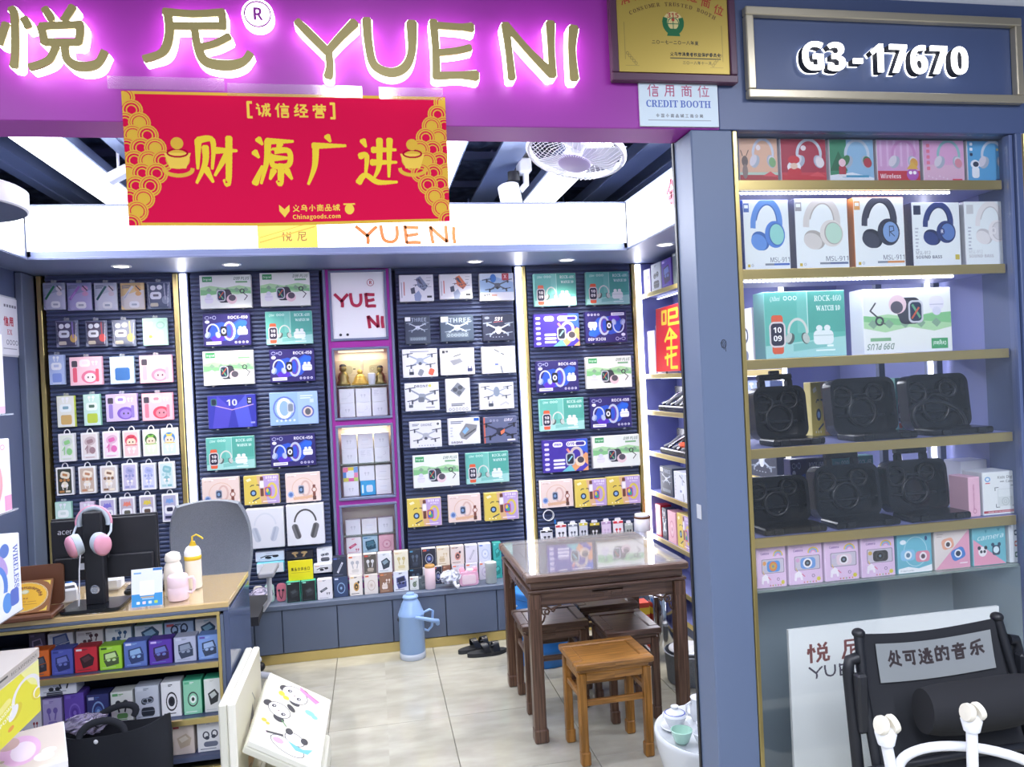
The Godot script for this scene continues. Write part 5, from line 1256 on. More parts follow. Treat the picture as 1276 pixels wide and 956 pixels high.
func draw_showcase() -> void:
	# row of children's headset boxes on the top shelf
	var kids := [["k_deer", "dfb49a", "c9d0e2", "b03a40", "7fae78"], ["k_red", "a83248", "c6d0dc", "c8323c", "e6e2e6"], ["k_forest", "8fbadb", "c2d0e0", "3f7a54", "b0404c"], ["k_pink", "cda0cc", "c88fc4", "c43a50", "d8a24c"], ["k_rose", "dcb6cf", "90c0c4", "e2d9e6", "d88fa0"], ["k_astro", "5aa4d6", "c6d4e6", "4f94cc", "e0c24a"]]
	for i in kids.size():
		var k: Array = kids[i]
		cell(k[0], 200, 190, k[1], "d4cfd6")
		match i:
			0, 1: R(0, 74, 100, 8, ["b8d0c0", "c8404c"][i]); R(0, 80, 100, 20, k[3]); P([Vector2(60, 82), Vector2(80, 72), Vector2(100, 84)], "d8525a"); E(50, 20, 6, 6, "e9dfe4")
			2: R(0, 0, 38, 100, "3f8a68"); P([Vector2(0, 70), Vector2(20, 26), Vector2(40, 70)], "2f6a4c"); P([Vector2(0, 96), Vector2(0, 80), Vector2(50, 74), Vector2(100, 86), Vector2(100, 96)], "e4ecf4"); R(28, 80, 60, 5, "4c9cc0")
			3: for j in 6: R(6 + j * 16, 0, 5, 60, "d9b6da")
			4: R(0, 0, 100, 56, "d9a6cf"); for j in 5: RR(8, 8 + j * 13, 8, 8, 2, "e07a94")
			5: RR(6, 4, 7, 7, 2, "f0f4fa"); RR(6, 16, 7, 7, 2, "f0f4fa"); RR(6, 28, 7, 7, 2, "2a3450"); E(84, 70, 3, 3, "f0e08a"); E(74, 20, 3, 3, "f0e08a")
		headset(62, 34, 62, k[2], "d6d2de" if i != 2 else "3f7a4c", "a9b4c6")
		E(86, 52, 9, 11, k[4], -0.3)
		match i:
			0: E(14, 50, 8, 12, "6a5a58"); E(14, 72, 7, 16, "8a7672"); L([Vector2(8, 38), Vector2(4, 26)], 2, "5a4640"); L([Vector2(18, 38), Vector2(24, 26)], 2, "5a4640")
			1: E(28, 62, 15, 13, "eeeef2"); RR(14, 64, 30, 30, 9, "c82f3c"); E(28, 46, 13, 9, "c82f3c"); E(28, 60, 8, 7, "e8c8b4")
			2: RR(20, 58, 16, 26, 5, "b0404c"); E(28, 52, 8, 9, "ecc8d4"); R(20, 78, 16, 6, "e8e8ee")
			3: R(0, 70, 100, 30, "c23848"); T("Wireless", 6, 77, 10, "f6eef2", "bold", 48); E(82, 78, 14, 14, "b060b8"); E(77, 74, 4, 4, "ffffff"); E(87, 74, 4, 4, "ffffff"); P([Vector2(68, 66), Vector2(96, 66), Vector2(82, 48)], "dcb050")
			4: for j in 6: E(12 + j * 9, 82 + (j % 3) * 3, 2, 2, "e8cfe0"); R(70, 88, 24, 7, "d84a64")
			5: RR(10, 60, 18, 26, 6, "eaf0f8"); E(18, 54, 11, 10, "eaf0f8"); E(20, 54, 7, 6, "2c3850"); R(68, 88, 26, 6, "2f5a94")
	# headset boxes on the second shelf
	var hs := [["m_blue", "5f8fd6", "4f7fcc", "3a64a8", "8fd0c8"], ["m_cream", "cfccc8", "d8d5d0", "a8a49e", "b4d6c4"], ["m_black", "3d4152", "33384a", "20242f", "7a9ccc"], ["m_navy", "2f3f7a", "2b3a72", "1e2850", "5a7ab8"], ["m_white", "e2e0e0", "e6e4e4", "c2c0c2", "d6d4d6"]]
	for i in hs.size():
		var k: Array = hs[i]
		cell(k[0], 270, 340, "e3ecee", ["2f4a9a", "5a5e74", "c8793c", "2a3354", "d8dce2"][i])
		if i < 3:
			big_headset(52, 46, 82, k[1], k[2], k[3], k[4])
			R(1, 6, 12, 16, ["4a6ab0", "9a9ca0", "d09a58"][i]); R(3, 9, 8, 6, "e4ecf2")
			T("MSL-911", 56, 104, 8.5, "5a6474", "regular", 42)
			R(6, 116, 5, 5, "c8b040"); O(16, 118, 2, 2, 0.8, "8a929c"); R(44, 115, 54, 3.5, ["3f66b8", "5a6a94", "d08a4c"][i]); R(44, 115, 20, 3.5, "7d8794")
			if i == 2: L([Vector2(70, 70), Vector2(70, 52), Vector2(78, 52), Vector2(79, 60), Vector2(71, 62), Vector2(80, 70)], 1.6, "2c3850")
		else:
			big_headset(56, 44, 74, k[1], k[2], k[3], k[4])
			R(4, 6, 15, 18, ["28304c", "c6c9cc"][i - 3]); E(62, 58, 6, 7, k[2]); T("R", 60, 54, 7, "dfe6f4" if i == 3 else "b6b4b8", "bold")
			lines(6, 50, 7, 7, 7, 3, "b0b8c4")
			T("MSL-912", 6, 96, 7, "8a919c" if i == 3 else "b9bcc2", "regular", 30); T("SOUND BASS", 6, 105, 6, "5a6272" if i == 3 else "b4b4b8", "bold", 54); R(88, 104, 9, 10, "c8b84a")
	# black tool cases carry only small printed fittings; the other boxes of shelves four and five
	cell("kids_camera", 200, 250, "e6ecec", "d8dee4")
	T("Kids Digital", 40, 12, 8, "59605f", "regular", 54); T("Camera", 62, 25, 7.5, "59605f", "regular", 30); R(46, 28, 11, 2, "59605f"); O(13, 20, 6, 6, 3, "6aa4d8"); R(7, 30, 12, 3, "d05a64")
	for q in [[32, 46, 1, 1], [84, 42, -1, 1], [34, 104, 1, -1], [86, 102, -1, -1]]: L([Vector2(q[0] + 9 * q[2], q[1]), Vector2(q[0], q[1]), Vector2(q[0], q[1] + 9 * q[3])], 2, "5a6264")
	RR(38, 50, 42, 52, 4, "d6dedd"); RR(40, 52, 38, 22, 3, "e4ebea"); O(59, 88, 9, 11, 1.6, "b4bebc"); O(59, 88, 4, 5, 1.2, "b4bebc")
	R(0, 113, 100, 7, "b04450"); T("Hold on to memories", 12, 114.5, 4, "f2e4e6", "bold", 70)
	cell("photo_printer", 130, 330, "e4b8cc", "e4b8cc")
	T("PHOTO PRINTING CAMERA", 36, 205, 15, "b06a8c", "bold", 160, -PI / 2); O(50, 220, 14, 14, 4, "b8708f")
	cell("white_small", 120, 120, "e2e4ee", "d8dae6")
	R(0, 80, 100, 6, "cfd2de")
	for i in 4:
		var bc: String = ["5a94d4", "6f9cd8", "e2ccd8", "3a3a3c"][i]
		cell("u_cam%d" % i, 190, 220, "dfc3e2", "e9d6ee")
		T("Children's toy", 8, 6, 4.5, "9a7cae", "regular", 34); T("Camera", 14, 14, 7, "7a5a9c", "bold", 28)
		arc(74, 26, 15, 14, PI, TAU, 4, "e6c25a"); arc(74, 26, 11, 10, PI, TAU, 4, "7fb4dc"); arc(74, 26, 7, 6, PI, TAU, 3, "d88fb4")
		RR(16, 34, 78, 42, 4, "8b8096"); RR(18, 36, 74, 38, 3, "c8c2d0"); RR(34, 40, 46, 32, 10, bc); E(56, 56, 14, 14, ["d8834a", "f0eef2", "e9e6ea", "4a4a4c"][i]); E(56, 56, 9, 9, ["c8a84c", "3c3e46", "33363e", "26262a"][i]); E(56, 56, 4, 4, "7a8c9c")
		E(26, 46, 6, 6, ["e0a060", "d4a4cc", "c8b4d4", "c8a85a"][i])
		P([Vector2(16, 84), Vector2(28, 76), Vector2(38, 84), Vector2(40, 104), Vector2(34, 104), Vector2(32, 96), Vector2(22, 96), Vector2(20, 106), Vector2(14, 104)], "f2ecf4"); L([Vector2(24, 78), Vector2(20, 68)], 2, "e0b84c"); L([Vector2(38, 86), Vector2(46, 94)], 3, "d87a9c")
		O(72, 94, 4, 4, 1.4, "6a5a7a"); E(88, 104, 6, 6, "d8cc4c"); for j in 5: E(44 + j * 9, 111, 2.4, 2.4, ["c87a94", "d8a05a", "8fb88a"][j % 3])
	cell("u_teal_pair", 190, 190, "6fb9cb", "7cc2d2")
	P([Vector2(0, 88), Vector2(30, 84), Vector2(60, 90), Vector2(100, 82), Vector2(100, 100), Vector2(0, 100)], "eef2f4"); O(52, 46, 34, 38, 1.2, "d4eaf0"); RR(8, 40, 42, 28, 9, "8cc4e4"); E(30, 54, 11, 11, "e4eef4"); E(30, 54, 6, 6, "5a7c94"); RR(52, 46, 42, 28, 9, "dd8fa4"); E(74, 60, 11, 11, "f0e6ea"); E(74, 60, 6, 6, "5a4a54"); E(16, 20, 9, 6, "e8f2f6"); E(84, 14, 4, 6, "3a4a7a"); T("Children's camera", 6, 92, 4, "7a8c94", "regular", 40)
	cell("u_split_pair", 190, 190, "e2d9d4", "e4dcd8")
	P([Vector2(100, 0), Vector2(100, 100), Vector2(0, 100)], "e2a4bc"); RR(20, 20, 34, 28, 9, "e6a98c", -0.2); E(38, 36, 10, 10, "f2ece8"); E(38, 36, 6, 6, "4a4448"); RR(46, 48, 40, 30, 10, "4f84cc", -0.35); E(66, 62, 11, 11, "e8eef6"); E(66, 62, 7, 7, "2c3448"); lines(6, 8, 18, 2, 6, 2, "b4a8a4"); R(70, 86, 22, 3, "f4e4ea")
	cell("u_camera_word", 190, 190, "73bcc8", "7cc4d0")
	P([Vector2(0, 30), Vector2(0, 100), Vector2(100, 100)], "e5a0b8"); T("camera", 12, 22, 13, "e0f2f4", "regular", 80, -0.06, 0.3); E(28, 64, 13, 13, "f2f0f2"); E(18, 54, 5, 5, "33343c"); E(38, 54, 5, 5, "33343c"); E(24, 64, 4, 4, "3a3c44"); E(34, 64, 4, 4, "3a3c44"); RR(58, 50, 24, 26, 7, "33475c"); E(70, 62, 9, 9, "d6ecf2"); E(60, 48, 5, 5, "33475c"); E(80, 48, 5, 5, "33475c"); P([Vector2(36, 8), Vector2(44, 8), Vector2(40, 18)], "4a98a8"); P([Vector2(74, 6), Vector2(84, 6), Vector2(79, 14)], "4a98a8")
	cell("u_white_strip", 80, 220, "dfe6ea", "dfe6ea")
	for j in 3: RR(48, 40 + j * 80, 34, 40, 8, ["33445c", "b8604c", "3f6a50"][j]); E(64, 60 + j * 80, 10, 10, "d8e2e6")

func draw_signs() -> void:
	# red banner
	cell("banner", 1180, 490, "c81644", "b01034")
	R(0, 0, 100, 0.9, "cfa63e"); R(0, HH - 0.9, 100, 0.9, "cfa63e")
	for side in 2:
		for i in 11:
			for j in 3:
				var yy := 2.0 + i * 3.9
				var xx := 0.6 + j * 4.2 + (2.1 if i % 2 else 0.0)
				if xx > 11.5 - absf(yy - 20.5) * 0.52 + 1.0: continue
				if side == 1: xx = 100 - xx
				E(xx, yy, 3.3, 3.3, "c81644"); O(xx, yy, 3.1, 3.1, 0.45, "cfa63e"); O(xx, yy, 2.45, 2.45, 0.5, "cfa63e")
				if (i + j) % 3: O(xx, yy, 1.5, 1.5, 0.4, "cfa63e")
				else: E(xx, yy, 1.9, 1.9, "cfa63e")
		var bx := 15.4 if side == 0 else 88.4
		E(bx, 21, 3.6, 3.0, "cfa63e"); P([Vector2(bx - 4, 19), Vector2(bx + 4, 19), Vector2(bx + 2.4, 23.8), Vector2(bx - 2.4, 23.8)], "e0bc50"); O(bx, 19, 3, 1.2, 0.5, "a01030"); E(bx, 16, 1.9, 1.9, "cfa63e"); arc(bx, 24, 4.2, 2, 0, PI, 1.2, "cfa63e")
	Z("诚信经营", 39.5, 2.9, 4.6, "e3c24e", 0.13, 0.26); L([Vector2(38.2, 2.9), Vector2(37.2, 2.9), Vector2(37.2, 7.5), Vector2(38.2, 7.5)], 0.8, "e3c24e"); L([Vector2(62.8, 2.9), Vector2(63.8, 2.9), Vector2(63.8, 7.5), Vector2(62.8, 7.5)], 0.8, "e3c24e")
	var big := "财源广进"
	for k in 4:
		var x0: float = [20.5, 38.0, 54.8, 71.0][k]
		for l in hanzi(big[k]):
			var q := []
			for p: Vector2 in l: q.append([x0 + p.x * 13.5 - p.y * 1.0, 12.6 + p.y * 17.0, 1.75])
			q[0][2] = 2.2
			q[q.size() - 1][2] = 0.9
			fill(brush(q), hx("dfc23a"))
	Z("义乌小商品城", 49.3, 35.0, 2.3, "e3c24e", 0.13, 0.1); T("Chinagoods.com", 49.3, 38.2, 1.4, "e3c24e", "bold", 15)
	P([Vector2(45.2, 35), Vector2(46.8, 36.4), Vector2(48.4, 35), Vector2(48.4, 37), Vector2(46.8, 39), Vector2(45.2, 37)], "e3c24e"); E(46.8, 35.6, 0.6, 0.6, "c81644")
	E(67.3, 36.8, 1.5, 1.7, "e3c24e"); L([Vector2(65.6, 35.2), Vector2(69, 35.2)], 0.5, "e3c24e")
	# brass honour plaque
	cell("honour_plaque", 640, 500, "b9a04a", "b9a04a")
	var arcs := "消费者信得过商位"
	for k in 8:
		var a := (k - 3.5) * 0.135
		var c := Vector2(50, 108) + Vector2(sin(a), -cos(a)) * 96
		Z(arcs[k], c.x - 4.4, c.y - 4.4 + a * 3, 8.8, "b0432f", 0.11, 0, a * 0.7)
	var ce := "CONSUMER TRUSTED BOOTH"
	for k in ce.length():
		var a := (k - 10.5) * 0.0435
		var c := Vector2(50, 108) + Vector2(sin(a), -cos(a)) * 86
		if ce[k] != " ": T(ce[k], c.x - 1.4, c.y - 1.4, 3.0, "5b3f2a", "serif_bold", 0, a)
	E(50, 37, 9, 9, "d9c88a"); arc(50, 37, 7.6, 8, -0.35, PI + 0.35, 4.2, "1f6a40"); P([Vector2(46, 42), Vector2(54, 42), Vector2(56, 48), Vector2(44, 48)], "1f6a40"); O(50, 38, 5, 5, 0.6, "1f6a40"); L([Vector2(45, 38), Vector2(55, 38)], 0.6, "1f6a40"); L([Vector2(50, 33), Vector2(50, 43)], 0.6, "1f6a40"); T("315", 44.8, 29, 4.0, "b0432f", "bold", 10.4); E(50, 34.6, 1.4, 1.4, "b0432f")
	Z("二〇一七一二〇一八年度", 30, 51.5, 3.4, "3f3a28", 0.13, 0.14)
	Z("义乌市消费者权益保护委员会", 46, 61, 3.3, "26241c", 0.15, 0.08); R(46, 65.5, 46, 0.9, "4c4630")
	Z("二〇一八年十一月", 57, 68, 3.0, "4a442e", 0.12, 0.12)
	for s: float in [0.0, 1.0]:
		var bx: float = lerpf(6, 94, s)
		var d: float = lerpf(1, -1, s)
		R(bx - 0.2 + d * 0, 38, 0.4, 30, "8a7a40"); L([Vector2(bx, 73), Vector2(bx + d * 12, 73)], 0.4, "8a7a40")
		for q in 5: O(bx + d * (2 + q * 1.8), 71 - (4 - q) * 2, 1.1, 1.1, 0.4, "7a6c3a")
	# credit sign
	cell("credit_sign", 400, 220, "d3e2ec", "e2ebf0")
	Z("信用商位", 10, 5, 15, "a83a66", 0.085, 0.42); T("CREDIT BOOTH", 8.5, 24, 8.2, "2f57b4", "serif_bold", 82)
	Z("中国小商品城工商分局", 20, 40, 4.6, "5a6068", 0.12, 0.34); R(10, 47.4, 80, 0.9, "7d858d")
	# yellow notice on the ledge
	cell("yellow_notice", 220, 140, "e8dd1e", "d8ce20")
	Z("展品仅供出口", 11, 22, 11, "3a381c", 0.13, 0.2); R(12, 38, 76, 1.6, "b4ac30")
	# white board with the shop's name
	cell("white_board", 500, 560, "f0f6f6", "f0f6f6")
	for q in [["悦", 8.0], ["尼", 23.6]]: Z(q[0], q[1], 7.5, 10.2, "7d4a48", 0.11, 0)
	name_strokes(8.2, 19.6, 0.082, 9.5, "4a4654")
	# gilt award disc
	cell("gilt_award", 300, 300, "8a5a30", "7a4e2a")
	E(50, 50, 45, 45, "e0d4b0"); E(50, 50, 42, 42, "dfae2a"); O(50, 50, 43.4, 43.4, 1.4, "b8903a")
	var ring := "义乌市消费者权益保护委员会"
	for k in 13:
		var a := (k - 6) * 0.235
		var c := Vector2(50, 52) + Vector2(sin(a), -cos(a)) * 31
		var half := Vector2(4, 4).rotated(a)
		Z(ring[k], c.x - half.x, c.y - half.y, 8, "7a4a1a", 0.14, 0, a)
	E(50, 34, 8, 7, "b9b88a"); E(50, 34, 5.6, 5, "d8d6b4"); Z("小商品", 43, 52, 4.4, "9a5f1c", 0.14, 0.2); Z("信用商位", 27, 61, 6.5, "b8842c", 0.12, 0.1); R(58, 64, 16, 2, "b8842c"); R(36, 72, 40, 1.4, "a8741f")
	for q in [[4, 4, 1, 1], [96, 4, -1, 1], [4, 96, 1, -1], [96, 96, -1, -1]]: P([Vector2(q[0], q[1]), Vector2(q[0] + 15 * q[2], q[1]), Vector2(q[0] + 7 * q[2], q[1] + 4 * q[3]), Vector2(q[0] + 4 * q[2], q[1] + 7 * q[3]), Vector2(q[0], q[1] + 15 * q[3])], "e6c64a")
	# payment card: the square code and the mascot are left out
	cell("pay_card", 170, 226, "eaf1f6", "e2eaf0")
	R(0, 88, 100, HH, "3d9ad8"); R(70, 0, 30, 9, "3d7ec0"); R(8, 12, 24, 5, "7ab0dc"); RR(26, 42, 48, 52, 3, "f4f6f8"); R(30, 98, 42, 4, "e0b87a"); R(34, 104, 38, 3, "c8e0f2")
	for k in 4: RR(16 + k * 19, 114, 11, 10, 2, ["e8f4fc", "f0d8dc", "d8ecf8", "b8dc6a"][k])
	# play mat cover
	cell("panda_mat", 340, 580, "d8d7c2", "f2f2e6")
	for q in [[44, 30, 20, 19, 0.5], [27, 82, 17, 15, 0.5]]:
		E(q[0] - 19, q[1] - 6, 6, 8, "3b3a3e", 0.4); E(q[0] + 2, q[1] + 19, 9, 7, "3b3a3e", q[4]); E(q[0] + 16, q[1] - 16, 5, 9, "3b3a3e", -0.7)
		E(q[0], q[1], q[2] + 1.2, q[3] + 1.2, "4a494e", q[4]); E(q[0], q[1], q[2], q[3], "f7f6f2", q[4])
		E(q[0] - 9, q[1] - 5, 3.2, 4.2, "3b3a3e", 0.5); E(q[0] + 7, q[1] + 6, 3.2, 4.2, "3b3a3e", 0.5); E(q[0] - 8.4, q[1] - 5.4, 1.1, 1.4, "f4f4f0"); E(q[0] + 7.6, q[1] + 5.6, 1.1, 1.4, "f4f4f0"); E(q[0] - 0.6, q[1] + 2, 1.6, 1.4, "7a5a5c")
	P([Vector2(48, 4), Vector2(84, 20), Vector2(78, 30), Vector2(52, 14)], "dc86b4"); L([Vector2(50, 4), Vector2(82, 22)], 1.2, "b45a8c"); E(24, 40, 5, 6, "dcc83c"); E(32, 46, 5, 5, "dcc83c"); E(72, 58, 8, 6, "84bfc4", 0.2); E(80, 63, 5, 5, "84bfc4"); E(10, 118, 4, 4, "dcb83c"); E(16, 122, 3, 3, "dcb83c"); L([Vector2(34, 102), Vector2(42, 112)], 2, "5a8a58")
	E(50, 152, 26, 14, "f7f6f2", 0.3); O(50, 152, 26, 14, 1.2, "4a494e", 0.3); E(58, 132, 15, 12, "f7f6f2", 0.3); O(58, 132, 15, 12, 1.2, "4a494e", 0.3); E(48, 120, 5.5, 7, "3b3a3e"); E(72, 128, 5.5, 7, "3b3a3e"); P([Vector2(48, 140), Vector2(72, 146), Vector2(86, 138), Vector2(80, 152), Vector2(62, 154)], "6cb4c8"); E(36, 148, 8, 6, "e0a2bc"); L([Vector2(18, 140), Vector2(40, 134)], 4, "3b3a3e"); E(14, 146, 6, 6, "e6c2d2")
	cell("mat_edge_print", 180, 480, "d9d5bd", "f2f0e2")
	L([Vector2(60, 60), Vector2(70, 90), Vector2(58, 120)], 2, "8a8a80"); P([Vector2(40, 120), Vector2(60, 84), Vector2(66, 170), Vector2(36, 170)], "3b3a3e"); E(52, 140, 10, 26, "e9c08a"); R(34, 170, 34, 40, "d8a86c"); T("Dolly", 34, 240, 30, "4a4744", "regular", 22, 0); L([Vector2(30, 190), Vector2(44, 200), Vector2(30, 220)], 2, "4a4744"); E(16, 252, 10, 8, "dc9cc0")
	# three left box faces and big boxes
	cell("side_rose", 120, 250, "ece6ee", "f0ecf2")
	E(40, 120, 26, 34, "e8b4b8"); E(60, 96, 16, 20, "dc7a70"); E(20, 176, 20, 20, "c8d8ea"); R(0, 190, 100, 18, "e2b8d8")
	cell("side_pink", 130, 250, "eeeaf0", "f4f2f6")
	arc(26, 110, 40, 70, -0.6, 1.2, 16, "e0a0a8"); E(44, 150, 16, 24, "e08a90", 0.4); R(60, 60, 8, 70, "dca4b8"); R(78, 150, 22, 40, "e2a0c4"); O(78, 20, 6, 6, 2, "d89ab0")
	cell("wireless_box", 250, 400, "e9edf4", "f2f3f6")
	T("WIRELESS", 94, 20, 12, "4a62b4", "serif_bold", 90, PI / 2); E(60, 24, 12, 14, "5a7ac0"); E(54, 52, 9, 24, "b8a0d8", -0.4); arc(34, 92, 26, 40, PI * 0.9, PI * 2.1, 10, "5a86d4"); E(62, 130, 12, 20, "5a94d8"); E(14, 126, 14, 16, "b4d4dc"); RR(70, 108, 22, 34, 6, "5a70c0"); R(0, 30, 8, 18, "4a6ac8")
	cell("yellow_headset", 270, 320, "e0da3f", "cfc8be")
	R(0, 0, 5, HH, "e2dcf0"); R(4, 0, 13, 16, "dd8648"); P([Vector2(60, 0), Vector2(100, 0), Vector2(100, 60), Vector2(80, 40)], "e8e696"); headset(70, 54, 66, "e2e0e2", "e8e6e8", "d8c83c"); E(94, 72, 7, 10, "e6d848")
	T("HANDMAN", 10, 56, 8, "f4f2dc", "bold", 34, -0.3); T("POPP", 14, 70, 8, "f4f2dc", "bold", 26, -0.3); E(36, 96, 6, 5, "e09a48"); RR(10, 34, 30, 14, 7, "ece488", -0.4)
	cell("headphone_top", 270, 90, "b9b1a8", "b9b1a8")
	T("HEADPHONE", 40, 13, 10, "6c6660", "serif_bold", 56); RR(6, 10, 28, 7, 2, "4a4642")
	cell("candy_top", 260, 170, "d8ccc0", "e8e6ea")
	E(50, 30, 36, 16, "e0b4d4"); E(46, 32, 24, 10, "efe0ec"); E(72, 20, 16, 9, "c8a8a0"); E(22, 48, 10, 8, "f2f0ee"); E(34, 52, 7, 6, "f2f0ee"); for k in 8: E(6 + k * 13, 6 + (k % 3) * 5, 3, 2, "b8a890")
	cell("stripe_top", 260, 150, "4a4ea8", "5a56b0")
	P([Vector2(0, 20), Vector2(30, 6), Vector2(40, 14), Vector2(0, 34)], "d8c23c"); P([Vector2(10, 0), Vector2(40, 0), Vector2(24, 14)], "4f9a58"); P([Vector2(40, 40), Vector2(100, 8), Vector2(100, 24), Vector2(56, 54)], "cc3a44"); E(40, 36, 26, 13, "e4e0da"); E(24, 40, 12, 9, "efece6"); P([Vector2(0, 46), Vector2(60, 50), Vector2(100, 30), Vector2(100, HH), Vector2(0, HH)], "e9e7ee"); P([Vector2(0, 50), Vector2(24, 50), Vector2(10, HH), Vector2(0, HH)], "d8c040")
	# notice on the dark wall
	cell("wall_notice", 240, 320, "e9ebf2", "c8ccd6")
	for k in 5: R(30 + k * 12, 16, 8, 6, "6a6e7c")
	Z("信用", 26, 44, 22, "b83048", 0.16, 0.1); T("EX", 40, 74, 12, "b83048", "serif_bold"); row(40, 104, 4, 14, 5, "7c8090"); R(20, 118, 62, 2, "9a9eac")
	# red paper bag with yellow lettering
	cell("red_bag", 240, 340, "c8202c", "b01c28")
	for l in [[[28, 10], [28, 36], [44, 36], [44, 10], [28, 10]], [[56, 10], [56, 40], [96, 40]], [[56, 10], [90, 10], [90, 26], [56, 26]], [[60, 50], [40, 76]], [[60, 50], [88, 70]], [[50, 70], [84, 70]], [[66, 58], [66, 92]], [[48, 92], [90, 92]], [[50, 104], [50, 128]], [[40, 112], [86, 106]], [[66, 98], [66, 134], [90, 134]]]:
		var q := []
		for p in l: q.append(Vector2(p[0], p[1]))
		L(q, 7, "e2c832")
	# mesh print on the folding chair; its grey paints the black mesh as lit
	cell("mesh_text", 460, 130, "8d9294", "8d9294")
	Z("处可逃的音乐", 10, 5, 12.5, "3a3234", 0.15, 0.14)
	# small emblem
	cell("gold_emblem", 200, 80, "ecc94a", "dcb83c")
	Z("悦尼", 40, 12, 17, "8a5a1e", 0.1, 0.5); L([Vector2(4, 30), Vector2(96, 4)], 2.4, "d09a2c"); L([Vector2(4, 22), Vector2(80, 0)], 1.6, "d09a2c")
	# play mat under the folded one
	cell("forest_print", 300, 220, "e4dcc2", "e4dcc2")
	E(30, 40, 26, 22, "2f6a54"); E(50, 50, 22, 18, "3f7a60"); E(46, 24, 8, 8, "d86a58"); E(70, 44, 18, 14, "c88a58"); E(84, 62, 12, 9, "5ab0a4"); E(24, 30, 8, 7, "e6e2d2"); E(60, 62, 12, 8, "b8743f")
	# fridge-like white card with the drawn menu in the upper niche
	cell("niche_card", 120, 110, "d6cfae", "d6cfae")
	RR(22, 20, 46, 30, 12, "b9b490"); R(70, 30, 10, 4, "6a664c"); O(36, 34, 7, 5, 1.5, "8a8464"); R(50, 52, 44, 2, "c2bb98"); R(14, 52, 30, 30, "c9c19c")

# the shop's name in brush capitals; unit = size of one design unit (letters 95 high)
func name_strokes(x: float, y: float, unit: float, width: float, col: String) -> void:
	for l in NAME:
		for s in l:
			var q := []
			for p in s: q.append([x + (p[0] - 365) * unit, y + (p[1] - 25) * unit, (width if width > 0.0 else p[2]) * unit])
			fill(brush(q), hx(col))


func noise_image(w: int, h: int, a: String, b: String, fx: float, fy: float, sd: int, sharp := 1.0, oct := 4) -> ImageTexture:
	var nz := FastNoiseLite.new()
	nz.seed = sd
	nz.frequency = 1.0
	nz.fractal_octaves = oct
	var i2 := Image.create(w, h, false, Image.FORMAT_RGB8)
	var ca := hx(a); var cb := hx(b)
	for y in h:
		for x in w:
			var t := clampf(nz.get_noise_2d(x * fx, y * fy) * sharp + 0.5, 0.0, 1.0)
			i2.set_pixel(x, y, ca.lerp(cb, t))
	return ImageTexture.create_from_image(i2)

func textured(key: String, tex: Texture2D, scale: Vector3, rough: float, world := true) -> StandardMaterial3D:
	var m := mat(key, "ffffff", rough)
	m.albedo_texture = tex
	m.uv1_triplanar = true
	m.uv1_world_triplanar = world
	m.uv1_scale = scale
	return m

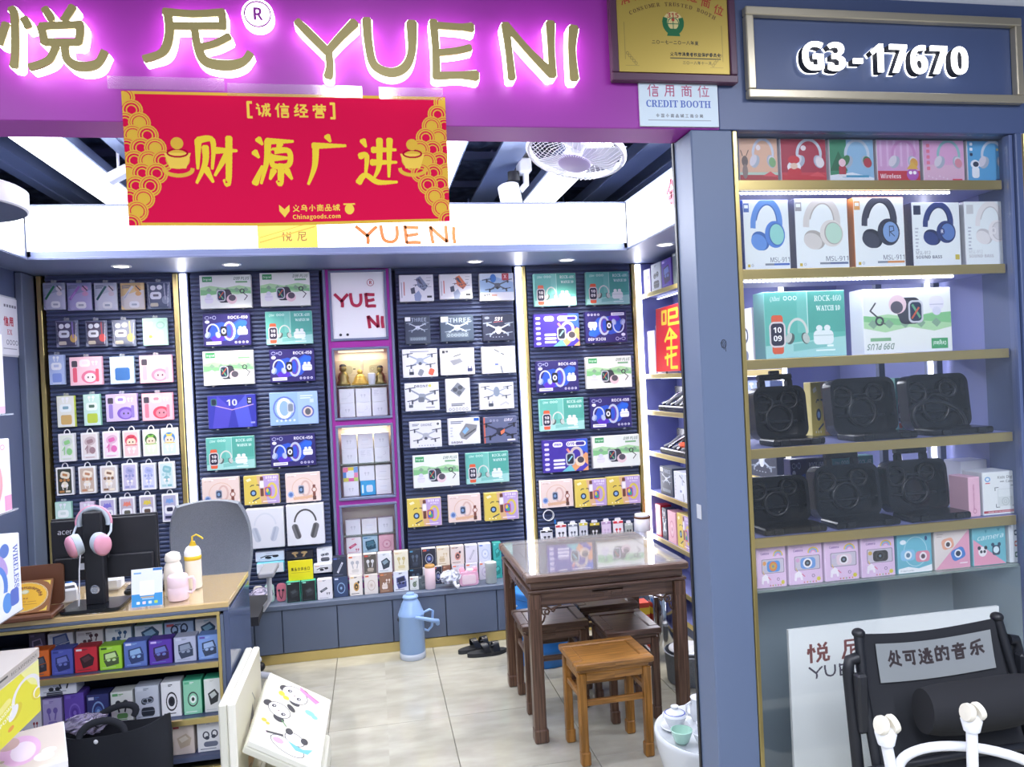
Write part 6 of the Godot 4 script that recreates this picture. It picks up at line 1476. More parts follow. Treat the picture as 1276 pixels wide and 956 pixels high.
func make_materials() -> void:
	mat("navy", "4b5674", 0.45)
	mat("navy_dark", "434e6c", 0.5)
	mat("slat", "4a5678", 0.45)
	mat("slate", "5c687c", 0.5)
	mat("slate_light", "8a99ad", 0.5)
	mat("lavender", "7a80b4", 0.5)
	mat("purple", "94259a", 0.45)
	mat("purple_gloss", "8a2a98", 0.25)
	mat("magenta", "a3329c", 0.35)
	mat("frame_grey", "6f7896", 0.4)
	mat("blue_fascia", "4e5d84", 0.4)
	mat("brass", "d2bd7c", 0.3, 0.8)
	mat("steel", "c9bfa8", 0.34, 0.6)
	mat("chrome", "d5d7dc", 0.12, 1.0)
	mat("gold_face", "a3945c", 0.5, 0.15)
	mat("white", "eceef2", 0.5)
	mat("white_gloss", "d8dcdf", 0.15)
	mat("cream", "ece6d6", 0.4)
	mat("black", "1a1c22", 0.45)
	mat("black_gloss", "14161b", 0.18)
	mat("black_cloth", "23252b", 0.9)
	mat("grey", "8b8e94", 0.6)
	mat("grey_light", "c4c8d0", 0.5)
	mat("grout", "a09a8e", 0.9)
	mat("ceiling_dark", "414b68", 0.8)
	mat("duct", "4a5470", 0.6)
	mat("beam", "7a87a6", 0.45)
	mat("red_letter", "b02848", 0.4)
	mat("orange_letter", "c87838", 0.4)
	mat("ink", "2c2e38", 0.6)
	mat("thermos", "8fb0dc", 0.35)
	mat("thermos_base", "b8c2ce", 0.4)
	mat("blue_plastic", "2f7ed0", 0.3)
	mat("pink", "e8a4b8", 0.3)
	mat("pink_pale", "ecd4da", 0.35)
	mat("pad_grey", "b8c4cc", 0.7)
	mat("yellow", "e4c02c", 0.4)
	mat("celadon", "a8cdbd", 0.15)
	mat("porcelain", "dcdfe3", 0.12)
	mat("porcelain_blue", "4a5ab0", 0.2)
	mat("leather", "6a4028", 0.45)
	mat("wood_tan", "b48a4e", 0.35)
	mat("counter_top", "cdb27c", 0.16)
	mat("foam_edge", "dcdccd", 0.6)
	mat("rubber", "2a2c30", 0.7)
	mat("bag_cloth", "22252c", 0.95)
	mat("film", "c8cddc", 0.25)
	clear("glass", "e2ecee", 0.012)
	clear("glass_shelf", "cfe6dc", 0.25)
	clear("acrylic", "e6ecf4", 0.3)
	clear("plastic_film", "cfc6e6", 0.35, 0.2)
	clear("tape", "e6dcec", 0.10, 0.12)
	clear("mesh_grey", "6f7680", 0.72, 0.6)
	glow("tube_glow", "f4f6ff", 4.5)
	glow("lightbox_glow", "fdfeff", 1.6)
	glow("panel_glow", "f6f9ff", 3.0)
	glow("downlight_glow", "fffaf0", 6.0)
	glow("sign_glow", "ffffff", 4.6)
	glow("digit_glow", "ffffff", 2.6)
	glow("niche_glow", "fff2c8", 0.9)
	var tile := textured("tile", noise_image(1024, 1024, "b4b2a4", "a2a092", 0.012, 0.03, 7, 1.0, 5), Vector3(0.22, 0.22, 0.22), 0.1)
	tile.metallic_specular = 0.5
	var wood := noise_image(512, 512, "4a3428", "6a5040", 0.003, 0.09, 3, 1.6, 4)
	var dark := textured("wood_dark", wood, Vector3(1.6, 1.6, 1.6), 0.3, false)
	dark.clearcoat_enabled = true
	dark.clearcoat = 0.35
	textured("wood_dark_up", noise_image(512, 512, "4a3428", "6a5040", 0.09, 0.003, 4, 1.6, 4), Vector3(1.6, 1.6, 1.6), 0.3, false)
	var ww := textured("wood_warm", noise_image(512, 512, "80561f", "a87434", 0.004, 0.07, 5, 1.5, 4), Vector3(1.8, 1.8, 1.8), 0.3, false)
	ww.clearcoat_enabled = true
	ww.clearcoat = 0.3
	textured("wood_warm_up", noise_image(512, 512, "80561f", "a87434", 0.07, 0.004, 6, 1.5, 4), Vector3(1.8, 1.8, 1.8), 0.35, false)
	textured("weave", noise_image(128, 128, "5a6068", "a2a8b0", 0.5, 0.5, 9, 1.2, 2), Vector3(6, 6, 6), 0.8)
	textured("foil", noise_image(256, 256, "39435e", "6b7894", 0.02, 0.02, 11, 1.5, 4), Vector3(1.5, 1.5, 1.5), 0.35)

func build_shell() -> void:
	var fl := struct("floor", G.new().span(Vector3(-4.6, -0.12, -9.2), Vector3(4.6, -0.012, 3.1)), M.grout, "polished cream tiled floor of the booth and corridor", "floor")
	var tm := []
	for k in 2: tm.append(G.new().box(Vector3.ZERO, Vector3(0.594, 0.012, 0.597), 0.0012).mesh())
	for i in range(-4, 5):
		for j in range(0, 12):
			part("tile", tm[(i + j + 8) % 2], M.tile, fl, Vector3(0.0085 + 0.597 * i, -0.006, -4.787 + 0.6 * j))
	struct("ceiling", G.new().span(Vector3(-4.6, 3.42, -9.2), Vector3(4.6, 3.55, 3.1)), M.ceiling_dark, "dark open ceiling above the booth", "ceiling")
	struct("wall_back", G.new().span(Vector3(-2.25, 0, -5.42), Vector3(2.35, 2.80, -5.32)), M.navy, "dark navy back wall of the booth", "wall")
	struct("wall_left", G.new().span(Vector3(-2.17, 0, -5.32), Vector3(-2.05, 2.80, -2.36)), M.navy, "plain dark navy side wall of the booth beside the desk", "wall")
	struct("wall_right", G.new().span(Vector3(2.16, 0, -5.32), Vector3(2.28, 2.80, -2.20)), M.lavender, "lavender side wall behind the display cabinet", "wall")
	struct("trim_corner", G.new().span(Vector3(-2.049, 0, -5.16), Vector3(-2.01, 2.47, -4.99), 0.004), M.slate, "slate post in the corner beside the brass strip", "post")
	struct("wall_hall_back", G.new().span(Vector3(-4.6, 0, -9.2), Vector3(4.6, 3.42, -9.1)), M.ceiling_dark, "dark far wall of the hall", "wall")
	struct("wall_hall_left", G.new().span(Vector3(-4.7, 0, -9.2), Vector3(-4.6, 3.42, 3.1)), M.slate_light, "pale side wall of the hall", "wall")
	struct("wall_hall_right", G.new().span(Vector3(4.6, 0, -9.2), Vector3(4.7, 3.42, 3.1)), M.slate_light, "pale end wall of the hall", "wall")
	struct("wall_corridor", G.new().span(Vector3(-4.6, 0, 3.0), Vector3(4.6, 3.42, 3.1)), mat("far_slate", "56627a", 0.7), "slate wall across the corridor", "wall")
	# soffits between the lightboxes and the walls
	struct("ceiling_soffit", G.new().span(Vector3(-2.05, 2.475, -5.32), Vector3(2.16, 2.52, -4.60)), mat("soffit_blue", "6a7595", 0.45), "slate soffit board above the back wall", "soffit")
	struct("ceiling_soffit", G.new().span(Vector3(-2.05, 2.475, -4.60), Vector3(-1.82, 2.52, -2.36)), mat("soffit_blue", "6a7595", 0.45), "slate soffit board above the dark wall", "soffit")
	struct("ceiling_soffit", G.new().span(Vector3(1.62, 2.475, -4.60), Vector3(2.16, 2.52, -2.36)), mat("soffit_blue", "6a7595", 0.45), "slate soffit board above the lit shelves", "soffit")

func build_front() -> void:
	struct("wall_fascia", G.new().span(Vector3(-4.6, 2.436, -2.34), Vector3(1.09, 3.42, -2.20), 0.002), M.purple, "purple sign fascia over the booth opening", "fascia")
	struct("wall_fascia_blue", G.new().span(Vector3(1.0905, 2.436, -2.36), Vector3(4.6, 2.862, -2.20), 0.002), M.blue_fascia, "blue fascia over the display cabinet", "fascia")
	struct("wall_above", G.new().span(Vector3(1.0905, 2.864, -2.36), Vector3(4.6, 3.42, -2.21)), M.white, "white wall strip above the blue fascia", "wall")
	var pl := struct("pillar", G.new().span(Vector3(0.995, 0, -2.336), Vector3(1.131, 2.4355, -2.20), 0.004), mat("pillar_blue", "63728f", 0.45), "slate blue pillar between the opening and the display cabinet", "pillar")
	part("edge_strip", G.new().span(Vector3(0.990, 0, -2.344), Vector3(0.9945, 2.435, -2.330)), M.black, pl)
	var g := G.new()
	for k in 3: g.tube([Vector3(1.066 + k * 0.006, 1.765 - 0.006 * k, -2.1995), Vector3(1.062 + k * 0.006, 1.78, -2.1985), Vector3(1.068 + k * 0.006, 1.79 - 0.003 * k, -2.1995)], 0.0008, 5)
	var ring := []
	for k in 12: ring.append(Vector3(1.072 + 0.008 * cos(TAU * k / 12), 1.777 + 0.013 * sin(TAU * k / 12), -2.1992))
	g.tube(ring, 0.0009, 5, true)
	part("pen_scribble", g, M.ink, pl)
	part("tape_scrap", G.new().box(Vector3(0.9935, 1.255, -2.262), Vector3(0.001, 0.045, 0.034)), M.grey_light, pl)
	struct("pillar_end", G.new().span(Vector3(2.135, 0, -2.36), Vector3(2.158, 2.4355, -2.19), 0.003), M.blue_fascia, "narrow blue post at the far end of the display cabinet", "post")
	struct("trim_end", G.new().span(Vector3(2.166, 0, -2.36), Vector3(2.186, 2.4355, -2.19), 0.002), M.brass, "brass strip beside the narrow blue post", "trim")
	struct("wall_next", G.new().span(Vector3(2.187, 0, -2.36), Vector3(4.6, 2.4355, -2.21)), M.slate, "front of the neighbouring booth", "wall")
	struct("wall_far_left", G.new().span(Vector3(-4.6, 0, -2.36), Vector3(-2.19, 2.4355, -2.20)), M.slate, "front of the neighbouring booth on the desk side", "wall")

	# ---------- illuminated shop name ----------
	for sp in SIGN:
		sign_letter(sp[0], sp[1])
	var rt := thing("registered_mark", "round glowing registered mark beside the gold shop name", "sign", MARK, "illuminated shop name")
	part("sign_body", G.new().prism(circle2(0.042, 28), 0.004, 0.034), M.sign_glow, rt)
	g = G.new()
	var rr := []
	for k in 28: rr.append(Vector3(cos(TAU * k / 28), sin(TAU * k / 28), 0) * 0.034 + Vector3(0, 0, 0.036))
	g.tube(rr, 0.0022, 6, true)
	part("ring", g, M.purple, rt)
	part("letter", text_mesh("R", 0.034, 0.004, "bold"), M.purple, rt, Vector3(0, 0, 0.036))
	# ---------- booth number ----------
	var fr := thing("number_frame", "brushed steel frame round the booth number", "frame", Vector3(1.67, 2.67, -2.199))
	var a := Vector2(-0.49, -0.141); var b := Vector2(0.492, 0.139)
	part("bottom_bar", G.new().span(Vector3(a.x, a.y, 0), Vector3(b.x, a.y + 0.026, 0.026), 0.003), M.steel, fr)
	part("top_bar", G.new().span(Vector3(a.x, b.y - 0.026, 0), Vector3(b.x, b.y, 0.026), 0.003), M.steel, fr)
	part("side_bar", G.new().span(Vector3(a.x, a.y + 0.0265, 0), Vector3(a.x + 0.026, b.y - 0.0265, 0.026), 0.003), M.steel, fr)
	part("side_bar", G.new().span(Vector3(b.x - 0.026, a.y + 0.0265, 0), Vector3(b.x, b.y - 0.0265, 0.026), 0.003), M.steel, fr)
	var num := "G3-17670"
	var nx := [1.396, 1.476, 1.549, 1.622, 1.692, 1.765, 1.838, 1.912]
	for k in 8:
		var d := thing("sign_digit", "glowing white %s of the booth number%s" % [["letter G", "digit three", "dash", "digit one", "first digit seven", "digit six", "second digit seven", "digit zero"][k], ""], "sign", Vector3(nx[k], 2.655, -2.199), "booth number")
		part("sign_face", text_mesh(num[k], 0.088, 0.006, "bold", 1.08), M.digit_glow, d, Vector3(0, 0, 0.034))
		part("sign_side", text_mesh(num[k], 0.088, 0.022, "bold", 1.08), M.ink, d, Vector3(0, 0, 0.018))
		part("halo", text_mesh(num[k], 0.088, 0.006, "bold", 1.08), M.digit_glow, d, Vector3(0, 0, 0.003))
	# ---------- red banner taped to the fascia ----------
	var bn := thing("banner", "red cloth banner with gold Chinese lettering taped to fascia", "banner", Vector3(-0.185, 2.335, -2.188))
	var cl: Array = cells["banner"]
	g = G.new()
	var fu := func(s: float, t: float) -> Vector3: return Vector3((s - 0.5) * 0.862 + 0.006 * (0.5 - s) * t, (0.5 - t) * 0.357 - 0.006 * (1.0 - absf(s * 2 - 0.7)) * t, 0.002 + 0.0035 * sin(s * 9.0) * t)
	g.sheet(fu, 24, 8, 0.0015)
	for k in g.u.size(): g.u[k] = cl[1].position + Vector2(g.u[k].x, g.u[k].y) * cl[1].size
	var cloth: StandardMaterial3D = sheets[cl[0]][1].duplicate()
	cloth.resource_name = "printed_cloth"
	cloth.roughness = 0.95
	cloth.metallic_specular = 0.12
	part("cloth", g, cloth, bn)
	for t in [[-0.34, 0.2, 0.36], [0.02, 0.188, 0.44], [0.36, 0.186, 0.22]]:
		part("tape", G.new().box(Vector3(t[0] * 0.93, t[1], 0.0035), Vector3(t[2] * 0.82, 0.034, 0.0006)), M.tape, bn)
	# ---------- plaque and credit sign ----------
	var pq := thing("honour_plaque", "gold plaque in purple wooden frame hung over the fascia joint", "plaque", Vector3(0.945, 2.74, -2.199))
	var w := 0.40; var h := 0.34
	part("backing", G.new().box(Vector3(0, 0, 0.008), Vector3(w, h, 0.016), 0.003), mat("plum_wood", "54304a", 0.35), pq)
	for e in [[Vector3(0, h / 2 - 0.012, 0.022), Vector3(w, 0.024, 0.012)], [Vector3(0, -h / 2 + 0.012, 0.022), Vector3(w, 0.024, 0.012)], [Vector3(-w / 2 + 0.011, 0, 0.022), Vector3(0.022, h - 0.05, 0.012)], [Vector3(w / 2 - 0.011, 0, 0.022), Vector3(0.022, h - 0.05, 0.012)]]:
		part("frame_bar", G.new().box(e[0], e[1], 0.005), M.plum_wood, pq)
	print_plate("plate", "honour_plaque", Vector3(0, 0.002, 0.0185), Vector3(0.354, 0.288, 0.004), pq, true)
	var cs := thing("credit_sign", "small white credit sign under the gold plaque", "sign", Vector3(0.958, 2.511, -2.199))
	print_plate("plate", "credit_sign", Vector3(0, 0, 0.004), Vector3(0.253, 0.139, 0.008), cs)

func sign_letter(label: String, sts: Array) -> void:
	var o := thing("sign_letter", label, "sign", Vector3(sts[0][0][0], sts[0][0][1], -2.199), "illuminated shop name")
	var body := G.new()
	var face := G.new()
	var k := 0
	var first := Vector3.ZERO
	for s in sts:
		var q := []
		for p in s: q.append([p[0] - o.position.x, p[1] - o.position.y, p[2] * 1.08])
		body.prism(brush(q), 0.006, 0.046 - k * 0.0002)
		for e in q: e[2] *= 0.84
		face.prism(brush(q), 0.040, 0.0515 - k * 0.0002)
		if k == 0: first = Vector3((q[0][0] + q[1][0]) / 2, (q[0][1] + q[1][1]) / 2, 0)
		k += 1
	part("sign_body", body, M.sign_glow, o)
	part("face", face, M.gold_face, o)
	lamp_omni(o.position + first + Vector3(0, 0, 0.003), 0.01, 0.004, "ffffff")

func text_mesh(s: String, cap: float, depth: float, kind: String, widen := 1.0) -> Mesh:
	var h := TextMesh.new()
	h.font = font(kind); h.text = "H"; h.font_size = 48; h.depth = 0.0
	var hb := h.get_aabb()
	var t := TextMesh.new()
	t.font = font(kind); t.text = s; t.font_size = 48; t.curve_step = 2.0
	t.pixel_size = 0.01 * cap / hb.size.y
	t.depth = depth
	if widen == 1.0: return t
	return t

func print_plate(called: String, art: String, at: Vector3, size: Vector3, parent: Node, metal := false) -> MeshInstance3D:
	var cl: Array = cells[art]
	var g := G.new()
	g.uv = cl[2]
	g.box(at, size, 0.0006, inset(cl[1]))
	var m: StandardMaterial3D = sheets[cl[0]][1]
	if metal:
		m = m.duplicate()
		m.metallic = 0.35
		m.roughness = 0.35
	return part(called, g, m, parent)

func inset(r: Rect2) -> Rect2:
	return r.grow(-0.0004)

func build_back_wall() -> void:
	# slatted display panels: x from, x to
	var panels := [[-1.955, -1.215, "slatted navy display panel behind the monitor"], [-1.105, -0.305, "slatted navy display panel behind the grey chair"], [0.19, 0.985, "slatted navy display panel with the drone boxes"], [1.085, 1.835, "slatted navy display panel behind the carved table"]]
	for p in panels:
		var o := thing("slat_panel", p[2], "panel", Vector3((p[0] + p[1]) / 2, 0.366, -5.32), "slatted display panels")
		o.set_meta("kind", "structure")
		var w: float = p[1] - p[0]
		part("backing", G.new().span(Vector3(-w / 2, 0, 0.001), Vector3(w / 2, 2.107, 0.138)), M.navy_dark, o)
		var g := G.new()
		for k in 76:
			g.box(Vector3(0, 0.018 + k * 0.0275, 0.1440), Vector3(w, 0.0155, 0.0115), 0.0045)
		var s := part("slats", g, M.slat, o)
		s.set_meta("kind", "stuff")
	# brass strips and light strips beside the panels
	for q in [[-1.988, 0.026, "brass strip in the corner beside the dark wall"], [-1.195, 0.03, "brass strip beside the panel behind the monitor"], [1.066, 0.022, "brass strip beside the panel behind the carved table"], [1.855, 0.024, "brass strip in the corner beside the lit shelves"]]:
		struct("trim_brass", G.new().span(Vector3(q[0] - q[1] / 2, 0.366, -5.318), Vector3(q[0] + q[1] / 2, 2.47, -5.165), 0.002), M.brass, q[2], "trim")
	for q in [[-1.147, "vertical white light strip behind the grey chair"], [1.028, "vertical white light strip beside the drone box panel"], [1.889, "vertical white light strip at the corner of the lit shelves"]]:
		var o := thing("light_strip", q[1], "light", Vector3(q[0], 0.366, -5.16), "vertical light strips")
		part("channel", G.new().span(Vector3(-0.026, 0, -0.155), Vector3(0.026, 2.105, -0.012)), M.frame_grey, o)
		part("diffuser", G.new().span(Vector3(-0.019, 0.002, -0.0118), Vector3(0.019, 2.10, 0.004), 0.003), M.tube_glow, o)
		lamp_area(Vector3(q[0], 1.42, -5.148), Vector3(0, 0, 1), Vector2(0.036, 2.08), 0.32, "f0f0ff")
	# purple column with a lit name panel and three niches
	var col := thing("display_column", "purple display column with niches and a white name panel", "display", Vector3(-0.058, 0.366, -5.32))
	var xs := [-0.225, 0.223]
	part("back_panel", G.new().span(Vector3(-0.225, 0, 0.001), Vector3(0.223, 2.107, 0.02)), M.cream, col)
	for k in 2:
		var x0: float = [-0.225, 0.205][k]
		part("side_edge", G.new().span(Vector3(x0, 0, 0.021), Vector3(x0 + 0.018, 2.107, 0.176), 0.003), M.frame_grey, col)
		var s0: float = [-0.2065, 0.187][k]
		part("stile", G.new().span(Vector3(s0, 0, 0.021), Vector3(s0 + 0.0175, 2.107, 0.168)), M.magenta, col)
	var open := [[1.634, 2.10], [1.113, 1.590], [0.585, 1.080], [0.04, 0.556]]
	var y1 := 2.107
	for k in 5:
		var y0: float = open[k][1] if k < 4 else 0.0
		part("rail", G.new().span(Vector3(-0.188, y0, 0.021), Vector3(0.186, y1, 0.168)), M.magenta, col)
		if k < 4: y1 = open[k][0]
	for k in 4:
		var f := Node3D.new()
		var r: Array = open[k]
		var g := G.new()
		for e in [[-0.188, r[0], 0.186, r[0] + 0.016], [-0.188, r[1] - 0.016, 0.186, r[1]], [-0.188, r[0] + 0.016, -0.172, r[1] - 0.016], [0.170, r[0] + 0.016, 0.186, r[1] - 0.016]]:
			g.span(Vector3(e[0], e[1], 0.13), Vector3(e[2], e[3], 0.182), 0.003)
		part("niche_frame", g, M.frame_grey, col)
	var np := part("name_panel", G.new().span(Vector3(-0.172, 1.65, 0.14), Vector3(0.170, 2.084, 0.168)), M.white, col)
	var g2 := G.new()
	for l in NAME.size():
		for s in NAME[l]:
			var q := []
			for p in s:
				var lx: float = (p[0] - 365) * 0.00118 - 0.158 if l < 3 else (p[0] - 628) * 0.0011 + 0.055
				var ly: float = 1.945 - (p[1] - 25) * 0.00125 if l < 3 else 1.80 - (p[1] - 25) * 0.0012
				q.append([lx, ly, 0.0068])
			g2.prism(brush(q), 0.168, 0.171)
	part("lettering", g2, M.red_letter, np)
	var g3 := G.new()
	var rg := []
	for k in 20: rg.append(Vector3(0.083 + 0.022 * cos(TAU * k / 20), 2.015 + 0.022 * sin(TAU * k / 20), 0.169))
	g3.tube(rg, 0.0016, 5, true)
	part("mark_ring", g3, M.red_letter, np)
	part("mark_letter", text_mesh("R", 0.022, 0.002, "bold"), M.red_letter, np, Vector3(0.083, 2.015, 0.169))
	for k in 2: part("screw_cap", G.new().lathe([[0.009, 0], [0.009, 0.003], [0, 0.004]], 12), M.ink, np).transform = Transform3D(Basis(Vector3.RIGHT, PI / 2), Vector3(-0.125 + k * 0.045, 1.675, 0.168))
	for k in 3:
		var yy: float = [1.339, 0.82, 0.345][k]
		part("glass_shelf", G.new().span(Vector3(-0.171, yy - 0.007, 0.022), Vector3(0.169, yy, 0.128)), M.glass_shelf, col)
		if k < 2:
			part("niche_light", G.new().span(Vector3(-0.15, open[k + 1][1] - 0.028, 0.05), Vector3(0.15, open[k + 1][1] - 0.017, 0.10)), M.niche_glow, col)
			lamp_area(Vector3(-0.058, 0.366 + open[k + 1][1] - 0.031, -5.245), Vector3.DOWN, Vector2(0.28, 0.05), 0.05, "fff0c4")
	# lightboxes
	var lb := thing("lightbox", "long white lightbox with orange shop name above the back wall", "lightbox", Vector3(-0.1, 2.478, -4.64))
	part("diffuser", G.new().span(Vector3(-1.70, 0.012, 0), Vector3(1.70, 0.290, 0.036)), M.lightbox_glow, lb)
	for e in [[0.0, 0.011], [0.291, 0.30]]: part("edge_rail", G.new().span(Vector3(-1.72, e[0], -0.01), Vector3(1.72, e[1], 0.042), 0.002), M.frame_grey, lb)
	for s: float in [-1.0, 1.0]: part("corner_bead", G.new().span(Vector3(s * 1.711 - 0.009, 0.0115, 0), Vector3(s * 1.711 + 0.009, 0.2905, 0.04)), M.grey_light, lb)
	var g4 := G.new()
	for l in NAME:
		for s in l:
			var q := []
			for p in s: q.append([(p[0] - 365) * 0.00168 + 0.045, 0.165 - (p[1] - 25) * 0.00148, 0.0115])
			g4.prism(brush(q), 0.036, 0.039)
	part("lettering", g4, M.orange_letter, lb)
	print_plate("gold_emblem", "gold_emblem", Vector3(-0.336, 0.11, 0.038), Vector3(0.335, 0.134, 0.004), lb)
	for s: float in [-1.0, 1.0]:
		var sx: float = -1.82 if s < 0 else 1.62
		var o := thing("lightbox", "white side lightbox above the %s" % ("desk" if s < 0 else "lit shelves with a red character"), "lightbox", Vector3(sx, 2.478, -3.48))
		part("diffuser", G.new().span(Vector3(s * 0.04, 0.012, -1.10), Vector3(0.0, 0.290, 1.10)), M.lightbox_glow, o)
		for e in [[0.0, 0.011], [0.291, 0.30]]: part("edge_rail", G.new().span(Vector3(s * 0.042, e[0], -1.11), Vector3(-s * 0.006, e[1], 1.11), 0.002), M.frame_grey, o)
		if s > 0:
			var gz := G.new()
			gz.xf = Transform3D(Basis(Vector3(0, 0, 1), Vector3(0, 1, 0), Vector3(-1, 0, 0)), Vector3(0, 0.10, 0.41 - 0.86))
			for l in hanzi("金"):
				var q := []
				for p: Vector2 in l: q.append([p.x * 0.15, (1.0 - p.y) * 0.15, 0.008])
				gz.prism(brush(q), 0.0, 0.003)
			part("lettering", gz, M.red_letter, o)
	# downlights in the soffits
	var dl := [[-1.42, -4.87, "behind the monitor"], [-0.80, -4.88, "above the watch boxes behind the grey chair"], [0.70, -4.94, "above the drone boxes"], [1.317, -4.945, "above the carved table panel"], [1.80, -4.42, "above the lit shelves"]]
	for q in dl:
		var o := thing("downlight", "round recessed downlight in the soffit %s" % q[2], "light", Vector3(q[0], 2.4745, q[1]), "recessed downlights")
		part("bezel", G.new().lathe([[0.042, -0.004], [0.055, -0.003], [0.056, 0.0]], 24), M.white, o)
		part("lamp", G.new().lathe([[0.0, -0.003], [0.041, -0.0035], [0.042, -0.001]], 24), M.downlight_glow, o)
		var l := SpotLight3D.new()
		l.name = numbered("spot_light")
		add_child(l)
		l.position = Vector3(q[0], 2.462, q[1])
		l.basis = Basis.looking_at(Vector3.DOWN, Vector3.BACK)
		l.spot_angle = 55.0
		l.spot_range = 12.0
		l.light_size = 0.04
		l.light_energy = 1.7
		l.light_color = hx("fff6e6")
		l.shadow_enabled = true
	# base cabinets, ledge and plinth
	var dx := [-1.45, -1.115, -0.782, -0.613, -0.279, 0.065, 0.4025, 0.737, 1.07, 1.405, 1.74, 1.89]
	for k in dx.size() - 1:
		var x0: float = dx[k]; var x1: float = dx[k + 1]
		var u := thing("base_cabinet", BASELAB[k], "cabinet", Vector3((x0 + x1) / 2, 0.0, -4.93), "base cabinets under the ledge")
		var hw := (x1 - x0) / 2 - 0.001
		part("body", G.new().span(Vector3(-hw, 0.06, -0.385), Vector3(hw, 0.333, -0.02)), M.navy, u)
		part("door", G.new().span(Vector3(-hw + 0.002, 0.064, -0.0195), Vector3(hw - 0.002, 0.330, 0.0), 0.0015), M.slate, u)
	struct("trim_plinth", G.new().span(Vector3(-2.04, 0.0005, -5.3), Vector3(1.89, 0.0595, -4.932)), M.brass, "brass plinth under the base cabinets", "trim")
	var lg := thing("ledge", "long slate ledge board full of small earphone cartons", "ledge", Vector3(0, 0.3335, -4.92))
	part("board", G.new().span(Vector3(-2.04, 0, -0.235), Vector3(1.89, 0.031, 0), 0.003), M.slate, lg)
	part("yellow_edge_strip", G.new().span(Vector3(0.25, 0.0315, -0.2), Vector3(0.74, 0.036, -0.19)), mat("pale_yellow", "e2dc9a", 0.5), lg)  # thin pale yellow strip along the rear of the board, does not glow

